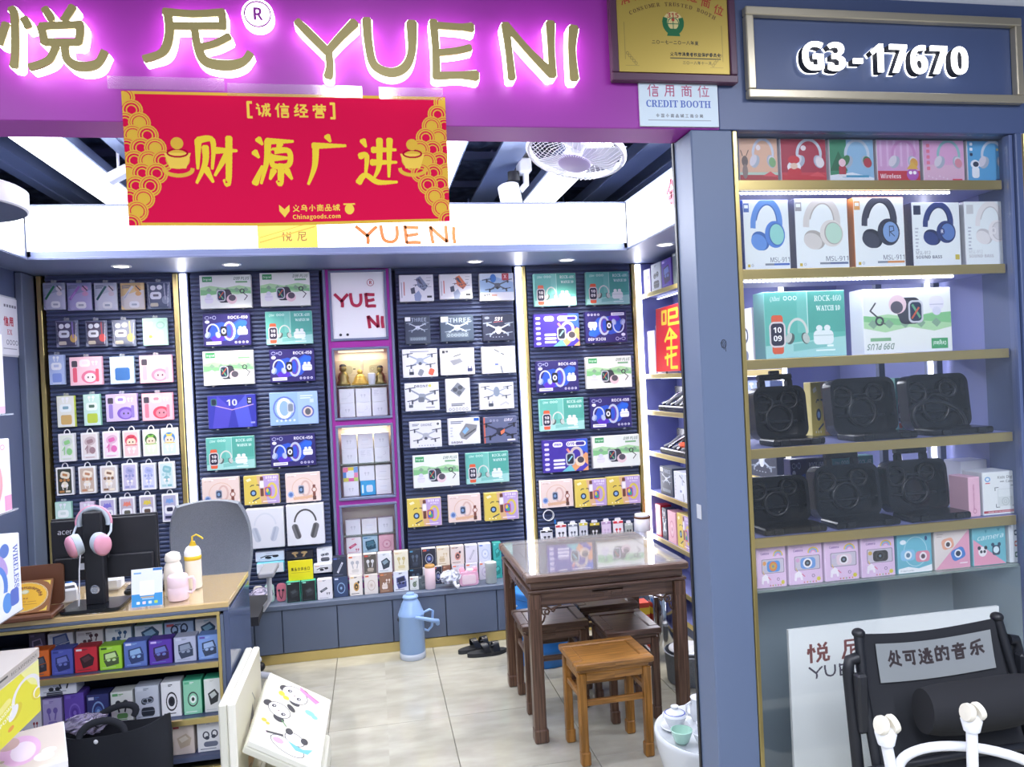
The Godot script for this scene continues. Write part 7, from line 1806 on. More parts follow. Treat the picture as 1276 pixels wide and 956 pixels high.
func build_ceiling_fittings() -> void:
	var k := 0
	for x: float in [-1.65, -0.58, 0.48, 1.355]:  # the panel behind the banner is added for its light, never in view
		var o := thing("ceiling_panel", ["long ceiling light panel above the desk", "added ceiling light panel out of sight behind the red banner", "long ceiling light panel beside the banner", "long ceiling light panel behind the white fan"][k], "light", Vector3(x, 3.06, -4.3), "ceiling light panels")
		part("housing", G.new().span(Vector3(-0.135, 0.012, -1.84), Vector3(0.135, 0.07, 1.84)), M.beam, o)
		part("diffuser", G.new().span(Vector3(-0.12, 0.0, -1.82), Vector3(0.12, 0.0118, 1.82)), M.panel_glow, o)
		for s: float in [-1.0, 1.0]: part("hanger", G.new().tube([Vector3(0, 0.07, s * 1.4), Vector3(0, 0.36, s * 1.4)], 0.005, 6), M.beam, o)
		k += 1
	k = 0
	for x: float in [-1.9, 0.0, 1.9]:
		var o := thing("corridor_panel", ["first", "second", "third"][k] + " corridor ceiling light panel overhead", "light", Vector3(x, 3.06, 0.9), "corridor ceiling light panels")
		part("housing", G.new().span(Vector3(-0.17, 0.012, -1.84), Vector3(0.17, 0.07, 1.84)), M.beam, o)
		part("diffuser", G.new().span(Vector3(-0.16, 0.0, -1.82), Vector3(0.16, 0.0118, 1.82)), M.panel_glow, o)
		for s: float in [-1.0, 1.0]: part("hanger", G.new().tube([Vector3(0, 0.07, s), Vector3(0, 0.36, s)], 0.005, 6), M.beam, o)
		k += 1
	for x: float in [-2.06, -1.32, 0.87, 1.77, 2.06]:
		var b := struct("ceiling_beam", G.new().span(Vector3(x + 0.035, 3.10, -8.9), Vector3(x + 0.14, 3.24, -2.5)), M.beam)
		part("flange", G.new().span(Vector3(x - 0.04, 3.09, -8.9), Vector3(x + 0.034, 3.10, -2.5)), M.beam, b)
		for z: float in [-7.0, -5.6, -4.2, -2.9]: part("hanger", G.new().span(Vector3(x + 0.08, 3.24, z), Vector3(x + 0.095, 3.42, z + 0.015)), M.beam, b)
	for z: float in [-7.2, -6.3, -5.5]:
		struct("ceiling_duct", G.new().span(Vector3(-4.5, 3.29, z), Vector3(4.5, 3.34, z + 0.06)), M.duct)
	var nz := FastNoiseLite.new()
	nz.seed = 21
	nz.frequency = 5.0
	var g := G.new()
	g.sheet(func(s: float, t: float) -> Vector3: return Vector3(lerpf(-3.5, 3.5, s), 3.385 + 0.035 * nz.get_noise_2d(s * 4.0, t * 2.4), lerpf(-8.6, -4.0, t)), 90, 60)
	var foil := struct("ceiling_foil", g, M.foil, "crumpled foil insulation under the dark ceiling", "insulation")
	# white fan hung under the ceiling
	var fan := thing("hanging_fan", "round white fan with wire guard hung below the ceiling", "fan", Vector3(0.915, 2.66, -3.2))
	var up := Vector3(0.22, 0.95, -0.16).normalized()
	var rt := up.cross(Vector3(0, 0, 1)).normalized()
	var bs := Basis(rt, up, rt.cross(up))
	g = G.new(); g.xf = Transform3D(bs, Vector3.ZERO)
	g.lathe([[0.212, -0.012], [0.219, 0.0], [0.216, 0.016], [0.2, 0.016], [0.2, -0.01], [0.212, -0.012]], 48)
	part("rim", g, M.white, fan)
	g = G.new(); g.xf = Transform3D(bs, Vector3.ZERO)
	for q in 46:
		var a := TAU * q / 46
		var d := Vector3(cos(a), 0, sin(a))
		g.tube([d * 0.07 + Vector3(0, -0.055, 0), d * 0.15 + Vector3(0, -0.048, 0), d * 0.206 + Vector3(0, -0.008, 0)], 0.0016, 4)
		g.tube([d * 0.05 + Vector3(0, 0.07, 0), d * 0.15 + Vector3(0, 0.058, 0), d * 0.206 + Vector3(0, 0.012, 0)], 0.0016, 4)
	part("wire_guard", g, M.white, fan).set_meta("kind", "stuff")
	g = G.new(); g.xf = Transform3D(bs, Vector3.ZERO)
	g.lathe([[0, -0.06], [0.06, -0.059], [0.072, -0.05], [0.07, -0.044], [0, -0.044]], 24)
	part("centre_cap", g, mat("fan_cap", "b4a8cc", 0.4), fan)
	for q in 3:
		g = G.new(); g.xf = Transform3D(bs.rotated(up, TAU * q / 3), Vector3.ZERO)
		g.sheet(func(s: float, t: float) -> Vector3: return Vector3(0.03 + 0.155 * s, 0.012 * (t - 0.5) * 2.0 + 0.004, (t - 0.5) * (0.06 + 0.13 * s) + 0.03 * s), 6, 4, 0.002)
		part("blade", g, M.white_gloss, fan)
	g = G.new(); g.xf = Transform3D(bs, Vector3.ZERO)
	g.lathe([[0.0, 0.02], [0.05, 0.025], [0.058, 0.07], [0.05, 0.15], [0.0, 0.16]], 20)
	part("motor", g, M.white, fan)
	part("bracket", G.new().tube([up * 0.14, up * 0.2 + Vector3(0.0, 0.05, 0), Vector3(0.04, 0.43, -0.03)], 0.014, 8), M.white, fan)
	# track spotlight
	var sp := thing("track_spotlight", "white cylindrical track spotlight beside the fan", "light", Vector3(0.955, 2.835, -4.9))
	var ax := Vector3(0.12, -0.95, 0.18).normalized()
	part("can", G.new().tube([ax * -0.13, ax * -0.125, ax * 0.125, ax * 0.13], [0.062, 0.07, 0.07, 0.067], 24), M.white, sp)
	part("arm", G.new().tube([Vector3(0.06, 0.09, 0), Vector3(0.1, 0.13, 0), Vector3(0.1, 0.2, 0)], 0.02, 8), M.white, sp)
	part("swivel", G.new().lathe([[0.0, 0.15], [0.04, 0.15], [0.04, 0.21], [0.0, 0.21]], 16, Vector3(0.02, 0, 0)), M.black, sp)
	part("adapter", G.new().box(Vector3(0.09, 0.245, 0), Vector3(0.08, 0.09, 0.12), 0.006), M.white, sp)
	part("track", G.new().span(Vector3(0.06, 0.2905, -0.7), Vector3(0.12, 0.32, 0.3)), M.black, sp)
	for z: float in [-0.6, 0.2]: part("hanger", G.new().tube([Vector3(0.09, 0.32, z), Vector3(0.09, 0.585, z)], 0.006, 6), M.black, sp)
	# two small track heads above the desk
	for q in 2:
		var o := thing("track_spotlight", ["small boxy white track light tucked behind the banner edge", "second small white track light behind the banner edge"][q], "light", Vector3(-1.36 + 0.2 * q, 3.0, -4.7 - 0.5 * q))
		g = G.new(); g.xf = Transform3D(Basis(Vector3(0, 0, 1), 0.5), Vector3(0, -0.03, 0))
		g.box(Vector3.ZERO, Vector3(0.14, 0.05, 0.09), 0.008)
		part("head", g, M.white, o)
		part("stem", G.new().tube([Vector3(0, 0, 0), Vector3(0, 0.42, 0)], 0.008, 8), M.white, o)
	# drum lamp
	var dr := thing("drum_pendant", "flat round drum pendant with dark underside above the desk", "lamp", Vector3(-1.44, 2.39, -3.0))
	part("drum_side", G.new().lathe([[0.245, 0.0], [0.252, 0.004], [0.252, 0.07], [0.24, 0.078], [0.0, 0.08]], 48), M.grey_light, dr)
	part("underside", G.new().lathe([[0.0, -0.002], [0.244, -0.001], [0.2445, 0.003]], 48), M.navy_dark, dr)
	part("rod", G.new().tube([Vector3(0, 0.08, 0), Vector3(0, 1.03, 0)], 0.009, 8), M.black, dr)

func build_counter() -> void:
	var o := thing("sales_counter", "navy sales counter with brass framed shelves and tan top", "counter", Vector3(-1.2, 0, -3.72))
	var L0 := -0.84; var R0 := 0.553; var zf := 0.275; var zb := -0.27
	part("top_board", G.new().span(Vector3(L0, 0.780, zb), Vector3(R0, 0.802, zf - 0.004), 0.002), M.counter_top, o)
	part("top_glass", G.new().span(Vector3(L0, 0.8025, zb), Vector3(R0, 0.808, zf - 0.004), 0.001), M.glass, o)
	part("front_rail", G.new().span(Vector3(L0, 0.766, zf - 0.03), Vector3(R0 - 0.001, 0.7795, zf), 0.002), M.slate, o)
	part("brass_trim", G.new().span(Vector3(L0, 0.752, zf - 0.03), Vector3(R0 - 0.0365, 0.7655, zf + 0.002), 0.001), M.brass, o)
	part("side_panel", G.new().span(Vector3(R0 - 0.022, 0.0, zb), Vector3(R0, 0.7655, zf), 0.002), mat("navy_gloss", "4a5674", 0.12), o)
	part("brass_trim", G.new().span(Vector3(R0 - 0.05, 0.11, zf - 0.028), Vector3(R0 - 0.037, 0.7515, zf + 0.002), 0.001), M.brass, o)
	part("front_stile", G.new().span(Vector3(R0 - 0.0365, 0.0, zf - 0.028), Vector3(R0 - 0.0225, 0.7515, zf), 0.001), M.slate, o)
	part("side_panel", G.new().span(Vector3(L0, 0.0, zb), Vector3(L0 + 0.02, 0.7515, zf), 0.002), M.navy, o)
	part("back_panel", G.new().span(Vector3(L0 + 0.021, 0.0, zb), Vector3(R0 - 0.023, 0.779, zb + 0.02)), M.navy_dark, o)
	for y: float in [0.5515, 0.318]:
		var s := part("shelf", G.new().span(Vector3(L0 + 0.021, y - 0.02, zb + 0.021), Vector3(R0 - 0.052, y, zf - 0.02)), M.navy, o)
		part("brass_edge", G.new().span(Vector3(L0 + 0.021, y - 0.024, zf - 0.0195), Vector3(R0 - 0.052, y - 0.0, zf - 0.004), 0.001), M.brass, s)
	part("riser", G.new().span(Vector3(L0 + 0.03, 0.552, -0.05), Vector3(R0 - 0.06, 0.605, 0.135)), M.navy_dark, o)
	part("bottom_board", G.new().span(Vector3(L0 + 0.021, 0.13, zb + 0.021), Vector3(R0 - 0.052, 0.150, zf - 0.02)), M.navy, o)
	part("plinth", G.new().span(Vector3(L0, 0.0005, zf - 0.018), Vector3(R0 - 0.024, 0.109, zf)), M.brass, o)

func build_right_shelf() -> void:
	var o := thing("wall_shelving", "lit wall shelving with brass edged shelves along the side wall", "shelving", Vector3(2.03, 0, -4.2))
	# local: front face at x = -0.13, wall at +0.128
	part("back_panel", G.new().span(Vector3(0.112, 0.1, -0.965), Vector3(0.129, 2.47, 0.93)), M.lavender, o)
	part("end_panel", G.new().span(Vector3(-0.128, 0.0, 0.931), Vector3(0.129, 2.47, 0.951)), mat("lavender_dark", "6c72a8", 0.5), o)
	part("end_panel", G.new().span(Vector3(-0.128, 0.0, -0.985), Vector3(0.129, 2.47, -0.966)), M.lavender_dark, o)
	part("divider", G.new().span(Vector3(-0.12, 0.1, 0.0), Vector3(0.111, 2.47, 0.018)), M.lavender, o)
	for y: float in [2.245, 1.685, 1.433, 1.146, 0.868, 0.56, 0.28, 0.1]:
		var s := part("shelf", G.new().span(Vector3(-0.122, y - 0.018, -0.965), Vector3(0.111, y, 0.93)), M.lavender, o)
		part("brass_edge", G.new().span(Vector3(-0.131, y - 0.028, -0.965), Vector3(-0.1225, y + 0.002, 0.93), 0.001), M.brass, s)
	part("base", G.new().span(Vector3(-0.11, 0.0, -0.965), Vector3(0.111, 0.081, 0.93)), M.navy_dark, o)
	var st := thing("light_strip", "vertical white light strip at the near end of the lit shelves", "light", Vector3(1.889, 0.366, -3.256), "vertical light strips")
	part("channel", G.new().span(Vector3(-0.004, 0, -0.02), Vector3(0.009, 2.1, 0.02)), M.frame_grey, st)
	part("diffuser", G.new().span(Vector3(-0.012, 0.002, -0.016), Vector3(-0.0045, 2.098, 0.016), 0.002), M.tube_glow, st)
	lamp_area(Vector3(1.872, 1.42, -3.256), Vector3(-1, 0, 0), Vector2(0.03, 2.08), 0.5, "f0f0ff")
	for y: float in [2.212, 1.652, 1.40, 1.113]:
		var s2 := thing("shelf_light", "thin light strip under the %s shelf of the lit wall shelving" % {2.212: "top", 1.652: "third", 1.40: "fourth", 1.113: "fifth"}[y], "light", Vector3(2.02, y, -4.2), "light strips under the wall shelves")
		part("diffuser", G.new().span(Vector3(-0.006, 0, -0.94), Vector3(0.006, 0.006, 0.9)), M.tube_glow, s2)
		lamp_area(Vector3(2.02, y - 0.004, -4.2), Vector3(0.05, -1, 0), Vector2(1.8, 0.012), 0.16, "e4e0ff")

func build_showcase() -> void:
	var o := thing("display_cabinet", "glass fronted display cabinet with brass edged shelves facing the corridor", "cabinet", Vector3(1.63, 0, -2.39))
	var x0 := -0.497; var x1 := 0.503
	part("base", G.new().span(Vector3(x0, 0.0, -0.17), Vector3(x1, 0.12, 0.18)), M.navy, o)
	for y: float in [2.29, 2.009, 1.724, 1.442, 1.16]:
		var s := part("shelf", G.new().span(Vector3(x0 + 0.004, y - 0.022, -0.17), Vector3(x1 - 0.004, y - 0.0005, 0.145)), M.lavender, o)
		part("brass_edge", G.new().span(Vector3(x0 + 0.004, y - 0.031, 0.1455), Vector3(x1 - 0.018, y, 0.157), 0.001), M.brass, s)
	part("glass_shelf", G.new().span(Vector3(x0 + 0.004, 0.986, -0.168), Vector3(x1 - 0.004, 0.994, 0.15)), M.glass_shelf, o)
	part("lower_back", G.new().span(Vector3(x0 + 0.004, 0.121, -0.17), Vector3(x1 - 0.004, 0.985, -0.155)), mat("slate_reflection", "94a5ae", 0.5), o)  # pale tone stands in for the corridor mirrored in the lower glass
	part("brass_stile", G.new().span(Vector3(x0, 0.121, 0.16), Vector3(x0 + 0.013, 2.432, 0.19), 0.001), M.brass, o)
	part("side_panel", G.new().span(Vector3(x0 - 0.0005, 0.121, -0.17), Vector3(x0 + 0.003, 2.432, 0.159)), M.navy, o)
	part("brass_stile", G.new().span(Vector3(x1 - 0.014, 0.121, 0.16), Vector3(x1 - 0.002, 2.432, 0.19), 0.001), mat("blue_trim", "5a6890", 0.4), o)
	part("glass_pane", G.new().span(Vector3(x0 + 0.0135, 0.121, 0.176), Vector3(x1 - 0.0145, 2.432, 0.182)), M.glass, o)
	for q in [[0.245, "post"], [0.49, "post"]]:
		part("rear_post", G.new().span(Vector3(q[0] - 0.012, 0.986, -0.19), Vector3(q[0] + 0.012, 2.432, -0.171)), M.navy_dark, o)
	part("side_panel", G.new().span(Vector3(x1 - 0.0135, 0.121, -0.154), Vector3(x1 - 0.0045, 0.985, 0.159)), M.slate_reflection, o)
	var names := {2.255: "top", 1.974: "second", 1.689: "third", 1.407: "fourth"}
	for y: float in [2.255, 1.974]:
		var s := thing("shelf_light", "bright beaded light strip under the %s shelf of the display cabinet" % names[y], "light", Vector3(1.6, y, -2.262), "light strips in the display cabinet")
		part("channel", G.new().span(Vector3(-0.45, 0.004, -0.008), Vector3(0.34, 0.012, 0.008)), M.frame_grey, s)
		var g := G.new()
		for k in 52: g.box(Vector3(-0.443 + k * 0.0152, 0.0, 0), Vector3(0.0085, 0.0075, 0.012), 0.002)
		part("beads", g, M.tube_glow, s).set_meta("kind", "stuff")
		lamp_area(Vector3(1.545, y - 0.007, -2.262), Vector3(0, -0.85, -0.5), Vector2(0.78, 0.012), 0.10, "e9e6ff")
	var st := thing("light_strip", "vertical white light strip at the rear corner of the display cabinet", "light", Vector3(2.115, 1.0, -2.6), "vertical light strips")
	part("channel", G.new().span(Vector3(-0.018, 0, -0.014), Vector3(0.018, 1.42, -0.002)), M.frame_grey, st)
	part("diffuser", G.new().span(Vector3(-0.014, 0.002, -0.0018), Vector3(0.014, 1.418, 0.006), 0.002), M.tube_glow, st)
	lamp_area(Vector3(2.115, 1.71, -2.590), Vector3(-0.3, 0, 1), Vector2(0.028, 1.4), 0.2, "e8e6ff")
	# open black tool cases: lid standing, tray lying
	var cs := [[1.344, 1.442, 0.19, 0.198, "black plastic case with carry handle nearest the pillar, fourth shelf", true, 0.0], [1.655, 1.442, 0.245, 0.212, "black plastic case with round mouldings, middle of the fourth shelf", false, 0.0], [1.945, 1.442, 0.243, 0.212, "black plastic case with a coiled cable, far end of fourth shelf", false, 0.05],
		[1.318, 1.16, 0.229, 0.178, "low wide black plastic case nearest the pillar, fifth shelf", false, 0.0], [1.579, 1.16, 0.243, 0.2, "black plastic case with handle, middle of the fifth shelf", true, 0.0], [1.848, 1.16, 0.236, 0.2, "black plastic case with handle beside the pink printing box", true, 0.0]]
	for c in cs:
		tool_case(c)

func tool_case(c: Array) -> void:
	var o := thing("tool_case", c[4], "case", Vector3(c[0], c[1] + 0.0005, -2.35), "open black cases in the display cabinet")
	var w: float = c[2]; var h: float = c[3]
	# lid: a rounded shell leaning slightly back
	var tilt := Transform3D(Basis(Vector3.RIGHT, -0.10), Vector3(0, 0.012, -0.02))
	var g := G.new(); g.xf = tilt
	var rim := rrect(w, h - 0.02, 0.035, 6, Vector2(0, (h - 0.02) / 2))
	var inn := rrect(w - 0.024, h - 0.044, 0.026, 6, Vector2(0, (h - 0.02) / 2))
	g.prism(rim, -0.03, -0.022)
	for k in rim.size():
		var k2 := (k + 1) % rim.size()
		var a := rim[k]; var b := rim[k2]; var ai := inn[k]; var bi := inn[k2]
		var d := (b - a).normalized()
		var nn := Vector3(d.y, -d.x, 0)
		g.quad(Vector3(a.x, a.y, -0.022), Vector3(b.x, b.y, -0.022), Vector3(b.x, b.y, 0.02), Vector3(a.x, a.y, 0.02), nn)
		g.quad(Vector3(a.x, a.y, 0.02), Vector3(b.x, b.y, 0.02), Vector3(bi.x, bi.y, 0.02), Vector3(ai.x, ai.y, 0.02), Vector3.BACK)
		g.quad(Vector3(ai.x, ai.y, 0.02), Vector3(bi.x, bi.y, 0.02), Vector3(bi.x, bi.y, -0.02), Vector3(ai.x, ai.y, -0.02), -nn)
	part("lid", g, mat("case_black", "0c0d11", 0.22), o)
	# moulded recesses in the lid
	for q in 3:
		var gm := G.new(); gm.xf = tilt
		var rg := []
		var cx: float = [-0.24, 0.05, 0.27][q] * w
		var cy: float = [0.62, 0.36, 0.66][q] * h
		var rr: float = [0.17, 0.24, 0.15][q] * h
		for k in 22: rg.append(Vector3(cx + rr * cos(TAU * k / 22), cy + rr * sin(TAU * k / 22) * 0.92, -0.014))
		gm.tube(rg, 0.006, 6, true)
		part("moulding", gm, mat("black_satin", "16181d", 0.28), o)
	for q in 2:
		var gm := G.new(); gm.xf = tilt
		gm.box(Vector3(0, h * (0.3 + 0.34 * q), -0.016), Vector3(w * 0.8, 0.01, 0.01), 0.003)
		part("rib", gm, M.black_satin, o)
	# tray lying in front
	var ty := 0.012
	g = G.new()
	g.box(Vector3(0, 0.011, 0.05), Vector3(w * 0.96, 0.022, 0.1), 0.008)
	part("tray", g, M.case_black, o)
	part("latch", G.new().box(Vector3(-w * 0.28, 0.012, 0.1035), Vector3(0.03, 0.016, 0.006), 0.002), M.black_satin, o)
	part("latch", G.new().box(Vector3(w * 0.28, 0.012, 0.1035), Vector3(0.03, 0.016, 0.006), 0.002), M.black_satin, o)
	if c[5]:
		var gh := G.new(); gh.xf = tilt
		gh.box(Vector3(0, h + 0.012, -0.005), Vector3(0.12, 0.02, 0.03), 0.006)
		for s: float in [-1.0, 1.0]: gh.box(Vector3(s * 0.05, h - 0.011, -0.005), Vector3(0.02, 0.028, 0.03), 0.005)
		part("handle", gh, M.case_black, o)
		part("handle_grip", G.new().box(tilt * Vector3(0, h + 0.028, -0.004), Vector3(0.034, 0.014, 0.02), 0.004), M.black_satin, o)
	if c[6] > 0.0:
		var gc := G.new()
		var p := []
		for k in 20: p.append(Vector3(-0.06 + 0.10 * cos(PI * k / 19.0 * 1.2), 0.03 + 0.085 * sin(PI * k / 19.0), 0.06))
		gc.tube(p, 0.007, 8)
		part("cable", gc, M.black_satin, o)

func stool_legs(o: Node, w: float, d: float, h: float, t: float, mu: Material, mh: Material, foot: float) -> void:
	for sx: float in [-1.0, 1.0]:
		for sz: float in [-1.0, 1.0]:
			var g := G.new()
			var x := sx * (w / 2 - t / 2); var z := sz * (d / 2 - t / 2)
			g.box(Vector3(x, h / 2 + 0.03, z), Vector3(t, h - 0.06, t), 0.004)
			g.prism(PackedVector2Array([Vector2(-t / 2, 0.0), Vector2(t / 2, 0.0), Vector2(t / 2, 0.06), Vector2(-t / 2, 0.06)]), 0, 0.001)
			var gg := G.new()
			gg.box(Vector3(x, h / 2 + 0.03, z), Vector3(t, h - 0.06, t), 0.004)
			gg.box(Vector3(x - sx * 0.003, 0.032, z), Vector3(t + foot, 0.064, t + foot), 0.006)
			part("leg", gg, mu, o)

func stool(label: String, at: Vector3, w: float, d: float, turn: float, warm: bool) -> Node3D:
	var o := thing("wooden_stool", label, "stool", at, "wooden stools round the carved table", turn)
	var mh: Material = M.wood_warm if warm else M.wood_dark
	var mu: Material = M.wood_warm_up if warm else M.wood_dark_up
	var h := 0.45
	for e in [[Vector3(0, h - 0.014, d / 2 - 0.024), Vector3(w, 0.028, 0.048)], [Vector3(0, h - 0.014, -d / 2 + 0.024), Vector3(w, 0.028, 0.048)], [Vector3(w / 2 - 0.024, h - 0.014, 0), Vector3(0.048, 0.028, d - 0.0965)], [Vector3(-w / 2 + 0.024, h - 0.014, 0), Vector3(0.048, 0.028, d - 0.0965)]]:
		part("seat_frame", G.new().box(e[0], e[1], 0.005), mh, o)
	part("seat_panel", G.new().box(Vector3(0, h - 0.017, 0), Vector3(w - 0.098, 0.026, d - 0.098), 0.003), mh, o)
	part("waist", G.new().box(Vector3(0, h - 0.038, 0), Vector3(w - 0.04, 0.018, d - 0.04), 0.002), mh, o)
	stool_legs(o, w - 0.024, d - 0.024, h - 0.048, 0.036, mu, mh, 0.006)
	for s: float in [-1.0, 1.0]:
		part("apron", G.new().box(Vector3(0, h - 0.066, s * (d / 2 - 0.03)), Vector3(w - 0.098, 0.036, 0.02), 0.003), mh, o)
		part("apron", G.new().box(Vector3(s * (w / 2 - 0.03), h - 0.066, 0), Vector3(0.02, 0.036, d - 0.098), 0.003), mh, o)
		part("stretcher", G.new().box(Vector3(0, h * 0.60, s * (d / 2 - 0.03)), Vector3(w - 0.098, 0.026, 0.018), 0.003), mh, o)
		part("stretcher", G.new().box(Vector3(s * (w / 2 - 0.03), h * 0.66, 0), Vector3(0.018, 0.026, d - 0.098), 0.003), mh, o)
	return o

func build_furniture() -> void:
	var t := thing("carved_table", "square dark carved wooden table with a glass top", "table", Vector3(1.056, 0, -3.845))
	var W := 0.80; var D := 0.77; var H := 0.785
	var hw := W / 2; var hd := D / 2
	for e in [[Vector3(0, H - 0.018, hd - 0.035), Vector3(W, 0.036, 0.07)], [Vector3(0, H - 0.018, -hd + 0.035), Vector3(W, 0.036, 0.07)], [Vector3(hw - 0.035, H - 0.018, 0), Vector3(0.07, 0.036, D - 0.1405)], [Vector3(-hw + 0.035, H - 0.018, 0), Vector3(0.07, 0.036, D - 0.1405)]]:
		part("top_frame", G.new().box(e[0], e[1], 0.007), M.wood_dark, t)
	part("top_panel", G.new().box(Vector3(0, H - 0.021, 0), Vector3(W - 0.142, 0.030, D - 0.142), 0.002), M.wood_dark, t)
	var gl := clear("table_glass", "e6eeee", 0.08)
	var gg := G.new(); gg.xf = Transform3D(Basis(Vector3.RIGHT, -PI / 2), Vector3(0, H + 0.0006, 0))
	gg.prism(rrect(W - 0.03, D - 0.03, 0.05, 6), 0, 0.008)
	part("glass_top", gg, gl, t)
	part("waist", G.new().box(Vector3(0, H - 0.055, 0), Vector3(W - 0.05, 0.036, D - 0.05), 0.003), M.wood_dark, t)
	part("waist_bead", G.new().box(Vector3(0, H - 0.081, 0), Vector3(W - 0.022, 0.014, D - 0.022), 0.005), M.wood_dark, t)
	stool_legs(t, W - 0.03, D - 0.03, H - 0.09, 0.056, M.wood_dark_up, M.wood_dark, 0.010)
	for s: float in [-1.0, 1.0]:
		for ax in 2:
			var len: float = (W if ax == 0 else D) - 0.145
			var off: float = (hd if ax == 0 else hw) - 0.045
			var bs := Basis(Vector3.UP, 0.0 if ax == 0 else PI / 2)
			var at := (Vector3(0, 0, s * off) if ax == 0 else Vector3(s * off, 0, 0))
			var g := G.new(); g.xf = Transform3D(bs, at)
			g.box(Vector3(0, H - 0.122, 0), Vector3(len, 0.066, 0.022), 0.003)
			var ap := part("apron", g, M.wood_dark, t)
			g = G.new(); g.xf = Transform3D(bs, at)
			# raised key-fret carving in the middle of the apron
			for f in 2:
				var zz := 0.0118 * (1 if f == 0 else -1)
				for sg: float in [-1.0, 1.0]:
					for e in [[0.0, 0.105, 0.15, 0.006], [0.075, 0.118, 0.006, 0.03], [0.045, 0.133, 0.06, 0.006], [0.018, 0.122, 0.006, 0.02], [0.034, 0.117, 0.036, 0.006], [0.05, 0.148, 0.1, 0.006]]:
						g.box(Vector3(sg * e[0], H - e[1], zz), Vector3(e[2], e[3], 0.004), 0.001)
				for k in 6: g.box(Vector3((k - 2.5) * len / 6.6, H - 0.094, zz), Vector3(len / 7.2, 0.005, 0.004), 0.001)
			part("fret_carving", g, M.wood_dark, ap)
			for sg: float in [-1.0, 1.0]:
				g = G.new(); g.xf = Transform3D(bs, at + bs * Vector3(sg * (len / 2), 0, 0))
				# openwork corner bracket
				var m := -sg
				for pth in [[[0.0, 0.155], [0.03, 0.16], [0.05, 0.175], [0.075, 0.165], [0.1, 0.158]], [[0.003, 0.16], [0.006, 0.19], [0.02, 0.2], [0.012, 0.225], [0.002, 0.235]], [[0.02, 0.175], [0.034, 0.172], [0.042, 0.184], [0.034, 0.196], [0.022, 0.192], [0.02, 0.18]], [[0.05, 0.176], [0.06, 0.17], [0.068, 0.178], [0.06, 0.186], [0.052, 0.182]]]:
					var q := []
					for p in pth: q.append(Vector3(m * p[0], H - p[1], 0))
					g.tube(q, 0.0052, 6)
				part("corner_bracket", g, M.wood_dark, t)
	stool("honey coloured wooden stool standing in front of the carved table", Vector3(0.985, 0, -3.352), 0.36, 0.29, 0.03, true)
	stool("dark wooden stool under the table beside the blue bucket", Vector3(0.86, 0, -3.93), 0.35, 0.31, 0.0, false)
	stool("dark wooden stool partly under the table nearest the tea tray", Vector3(1.20, 0, -3.72), 0.28, 0.33, 0.0, false)
	stool("dark wooden stool at the rear of the carved table", Vector3(1.212, 0, -4.13), 0.33, 0.28, 0.0, false)
	# grey mesh office chair behind the counter
	var c := thing("office_chair", "grey mesh office chair behind the sales counter", "chair", Vector3(-0.90, 0, -4.42))
	var g := G.new()
	g.sheet(func(s: float, u: float) -> Vector3:
		var ww: float = 0.205 * (1.0 - 0.25 * pow(maxf(0.0, u - 0.55) / 0.45, 2.5)) * (0.86 + 0.14 * minf(1.0, u * 2.5))
		return Vector3((s - 0.5) * 2 * ww, 0.62 + 0.49 * u - 0.018 * pow((s - 0.5) * 2, 2.0) * u, 0.06 * pow((s - 0.5) * 2, 2.0) - 0.04 * sin(PI * u)), 20, 16, 0.02)
	part("backrest", g, M.weave, c)
	var rim := []
	for k in 40:
		var a := TAU * k / 40
		var u := 0.5 + 0.5 * sin(a)
		var ww: float = 0.205 * (1.0 - 0.25 * pow(maxf(0.0, u - 0.55) / 0.45, 2.5)) * (0.86 + 0.14 * minf(1.0, u * 2.5))
		rim.append(Vector3(cos(a) * ww, 0.865 + 0.245 * sin(a), 0.06 * cos(a) * cos(a) - 0.04 * sin(PI * u) - 0.01))
	g = G.new(); g.xf = Transform3D(Basis(), Vector3(0, 0, -0.43))
	g.sheet(func(s: float, u: float) -> Vector3: return Vector3((s - 0.5) * 0.46, 0.46 + 0.03 * sin(PI * s) * sin(PI * u), 0.46 - u * 0.46), 12, 10, 0.05)
	part("seat", g, M.black_cloth, c)
	part("back_spine", G.new().tube([Vector3(0, 0.42, -0.16), Vector3(0, 0.5, 0.0), Vector3(0, 0.64, -0.05)], 0.022, 8), M.grey_light, c)
	for s: float in [-1.0, 1.0]:
		g = G.new()
		g.tube([Vector3(s * 0.22, 0.43, -0.2), Vector3(s * 0.27, 0.5, -0.16), Vector3(s * 0.275, 0.66, -0.12)], 0.014, 8)
		part("arm_post", g, M.grey_light, c)
		g = G.new()
		g.box(Vector3(s * 0.275, 0.675, -0.12), Vector3(0.085, 0.03, 0.25), 0.012)
		part("armrest", g, M.grey, c)
	part("gas_column", G.new().lathe([[0.05, 0.08], [0.05, 0.1], [0.026, 0.12], [0.026, 0.40], [0.0, 0.41]], 16, Vector3(0, 0, -0.2)), M.grey, c)
	for k in 5:
		var a := TAU * k / 5 + 0.3
		var d := Vector3(cos(a), 0, sin(a))
		part("base_arm", G.new().tube([Vector3(0, 0.095, -0.2), Vector3(0, 0.075, -0.2) + d * 0.27], [0.03, 0.018], 8), M.grey_light, c)
		part("caster", G.new().ellipsoid(Vector3(0, 0.028, -0.2) + d * 0.275, Vector3(0.028, 0.028, 0.028), 12, 8), M.black, c)

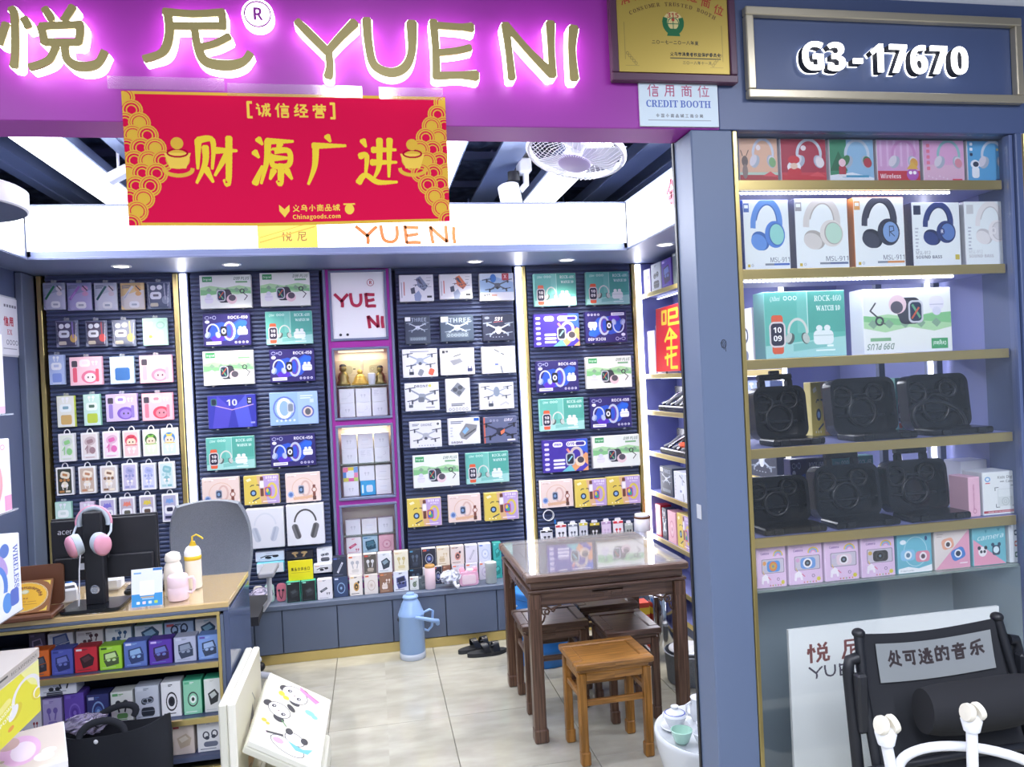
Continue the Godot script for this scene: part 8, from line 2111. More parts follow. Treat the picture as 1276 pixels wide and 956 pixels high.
func build_desk_things() -> void:
	var Y := 0.8085
	# monitor seen from behind, on its column
	var m := thing("monitor", "black computer monitor seen from behind on a column stand", "monitor", Vector3(-1.203, Y, -3.535))
	var g := G.new(); g.xf = Transform3D(Basis(), Vector3(0.02, 0.235, -0.105))
	g.box(Vector3(0, 0, -0.012), Vector3(0.435, 0.275, 0.012), 0.003)
	g.box(Vector3(0, -0.002, 0.003), Vector3(0.428, 0.265, 0.018), 0.006)
	part("housing", g, M.black, m)
	part("screen", G.new().box(Vector3(0.02, 0.237, -0.1245), Vector3(0.41, 0.245, 0.002)), M.black_gloss, m)
	part("lower_bulge", G.new().box(Vector3(0.02, 0.155, -0.085), Vector3(0.40, 0.10, 0.02), 0.009), M.black, m)
	part("port_label", G.new().box(Vector3(-0.065, 0.165, -0.0742), Vector3(0.03, 0.028, 0.001)), M.white, m)
	part("maker_name", text_mesh("acer", 0.022, 0.002, "regular"), M.grey_light, m, Vector3(-0.135, 0.318, -0.0865))
	part("column", G.new().box(Vector3(0, 0.208, -0.035), Vector3(0.078, 0.40, 0.05), 0.006), M.black, m)
	g = G.new(); g.xf = Transform3D(Basis(Vector3.RIGHT, -PI / 2), Vector3(0.0, 0.0, -0.02))
	g.prism(rrect(0.235, 0.19, 0.02, 4), 0, 0.012)
	part("base", g, M.black_gloss, m)
	part("pivot", G.new().box(Vector3(0, 0.24, -0.07), Vector3(0.09, 0.09, 0.022), 0.004), M.black, m)
	g = G.new(); g.xf = Transform3D(Basis(Vector3.RIGHT, PI / 2), Vector3(0, 0.075, -0.0099))
	g.lathe([[0.0, 0.0], [0.014, 0.0005], [0.019, 0.002], [0.014, 0.003], [0.0, 0.002]], 20)
	part("cable_ring", g, M.chrome, m)
	# pink headphones hung over the column
	var h := thing("headphones", "pink and white over-ear headphones hung on the monitor column", "headphones", Vector3(-1.203, Y + 0.30, -3.535))
	var band := []; var band2 := []
	for k in 25:
		var a := PI * (1.06 - 1.12 * k / 24.0)
		band.append(Vector3(cos(a) * 0.07, 0.058 + sin(a) * 0.07, -0.035))
		band2.append(Vector3(cos(a) * 0.058, 0.0565 + sin(a) * 0.064, -0.035))
	part("headband", G.new().tube(band, 0.0055, 8), M.pink, h)
	part("head_pad", G.new().tube(band2, 0.0105, 10), M.pad_grey, h)
	for s: float in [-1.0, 1.0]:
		var d := Vector3(s * 0.8, -0.3, 0.55).normalized()
		var bs := Basis.looking_at(d, Vector3.UP) * Basis(Vector3.FORWARD, s * 0.45) * Basis(Vector3.RIGHT, -PI / 2)
		var at := Vector3(s * 0.05, -0.022, 0.046)
		g = G.new(); g.xf = Transform3D(bs.scaled_local(Vector3(0.78, 1.0, 1.12)), at)
		g.lathe([[0.0, 0.032], [0.034, 0.03], [0.046, 0.02], [0.048, 0.01], [0.046, 0.006]], 28)
		part("ear_cup", g, M.pink, h)
		g = G.new(); g.xf = Transform3D(bs.scaled_local(Vector3(0.78, 1.0, 1.12)), at)
		g.lathe([[0.026, -0.026], [0.042, -0.024], [0.048, -0.010], [0.048, 0.006], [0.042, 0.008]], 28)
		part("ear_pad", g, M.pad_grey, h)
		part("yoke", G.new().tube([Vector3(s * 0.069, 0.05, -0.035), Vector3(s * 0.074, 0.02, -0.01), Vector3(s * 0.07, 0.0, 0.03)], 0.005, 8), M.pad_grey, h)
	part("cord", G.new().tube([Vector3(-0.03, -0.06, 0.05), Vector3(-0.036, -0.12, 0.052), Vector3(-0.04, -0.2, 0.05), Vector3(-0.045, -0.275, 0.05)], 0.0025, 6), M.white, h)
	# desk clutter
	var k1 := thing("gilt_award_box", "open brown leather box holding a gilt round award", "award", Vector3(-1.447, Y, -3.485), "", 0.08)
	part("tray", G.new().box(Vector3(0, 0.011, 0), Vector3(0.235, 0.022, 0.16), 0.006), M.leather, k1)
	g = G.new(); g.xf = Transform3D(Basis(Vector3.RIGHT, -0.1), Vector3(0.0, 0.0225, -0.078))
	g.prism(rrect(0.235, 0.17, 0.02, 5, Vector2(0, 0.085)), -0.014, 0.0)
	part("lid", g, M.leather, k1)
	var cl: Array = cells["gilt_award"]
	g = G.new(); g.xf = Transform3D(Basis(Vector3.RIGHT, -0.62), Vector3(-0.005, 0.022, 0.045))
	g.uv = cl[2]
	g.box(Vector3(0, 0.0725, 0), Vector3(0.2, 0.145, 0.012), 0.002, inset(cl[1]))
	part("award_plate", g, sheets[cl[0]][1], k1)
	var q1 := thing("payment_card", "blue and white payment card standing on the sales counter", "card", Vector3(-0.977, Y, -3.470), "", 0.06)
	g = G.new(); g.xf = Transform3D(Basis(Vector3.RIGHT, -0.16), Vector3(0, 0.001, 0))
	cl = cells["pay_card"]
	g.uv = cl[2]
	g.box(Vector3(0, 0.079, 0), Vector3(0.122, 0.157, 0.003), 0.001, inset(cl[1]))
	part("card", g, sheets[cl[0]][1], q1)
	part("prop", G.new().tube([Vector3(0, 0.09, -0.017), Vector3(0, 0.0015, -0.06)], 0.002, 6), M.acrylic, q1)
	var b1 := thing("tumbler", "cream bottle with rounded lid on the sales counter", "bottle", Vector3(-0.908, Y, -3.635))
	part("body", G.new().lathe([[0.0, 0.0], [0.036, 0.001], [0.039, 0.006], [0.0395, 0.10], [0.036, 0.13], [0.028, 0.146], [0.026, 0.15]], 28), M.cream, b1)
	part("lid", G.new().lathe([[0.026, 0.150], [0.033, 0.153], [0.034, 0.165], [0.029, 0.185], [0.012, 0.192], [0.0, 0.192]], 28), M.cream, b1)
	var b2 := thing("milk_bottle", "white bottle with yellow cap and strap on the sales counter", "bottle", Vector3(-0.846, Y, -3.735))
	part("body", G.new().lathe([[0.0, 0.0], [0.034, 0.001], [0.036, 0.01], [0.035, 0.05], [0.036, 0.055], [0.036, 0.13]], 28), M.cream, b2)
	part("cap_band", G.new().lathe([[0.036, 0.13], [0.0375, 0.131], [0.0375, 0.148], [0.036, 0.149]], 28), M.yellow, b2)
	part("cap", G.new().lathe([[0.036, 0.149], [0.036, 0.168], [0.028, 0.186], [0.012, 0.197], [0.0, 0.199]], 28), M.white, b2)
	part("spout", G.new().tube([Vector3(0.002, 0.192, 0), Vector3(0.004, 0.214, 0)], [0.018, 0.009], 12), M.yellow, b2)
	part("strap", G.new().tube([Vector3(0.0, 0.205, 0), Vector3(0.002, 0.235, 0), Vector3(0.02, 0.243, 0), Vector3(0.042, 0.228, 0), Vector3(0.048, 0.22, 0)], 0.004, 8), M.yellow, b2)
	var mg := thing("mug", "pale pink lidded mug with handle on the sales counter", "mug", Vector3(-0.869, Y, -3.545))
	g = G.new()
	g.lathe([[0.0, 0.0], [0.04, 0.001], [0.043, 0.006], [0.0435, 0.055], [0.0425, 0.057], [0.0435, 0.06], [0.0425, 0.100], [0.036, 0.109], [0.0, 0.111]], 32)
	part("cup", g, M.pink_pale, mg)
	part("handle", G.new().tube([Vector3(0.041, 0.09, 0), Vector3(0.062, 0.092, 0), Vector3(0.068, 0.075, 0), Vector3(0.066, 0.04, 0), Vector3(0.055, 0.026, 0), Vector3(0.041, 0.03, 0)], 0.0065, 10), M.pink_pale, mg)
	var sc2 := thing("card_reader", "small white card reader behind the award box", "device", Vector3(-1.375, Y, -3.725), "", 0.4)
	part("body", G.new().box(Vector3(0, 0.03, 0), Vector3(0.07, 0.06, 0.14), 0.008), M.white, sc2)
	part("slot", G.new().box(Vector3(0.0, 0.061, 0.03), Vector3(0.05, 0.002, 0.05), 0.0008), M.ink, sc2)
	var kb := thing("keyboard", "dark keyboard lying on the sales counter behind the card", "keyboard", Vector3(-1.002, Y, -3.795), "", 0.15)
	part("case", G.new().box(Vector3(0, 0.009, 0), Vector3(0.3, 0.018, 0.12), 0.004), M.black, kb)
	g = G.new()
	for i in 13:
		for j in 4: g.box(Vector3(-0.13 + i * 0.0215, 0.020, -0.042 + j * 0.027), Vector3(0.018, 0.006, 0.022), 0.002)
	part("keys", g, M.black_satin, kb).set_meta("kind", "stuff")
	var ts := thing("tissue_pack", "soft white paper pack beside the monitor base", "pack", Vector3(-1.247, Y, -3.855))
	part("pack", G.new().box(Vector3(0, 0.03, 0), Vector3(0.12, 0.06, 0.08), 0.015), M.white, ts)
	var sq := thing("sanitiser", "small blue topped bottle beside the monitor base", "bottle", Vector3(-1.394, Y, -3.795))
	part("body", G.new().lathe([[0, 0], [0.022, 0.001], [0.022, 0.05], [0.01, 0.058]], 16), M.white, sq)
	part("cap", G.new().lathe([[0.012, 0.058], [0.012, 0.078], [0, 0.08]], 16), M.blue_plastic, sq)
	var toy := thing("key_ring", "small pink and red key charm beside the monitor base", "charm", Vector3(-1.080, Y, -3.715))
	part("charm", G.new().ellipsoid(Vector3(0, 0.014, 0), Vector3(0.014, 0.014, 0.014), 12, 8), M.pink, toy)
	part("bead", G.new().ellipsoid(Vector3(0.024, 0.009, 0.004), Vector3(0.009, 0.009, 0.009), 10, 6), mat("red", "c23040", 0.4), toy)

func build_floor_things() -> void:
	# thermos flask
	var t := thing("thermos_flask", "tall pale blue thermos flask standing on the floor", "flask", Vector3(0.175, 0, -4.80))
	part("base_ring", G.new().lathe([[0.0, 0.0005], [0.077, 0.0005], [0.08, 0.006], [0.08, 0.034], [0.076, 0.038]], 36), M.thermos_base, t)
	part("body", G.new().lathe([[0.075, 0.036], [0.078, 0.04], [0.078, 0.262], [0.081, 0.266], [0.081, 0.272], [0.074, 0.29], [0.071, 0.298], [0.06, 0.326], [0.058, 0.334], [0.046, 0.356], [0.043, 0.362], [0.044, 0.37]], 36), M.thermos, t)
	part("stopper", G.new().lathe([[0.046, 0.37], [0.049, 0.374], [0.046, 0.384], [0.026, 0.39], [0.024, 0.4], [0.0, 0.402]], 28), M.thermos, t)
	var g := G.new()
	g.tube([Vector3(0.076, 0.27, 0.0), Vector3(0.115, 0.285, 0), Vector3(0.135, 0.275, 0), Vector3(0.125, 0.18, 0), Vector3(0.1, 0.155, 0), Vector3(0.076, 0.165, 0)], 0.008, 8)
	part("side_handle", g, M.thermos, t)
	part("carry_handle", G.new().tube([Vector3(0.02, 0.268, 0.081), Vector3(0.08, 0.252, 0.078), Vector3(0.135, 0.228, 0.05), Vector3(0.158, 0.215, 0.02), Vector3(0.162, 0.19, 0.01)], [0.01, 0.012, 0.014, 0.016, 0.012], 8), M.thermos, t)
	part("hinge", G.new().ellipsoid(Vector3(-0.079, 0.24, 0.0), Vector3(0.008, 0.012, 0.012), 10, 6), M.black, t)
	# slippers
	for k in 2:
		var s := thing("slipper", ["black rubber slipper nearer the thermos flask", "black rubber slipper nearer the carved table"][k], "slipper", [Vector3(0.57, 0, -4.80), Vector3(0.625, 0, -4.70)][k], "pair of black slippers", [0.35, 0.10][k])
		g = G.new(); g.xf = Transform3D(Basis(Vector3.RIGHT, -PI / 2), Vector3.ZERO)
		var sole := PackedVector2Array()
		for j in 28:
			var a := TAU * j / 28
			sole.append(Vector2(cos(a) * 0.125, sin(a) * (0.045 if cos(a) > 0 else 0.038)))
		g.prism(sole, 0.001, 0.024)
		part("sole", g, M.rubber, s)
		for j in 2:
			g = G.new()
			var x0: float = [0.075, 0.02][j]
			g.sheet(func(u: float, v: float) -> Vector3: return Vector3(x0 - 0.04 * v - 0.02 * sin(PI * u) * j, 0.022 + 0.052 * sin(PI * u), (u - 0.5) * 0.086), 12, 3, 0.004)
			part("strap", g, M.black_satin, s)
		part("buckle", G.new().box(Vector3(0.03, 0.06, 0.026), Vector3(0.02, 0.008, 0.014), 0.002), M.black, s)
	# blue bucket behind the table
	var b := thing("blue_bucket", "bright blue round plastic drum behind the carved table", "bucket", Vector3(0.95, 0, -4.52))
	part("shell", G.new().lathe([[0.0, 0.0], [0.165, 0.001], [0.17, 0.01], [0.173, 0.08], [0.178, 0.085], [0.178, 0.105], [0.174, 0.11], [0.176, 0.25], [0.182, 0.256], [0.182, 0.276], [0.177, 0.28], [0.178, 0.395], [0.186, 0.4], [0.186, 0.415]], 48), M.blue_plastic, b)
	part("lid", G.new().lathe([[0.188, 0.412], [0.19, 0.43], [0.18, 0.44], [0.0, 0.442]], 48), M.blue_plastic, b)
	part("handle", G.new().tube([Vector3(-0.178, 0.37, 0.02), Vector3(-0.2, 0.34, 0.03), Vector3(-0.2, 0.33, 0.07), Vector3(-0.172, 0.365, 0.09)], 0.006, 8), M.white, b)
	# folded play mats leaning against the counter
	var pm := thing("folded_mat", "folded cream play mat standing upright against the counter", "mat", Vector3(-0.607, 0, -3.43))
	part("outer_fold", G.new().box(Vector3(-0.0165, 0.25, 0.0), Vector3(0.031, 0.5, 0.66), 0.006), M.foam_edge, pm)
	var cl: Array = cells["mat_edge_print"]
	g = G.new()
	g.uv = cl[2]
	g.box(Vector3(0.0165, 0.25, 0.0), Vector3(0.031, 0.5, 0.66), 0.006, Rect2(), Rect2(), inset(cl[1]))
	part("inner_fold", g, sheets[cl[0]][1], pm)
	# the panda fold slopes from the upright mat down towards the aisle
	var ex := Vector3(0.26, -0.162, -0.012).normalized()
	var ey := Vector3(0.022, 0.066, -0.526)
	ey = (ey - ex * ey.dot(ex)).normalized()
	var en := ex.cross(ey).normalized()
	var pn := thing("panda_mat", "folded cream play mat printed with pandas leaning by the counter", "mat", Vector3(-0.393, 0.0, -3.388))
	var cl2: Array = cells["panda_mat"]
	g = G.new(); g.xf = Transform3D(Basis(ex, ey, en), Vector3(0, 0.297, 0) - en * 0.015)
	g.uv = cl2[2]
	g.box(Vector3.ZERO, Vector3(0.31, 0.53, 0.03), 0.005, inset(cl2[1]))
	part("printed_fold", g, sheets[cl2[0]][1], pn)
	g = G.new(); g.xf = Transform3D(Basis(ex, ey, en), Vector3(0, 0.297, 0) - en * 0.046)
	g.box(Vector3.ZERO, Vector3(0.31, 0.53, 0.03), 0.005)
	part("rear_fold", g, M.foam_edge, pn)
	part("prop_fold", G.new().box(Vector3(0.0, 0.055, -0.02), Vector3(0.26, 0.11, 0.42), 0.01), M.foam_edge, pn)
	var fp := thing("folded_blanket", "folded cloth with forest print under the panda mat", "cloth", Vector3(-0.40, 0.0, -3.13))
	cl = cells["forest_print"]
	g = G.new()
	g.uv = cl[2]
	g.box(Vector3(0, 0.06, 0), Vector3(0.28, 0.12, 0.07), 0.012, inset(cl[1]), inset(cl[1]))
	part("cloth", g, sheets[cl[0]][1], fp)
	part("tie", G.new().box(Vector3(-0.11, 0.128, 0), Vector3(0.05, 0.014, 0.072), 0.005), M.yellow, fp)
	# black tote bag in front of the counter
	var tb := thing("tote_bag", "black cloth tote bag standing in front of the counter", "bag", Vector3(-1.10, 0.0, -3.355), "", 0.0)
	g = G.new()
	g.sheet(func(s: float, u: float) -> Vector3:
		var a := TAU * s
		var sx: float = signf(cos(a)) * pow(absf(cos(a)), 0.7)
		var sz: float = signf(sin(a)) * pow(absf(sin(a)), 0.8)
		var wv: float = 1.0 + 0.05 * sin(a * 3.0 + u * 4.0)
		return Vector3(sx * (0.20 + 0.02 * u) * wv, 0.003 + 0.373 * u + 0.02 * sin(a * 2.0 + 1.0) * u, sz * (0.055 + 0.01 * u) * wv), 40, 10, 0.004)
	part("bag_body", g, M.bag_cloth, tb)
	for k in 2:
		var zz: float = [0.06, -0.055][k]
		var q := []
		for j in 15:
			var a := PI * j / 14.0
			q.append(Vector3(-0.02 - 0.085 * cos(a) + 0.04 * sin(a) * k, 0.356 + 0.055 * sin(a) + 0.02 * j / 14.0 * k, zz - 0.015 * sin(a)))
		part("handle", G.new().tube(q, [0.012, 0.013, 0.014, 0.014, 0.014, 0.014, 0.014, 0.014, 0.014, 0.014, 0.014, 0.014, 0.014, 0.013, 0.012], 8), M.bag_cloth, tb)
	part("badge", G.new().ellipsoid(Vector3(-0.04, 0.34, 0.068), Vector3(0.01, 0.01, 0.004), 12, 6), M.white, tb)
	g = G.new()
	var nz := FastNoiseLite.new()
	nz.seed = 5
	nz.frequency = 14.0
	g.sheet(func(s: float, u: float) -> Vector3:
		var d := Vector3(cos(TAU * s) * sin(PI * u), cos(PI * u), sin(TAU * s) * sin(PI * u))
		return Vector3(-0.10, 0.385, -0.01) + d * Vector3(0.085, 0.04, 0.045) * (1.0 + 0.35 * nz.get_noise_3dv(d)), 26, 16)
	part("plastic_bag", g, M.plastic_film, tb)
	# things by the lit shelves
	var bk := thing("laundry_basket", "grey and white patterned woven basket beside the carved table", "basket", Vector3(1.655, 0, -3.97))
	g = G.new()
	g.lathe([[0.0, 0.002], [0.125, 0.002], [0.13, 0.01], [0.14, 0.16], [0.145, 0.165], [0.138, 0.168], [0.13, 0.03], [0.0, 0.02]], 32)
	part("basket", g, M.weave, bk)
	g = G.new()
	g.lathe([[0.0, 0.12], [0.08, 0.15], [0.11, 0.175], [0.107, 0.18], [0.07, 0.16], [0.0, 0.14]], 28, Vector3(-0.01, 0.0, 0.0))
	single("bowl", g, M.porcelain, "white bowl lying on top of the patterned basket", "bowl", Vector3(1.655, 0.0, -3.97))
	var tn := thing("steel_canister", "tall steel canister behind the carved table leg", "canister", Vector3(1.64, 0, -4.34))
	part("can", G.new().lathe([[0, 0], [0.075, 0.001], [0.077, 0.004], [0.077, 0.37], [0.07, 0.38], [0.0, 0.384]], 32), M.chrome, tn)
	var rd := thing("red_carton", "small red carton beside the steel canister", "box", Vector3(1.51, 0, -4.36))
	part("carton", G.new().box(Vector3(0, 0.17, 0), Vector3(0.09, 0.34, 0.09), 0.002), mat("red_card", "c2402c", 0.5), rd)
	part("band", G.new().box(Vector3(0, 0.29, 0.0), Vector3(0.0915, 0.04, 0.0915), 0.0), M.yellow, rd)
	var tl := thing("clear_tumbler", "tall clear tumbler with white lid at the corner of the ledge", "bottle", Vector3(1.79, 0.3655, -5.03))
	part("body", G.new().lathe([[0, 0], [0.045, 0.001], [0.048, 0.01], [0.052, 0.25], [0.05, 0.252]], 28), clear("tumbler_clear", "d8dcea", 0.4), tl)
	part("lid", G.new().lathe([[0.053, 0.25], [0.056, 0.255], [0.056, 0.33], [0.05, 0.345], [0.053, 0.35], [0.05, 0.362], [0, 0.364]], 28), M.white, tl)
	part("lid_band", G.new().lathe([[0.0565, 0.335], [0.0575, 0.338], [0.0575, 0.345], [0.0565, 0.348]], 28), M.leather, tl)
	for k in 2:
		var tk := thing("tool_kit", ["open black kit of silver tools on the wall shelves", "open black kit with an orange tool on the wall shelves"][k], "case", Vector3(1.985, [1.4335, 1.1465][k], -4.72), "tool kits on the wall shelves")
		part("tray", G.new().box(Vector3(-0.01, 0.02, 0), Vector3(0.12, 0.04, 0.48), 0.008), M.case_black if M.has("case_black") else mat("case_black", "0c0d11", 0.22), tk)
		part("lid", G.new().box(Vector3(0.065, 0.085, 0), Vector3(0.02, 0.16, 0.48), 0.008), M.case_black, tk)
		for j in 6:
			var zz := -0.19 + j * 0.075
			var gt := G.new()
			gt.tube([Vector3(-0.055, 0.048, zz), Vector3(-0.02, 0.07 + 0.012 * (j % 2), zz + 0.03), Vector3(0.045, 0.12, zz + 0.055)], [0.011, 0.009, 0.013], 8)
			part("tool", gt, M.chrome if (j + k) % 2 == 0 else M.grey, tk)
		if k == 1:
			part("orange_tool", G.new().ellipsoid(Vector3(-0.02, 0.075, 0.09), Vector3(0.04, 0.022, 0.08), 16, 10), mat("orange", "d8502c", 0.4), tk)
			part("knob", G.new().ellipsoid(Vector3(-0.02, 0.1, 0.07), Vector3(0.02, 0.018, 0.02), 12, 8), M.black, tk)
			part("manual", G.new().box(Vector3(0.052, 0.1, 0.05), Vector3(0.003, 0.1, 0.2), 0.001), M.white, tk)
	# tea tray
	var st := thing("tea_stand", "low round white stand carrying the tea tray", "stand", Vector3(1.268, 0, -2.83))
	part("drum", G.new().lathe([[0.0, 0.0], [0.15, 0.001], [0.155, 0.01], [0.15, 0.05], [0.15, 0.06], [0.0, 0.062]], 40), M.white_gloss, st)
	var ty := thing("tea_tray", "round white ceramic tea tray with raised rim beside the pillar", "tray", Vector3(1.268, 0.0625, -2.83))
	part("dish", G.new().lathe([[0.0, 0.0], [0.15, 0.001], [0.185, 0.03], [0.214, 0.09], [0.231, 0.16], [0.237, 0.205], [0.238, 0.218], [0.232, 0.224], [0.222, 0.221], [0.212, 0.206], [0.0, 0.204]], 56), M.white_gloss, ty)
	var ch := Vector3(1.268, 0.2675, -2.83)
	var gw := thing("lidded_tea_bowl", "white lidded tea bowl with blue pattern on the tea tray", "bowl", ch + Vector3(-0.135, 0, -0.075))
	part("saucer", G.new().lathe([[0, 0.0], [0.03, 0.0], [0.058, 0.012], [0.056, 0.015], [0.03, 0.006], [0, 0.005]], 28), M.porcelain, gw)
	part("bowl", G.new().lathe([[0.0, 0.0055], [0.022, 0.006], [0.032, 0.018], [0.046, 0.05], [0.05, 0.058], [0.047, 0.058]], 28), M.porcelain, gw)
	part("lid", G.new().lathe([[0.046, 0.058], [0.043, 0.063], [0.018, 0.078], [0.013, 0.08], [0.016, 0.091], [0.012, 0.09], [0.0, 0.084]], 28), M.porcelain, gw)
	part("blue_ring", G.new().lathe([[0.0405, 0.0648], [0.0412, 0.0655], [0.038, 0.0668], [0.037, 0.066]], 28), M.porcelain_blue, gw)
	var c1 := thing("celadon_cup", "pale green celadon tea cup on the tea tray", "cup", ch + Vector3(-0.158, 0, 0.045))
	part("cup", G.new().lathe([[0.0, 0.0], [0.018, 0.0], [0.028, 0.01], [0.037, 0.035], [0.042, 0.052], [0.039, 0.053], [0.033, 0.034], [0.02, 0.008], [0.0, 0.006]], 28), M.celadon, c1)
	for k in 2:
		var c2 := thing("tea_cup", ["small white tea cup with blue pattern next to the celadon cup", "small white tea cup half hidden by the pillar"][k], "cup", ch + [Vector3(-0.085, 0, 0.075), Vector3(-0.04, 0, -0.0)][k])
		part("cup", G.new().lathe([[0.0, 0.0], [0.015, 0.0], [0.022, 0.008], [0.032, 0.03], [0.036, 0.044], [0.033, 0.045], [0.026, 0.026], [0.0, 0.006]], 24), M.porcelain, c2)
		part("blue_mark", G.new().ellipsoid(Vector3(0.016, 0.022, 0.021), Vector3(0.009, 0.008, 0.005), 10, 6), M.porcelain_blue, c2)
	var ys := thing("yellow_spoon", "yellow plastic scoop lying on the tea tray", "scoop", ch + Vector3(-0.005, 0.0, 0.11))
	part("scoop", G.new().ellipsoid(Vector3(0, 0.05, 0), Vector3(0.042, 0.006, 0.024), 16, 8), M.yellow, ys)
	part("handle", G.new().tube([Vector3(0.03, 0.05, 0), Vector3(0.08, 0.005, 0)], 0.006, 8), M.yellow, ys)
	var wj := thing("tea_jug", "white porcelain jug at the rear of the tea tray", "jug", ch + Vector3(-0.01, 0, -0.115))
	part("jug", G.new().lathe([[0, 0], [0.03, 0.0], [0.04, 0.02], [0.042, 0.06], [0.034, 0.085], [0.038, 0.095], [0.0, 0.093]], 28), M.porcelain, wj)
	part("handle", G.new().tube([Vector3(-0.038, 0.08, 0), Vector3(-0.06, 0.07, 0), Vector3(-0.06, 0.035, 0), Vector3(-0.04, 0.025, 0)], 0.005, 8), M.porcelain, wj)
	# bottles and bags on the ledge
	var lz := 0.3655
	var pb := thing("pink_tumbler", "pale pink tumbler with gold lid on the ledge", "bottle", Vector3(0.315, lz, -4.985))
	part("body", G.new().lathe([[0, 0], [0.032, 0.001], [0.034, 0.004], [0.034, 0.135], [0.032, 0.138]], 24), M.pink_pale, pb)
	part("lid", G.new().lathe([[0.033, 0.138], [0.033, 0.15], [0.028, 0.156], [0, 0.157]], 24), M.wood_tan, pb)
	var gb := thing("grey_tumbler", "grey green ribbed tumbler on the ledge behind the table", "bottle", Vector3(0.715, lz, -4.985))
	part("body", G.new().lathe([[0, 0], [0.034, 0.001], [0.036, 0.004], [0.0355, 0.1], [0.038, 0.103], [0.038, 0.135], [0.03, 0.14], [0, 0.141]], 24), mat("sage", "b8c2bc", 0.5), gb)
	var rg := thing("pink_purse", "pink clear purse with round ears on the ledge", "purse", Vector3(0.565, lz, -4.985))
	g = G.new()
	g.prism(rrect(0.125, 0.088, 0.02, 5, Vector2(0, 0.046)), -0.025, 0.025)
	part("pouch", g, mat("pink_clear", "e6b4cc", 0.2), rg)
	g = G.new()
	g.prism(rrect(0.09, 0.06, 0.012, 4, Vector2(0, 0.042)), 0.0255, 0.029)
	part("front_window", g, M.pink_pale, rg)
	for s: float in [-1.0, 1.0]: part("ear", G.new().ellipsoid(Vector3(s * 0.042, 0.098, 0), Vector3(0.02, 0.022, 0.012), 14, 8), M.pink, rg)
	part("bow", G.new().ellipsoid(Vector3(0.01, 0.1, 0.012), Vector3(0.022, 0.012, 0.01), 12, 8), M.white, rg)
	for k in 2:
		var pbag := thing("plastic_bag", ["knotted clear plastic bag of trinkets on the ledge beside the pink tumbler", "crumpled clear plastic bag on the ledge beside the grey chair"][k], "bag", [Vector3(0.445, lz, -4.97), Vector3(-0.735, lz, -4.962)][k])
		nz.seed = 8 + k
		g = G.new()
		g.sheet(func(s: float, u: float) -> Vector3:
			var d := Vector3(cos(TAU * s) * sin(PI * u), cos(PI * u), sin(TAU * s) * sin(PI * u))
			return Vector3(0, 0.066, 0) + d * Vector3(0.07, 0.045, 0.042) * (1.0 + 0.25 * nz.get_noise_3dv(d)), 26, 16)
		part("bag", g, [M.film, M.plastic_film][k], pbag)
		g = G.new()
		g.tube([Vector3(0.02, 0.045, 0.04), Vector3(0.028, 0.02, 0.05), Vector3(0.045, 0.012, 0.045)], [0.012, 0.008, 0.016], 8)
		part("knot", g, M.white, pbag)
	for k in 4:
		var ep := thing("earphone_card", ["cream hanging earphone card at the end of the ledge", "mint hanging earphone card on the ledge beside the clear bag", "pink hanging earphone card on the ledge beside the mint one", "white tilted earphone card on the ledge beside the green cartons"][k], "card", Vector3([-0.76, -0.69, -0.62, -0.56][k], lz, -5.02 + 0.006 * k), "earphone cards on the ledge")
		g = G.new(); g.xf = Transform3D(Basis(Vector3(0, 0, 1), [0.0, 0.02, -0.03, -0.25][k]), Vector3(0, 0.008, 0))
		g.prism(rrect(0.058, [0.1, 0.112, 0.112, 0.09][k], 0.02, 5, Vector2(0, 0.052)), -0.004, 0.004)
		part("card", g, mat("tag_%d" % k, ["e2dccc", "b9dccc", "d87a8c", "d4dae2"][k], 0.4), ep)
		g = G.new()
		for s: float in [-1.0, 1.0]:
			g.ellipsoid(Vector3(s * 0.012, 0.075, 0.008), Vector3(0.008, 0.007, 0.007), 10, 6)
			g.tube([Vector3(s * 0.012, 0.072, 0.007), Vector3(s * 0.008, 0.04, 0.007), Vector3(0, 0.02, 0.007)], 0.0018, 5)
		part("earphones", g, M.ink, ep)
	# loop of cable hung beside the table panel
	var lp := thing("cable_loop", "coiled white cable hanging on the panel behind the table", "cable", Vector3(1.155, 0.70, -5.155))
	for k in 3:
		var q := []
		for j in 28: q.append(Vector3(0.034 * cos(TAU * j / 28) * (1.0 + 0.04 * k), 0.05 + 0.036 * sin(TAU * j / 28), 0.008 + k * 0.006))
		part("coil", G.new().tube(q, 0.0035, 6, true), [M.white, M.ink, M.white][k], lp)
	part("plug", G.new().box(Vector3(0.045, 0.0, 0.012), Vector3(0.012, 0.03, 0.01), 0.002), M.blue_plastic, lp)
	# figurines in the upper niche
	var ny := 0.366 + 1.3395
	for k in 2:
		var fg := thing("figurine", ["small bronze seated figurine at the desk side of the niche", "small bronze seated figurine at the table side of the niche"][k], "figurine", Vector3([-0.182, 0.062][k], ny, -5.235), "ornaments in the niche")
		fg.scale = Vector3.ONE * [0.92, 0.8][k]
		part("body", G.new().lathe([[0, 0], [0.045, 0.001], [0.052, 0.012], [0.036, 0.04], [0.04, 0.062], [0.03, 0.09], [0.016, 0.104]], 20), mat("bronze", "8a7c4e", 0.3, 0.7), fg)
		part("head", G.new().ellipsoid(Vector3(0, 0.125, 0.0), Vector3(0.026, 0.028, 0.026), 16, 10), M.bronze, fg)
		part("hair", G.new().ellipsoid(Vector3(0, 0.142, -0.004), Vector3(0.025, 0.018, 0.025), 14, 8), M.ink, fg)
	var bu := thing("figurine", "golden laughing seated figurine in the middle of the niche", "figurine", Vector3(-0.072, ny, -5.235), "ornaments in the niche")
	bu.scale = Vector3.ONE * 0.82
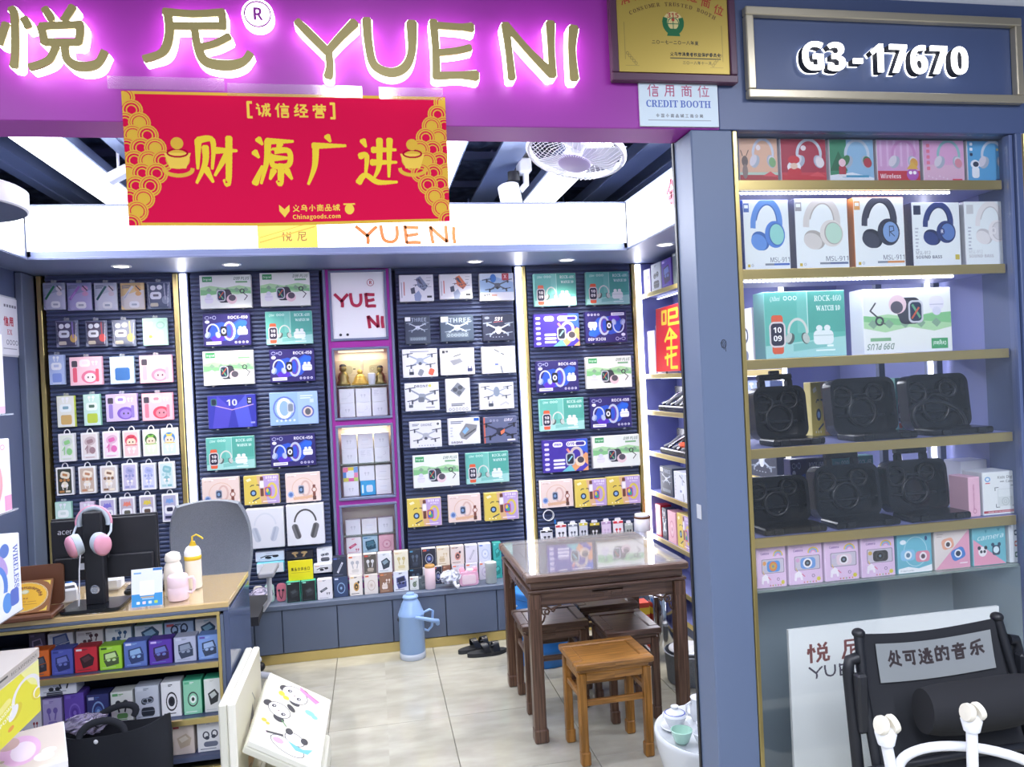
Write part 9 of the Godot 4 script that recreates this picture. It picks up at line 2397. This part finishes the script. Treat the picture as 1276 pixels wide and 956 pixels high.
	part("robe", G.new().lathe([[0, 0], [0.062, 0.001], [0.07, 0.012], [0.05, 0.04], [0.045, 0.06], [0.028, 0.086], [0.014, 0.092]], 24), mat("gold_figure", "d8b45c", 0.3, 0.6), bu)
	part("belly", G.new().ellipsoid(Vector3(0, 0.045, 0.022), Vector3(0.034, 0.03, 0.028), 16, 10), M.gold_figure, bu)
	part("head", G.new().ellipsoid(Vector3(0, 0.108, 0), Vector3(0.022, 0.023, 0.022), 16, 10), M.gold_figure, bu)
	var jr := thing("small_jar", "small grey lidded jar in the niche beside the gold figurine", "jar", Vector3(0.004, ny, -5.214), "ornaments in the niche")
	part("jar", G.new().lathe([[0, 0], [0.02, 0.001], [0.026, 0.04], [0.027, 0.07], [0.022, 0.078], [0.0, 0.08]], 18), M.grey_light, jr)
	for k in 2:
		var nc := thing("niche_card", ["printed card standing behind the desk side bronze figurine", "printed card with black marks standing behind the table side bronze figurine"][k], "card", Vector3([-0.15, 0.035][k], ny, -5.288), "cards in the niche")
		print_plate("card", "niche_card", Vector3(0, 0.085, 0), Vector3(0.165, 0.17, 0.006), nc)

func build_front_things() -> void:
	# white board inside the cabinet's lower part
	var b := thing("name_board", "white board with the shop name behind the cabinet glass", "board", Vector3(1.665, 0.1215, -2.262))
	print_plate("board", "white_board", Vector3(0, 0.366, 0), Vector3(0.778, 0.73, 0.012), b)
	# folding recliner in front of the cabinet
	var c := thing("folding_recliner", "black mesh folding recliner chair in front of the cabinet glass", "chair", Vector3(1.515, 0, -1.88))
	var g := G.new()
	for s: float in [-1.0, 1.0]:
		part("back_rail", G.new().tube([Vector3(s * 0.235, 0.30, 0.12), Vector3(s * 0.238, 0.6, 0.05), Vector3(s * 0.236, 0.80, 0.0), Vector3(s * 0.222, 0.945, -0.035)], 0.013, 10), M.black, c)
		part("rail_cap", G.new().ellipsoid(Vector3(s * 0.221, 0.95, -0.036), Vector3(0.018, 0.014, 0.018), 12, 8), M.black, c)
		part("side_frame", G.new().tube([Vector3(s * 0.27, 0.017, 0.10), Vector3(s * 0.27, 0.5, 0.02), Vector3(s * 0.268, 0.86, -0.02), Vector3(s * 0.262, 0.885, -0.02), Vector3(s * 0.24, 0.888, -0.02)], 0.016, 10), M.black, c)
		part("rear_leg", G.new().tube([Vector3(s * 0.27, 0.012, -0.22), Vector3(s * 0.27, 0.45, -0.02), Vector3(s * 0.27, 0.6, 0.06)], 0.014, 8), M.black, c)
		part("hinge_plate", G.new().box(Vector3(s * 0.254, 0.78, 0.012), Vector3(0.03, 0.16, 0.03), 0.006), mat("black_plastic", "202228", 0.35), c)
	var back := func(s: float, u: float) -> Vector3: return Vector3((s - 0.5) * 0.455, 0.95 - 0.5 * u - 0.025 * sin(PI * s) * (1.0 - u), -0.033 + 0.12 * u * u + 0.03 * u - 0.03 * sin(PI * s) * (1.0 - u))
	g = G.new()
	g.sheet(back, 16, 14, 0.004)
	part("back_mesh", g, M.black_cloth, c)
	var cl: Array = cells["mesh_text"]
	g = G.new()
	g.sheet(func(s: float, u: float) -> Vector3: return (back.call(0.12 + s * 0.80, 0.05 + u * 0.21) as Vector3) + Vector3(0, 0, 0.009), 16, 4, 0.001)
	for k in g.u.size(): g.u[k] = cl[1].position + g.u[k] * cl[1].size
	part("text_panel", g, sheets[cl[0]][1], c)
	g = G.new(); g.xf = Transform3D(Basis().scaled(Vector3(1, 1.0, 0.75)), Vector3(0.045, 0.772, 0.085))
	var roll := []
	for k in 9: roll.append(Vector3(-0.17 + k * 0.0425, -0.006 * sin(PI * k / 8.0), 0))
	g.tube(roll, [0.058, 0.066, 0.069, 0.07, 0.07, 0.07, 0.069, 0.066, 0.058], 24)
	part("head_pillow", g, mat("pillow_black", "1e1f24", 0.85), c)
	part("crossbar", G.new().tube([Vector3(-0.235, 0.52, 0.075), Vector3(0.235, 0.52, 0.075)], 0.011, 8), M.black, c)
	part("crossbar", G.new().tube([Vector3(-0.27, 0.62, 0.06), Vector3(0.0, 0.645, 0.09), Vector3(0.27, 0.62, 0.06)], 0.012, 8), M.black_plastic, c)
	part("seat_mesh", G.new().sheet(func(s: float, u: float) -> Vector3: return Vector3((s - 0.5) * 0.46, 0.42 - 0.04 * sin(PI * u), 0.1 + 0.02 * u - 0.32 * u), 8, 8, 0.004), M.black_cloth, c)
	# upturned white caster base
	var w := thing("caster_base", "upturned white tubular base with five casters before the recliner", "base", Vector3(1.31, 0, -1.52))
	var ring := []
	for k in 40: ring.append(Vector3(0.165 * cos(TAU * k / 40), 0.745, 0.15 * sin(TAU * k / 40)))
	part("ring", G.new().tube(ring, 0.0115, 10, true), M.white, w)
	part("lower_ring", G.new().tube([Vector3(-0.2, 0.014, 0), Vector3(-0.1, 0.014, 0.17), Vector3(0.1, 0.014, 0.17), Vector3(0.2, 0.014, 0), Vector3(0.1, 0.014, -0.17), Vector3(-0.1, 0.014, -0.17)], 0.014, 8, true), M.white, w)
	var legs := [[-0.185, 0.855, -0.06], [0.075, 0.835, -0.1], [-0.055, 0.735, 0.13], [0.2, 0.70, 0.06]]
	for l in legs:
		var p := Vector3(l[0], l[1], l[2])
		var foot := Vector3(l[0] * 1.02, 0.02, l[2] * 1.05 - 0.02)
		part("leg", G.new().tube([foot, Vector3(l[0] * 0.82, 0.6, l[2] * 0.9), p - Vector3(0, 0.03, 0)], 0.013, 10), M.white, w)
		part("caster_fork", G.new().lathe([[0.0, -0.04], [0.018, -0.036], [0.024, -0.01], [0.016, 0.004], [0.0, 0.006]], 16, p), M.white, w)
		for s: float in [-1.0, 1.0]:
			g = G.new(); g.xf = Transform3D(Basis(Vector3(0, 0, 1), PI / 2 + 0.25 * s), p + Vector3(s * 0.014, 0.012, 0.006))
			g.lathe([[0.0, -0.008], [0.02, -0.007], [0.022, 0.0], [0.02, 0.007], [0.0, 0.008]], 20)
			part("caster_wheel", g, M.cream, w)
	# display rack on the desk side, seen only at the picture's edge
	var r := thing("display_rack", "clear shelf rack carrying headset boxes beside the desk", "rack", Vector3(-1.6, 0, -2.75))
	for e in [[0.655, 0.29], [0.935, 0.29], [1.308, 0.29], [1.66, 0.29]]:
		part("shelf", G.new().span(Vector3(-0.2, e[0] - 0.006, -0.38), Vector3(e[1], e[0], 0.45)), M.acrylic, r)
	for z: float in [-0.3, 0.4]: part("post", G.new().span(Vector3(-0.22, 0, z - 0.015), Vector3(-0.2, 2.0, z + 0.015)), M.grey_light, r)
	part("base", G.new().span(Vector3(-0.22, 0.0, -0.4), Vector3(0.42, 0.30, 0.45), 0.004), M.navy, r)
	side_box("headset_box", "side_rose", "white headset box with red and pink print, topmost on the desk side rack", -1.302, 1.6605, -3.05, 0.25, 0.285, 0.2)
	side_box("headset_box", "side_pink", "white headset box with pink headset print on the desk side rack", -1.302, 1.3085, -3.065, 0.25, 0.262, 0.2)
	side_box("headset_box", "wireless_box", "white box with blue headset print, just above the yellow headset box", -1.302, 0.9355, -3.105, 0.3, 0.285, 0.2)
	side_box("headset_box", "yellow_headset", "yellow headset box with grey lid on the desk side rack", -1.146, 0.6555, -2.83, 0.34, 0.215, 0.22, "headphone_top")
	var cd := side_box("gift_carton", "candy_top", "flat pastel gift carton stacked below the yellow headset box", -1.05, 0.4320, -2.92, 0.352, 0.115, 0.24, "candy_top")
	cd.position = Vector3(-1.19, 0.4320, -2.795)
	cd.rotation.y = 1.951
	side_box("gift_carton", "stripe_top", "violet gift carton with striped lid below the pastel carton", -1.02, 0.3008, -2.8, 0.42, 0.13, 0.24, "stripe_top")
	# notice on the dark wall
	var nt := thing("wall_notice", "white framed notice with red letters on the dark wall", "notice", Vector3(-2.0495, 1.98, -4.88), "", PI / 2)
	print_plate("sheet", "wall_notice", Vector3(0, 0.16, 0.0045), Vector3(0.27, 0.33, 0.005), nt)
	part("frame", G.new().box(Vector3(0, 0.16, 0.0015), Vector3(0.29, 0.35, 0.003), 0.001), M.grey_light, nt)

# a carton whose printed face looks along +x; z_far = its far end
func side_box(called: String, art: String, label: String, xr: float, y: float, z_far: float, length: float, h: float, depth: float, lid := "") -> Node3D:
	var o := thing(called, label, "box", Vector3(xr - depth / 2, y, z_far + length / 2), "headset boxes on the desk side rack", PI / 2)
	var cl: Array = cells[art]
	var g := G.new()
	g.uv = cl[2]
	if lid == "":
		g.box(Vector3(0, h / 2, 0), Vector3(length, h, depth), 0.003, inset(cl[1]))
	elif lid == art:
		g.box(Vector3(0, h / 2, 0), Vector3(length, h, depth), 0.003, Rect2(), inset(cl[1]))
	else:
		g.box(Vector3(0, h / 2 - 0.018, 0), Vector3(length, h - 0.036, depth), 0.003, inset(cl[1]))
	part("carton", g, sheets[cl[0]][1], o)
	if lid != "" and lid != art:
		var c2: Array = cells[lid]
		g = G.new()
		g.uv = c2[2]
		g.box(Vector3(0, h - 0.0165, 0), Vector3(length + 0.004, 0.034, depth + 0.004), 0.002, inset(c2[1]))
		part("lid", g, sheets[c2[0]][1], o)
		part("handle_slot", G.new().box(Vector3(-0.02, h + 0.001, 0), Vector3(0.1, 0.002, 0.02), 0.0005), M.ink, o)
	return o

# ---------- every carton, pouch and card of the display, from the table ----------
func build_boxes() -> void:
	var bracket := G.new().box(Vector3(0, -0.006, 0.008), Vector3(0.012, 0.008, 0.05), 0.002).mesh()
	var hook := G.new().tube([Vector3(0, 0, -0.02), Vector3(0, 0, 0.012), Vector3(0, 0.008, 0.02)], 0.0022, 6).mesh()
	var ring := []
	for k in 9:
		var a := PI * k / 8.0
		ring.append(Vector3(-0.016 * cos(a), 0.002 + 0.024 * sin(a), 0))
	var loop := G.new().tube(ring, 0.0034, 6).mesh()
	var all := []
	for gr in BOXES:
		for b in gr[3]: all.append([b[0], gr[1], gr[2], b[1], gr[0]] + b.slice(2))
	for b in all:
		# print, name, category, label, group, x, y, z, width, height, depth, turn, tilt, kind
		var o := thing(b[1], b[3], b[2], Vector3(b[5], b[6], b[7]), b[4], b[11])
		var cl: Array = cells[b[0]]
		var w: float = b[8]; var h: float = b[9]; var d: float = b[10]
		var kind: String = b[13]
		var g := G.new()
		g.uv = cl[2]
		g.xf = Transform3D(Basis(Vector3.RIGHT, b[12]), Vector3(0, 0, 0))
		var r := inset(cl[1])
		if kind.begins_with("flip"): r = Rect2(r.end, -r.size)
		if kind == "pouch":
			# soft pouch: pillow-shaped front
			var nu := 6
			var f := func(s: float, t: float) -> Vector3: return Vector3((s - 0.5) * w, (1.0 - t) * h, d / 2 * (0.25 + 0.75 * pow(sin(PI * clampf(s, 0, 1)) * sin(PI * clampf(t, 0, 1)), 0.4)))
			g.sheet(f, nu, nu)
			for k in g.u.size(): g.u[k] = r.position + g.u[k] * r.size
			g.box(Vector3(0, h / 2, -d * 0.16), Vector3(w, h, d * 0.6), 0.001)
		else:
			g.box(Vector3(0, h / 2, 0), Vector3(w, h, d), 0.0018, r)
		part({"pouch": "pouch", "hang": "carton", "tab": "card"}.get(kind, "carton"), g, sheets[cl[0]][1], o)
		match kind:
			"bracket", "flip":
				for s: float in [-0.32, 0.32]: part("bracket", bracket, M.acrylic, o, Vector3(s * w, -0.0005, -d / 2 + 0.01))
			"hang":
				part("handle", loop, M.white, o, Vector3(0, h - 0.001, 0))
				part("hook", hook, M.chrome, o, Vector3(0, h + 0.018, 0.0))
			"pouch", "hook":
				part("hang_tab", G.new().box(Vector3(0, h + 0.008, 0), Vector3(0.03, 0.018, 0.002), 0.0008), M.acrylic, o)
				part("hook", hook, M.chrome, o, Vector3(0, h + 0.01, 0.004))
			"tab":
				var gt := G.new()
				gt.prism(rrect(w * 0.6, 0.024, 0.01, 4, Vector2(0, h + 0.008)), -0.001, 0.001)
				part("hang_tab", gt, M.white, o)
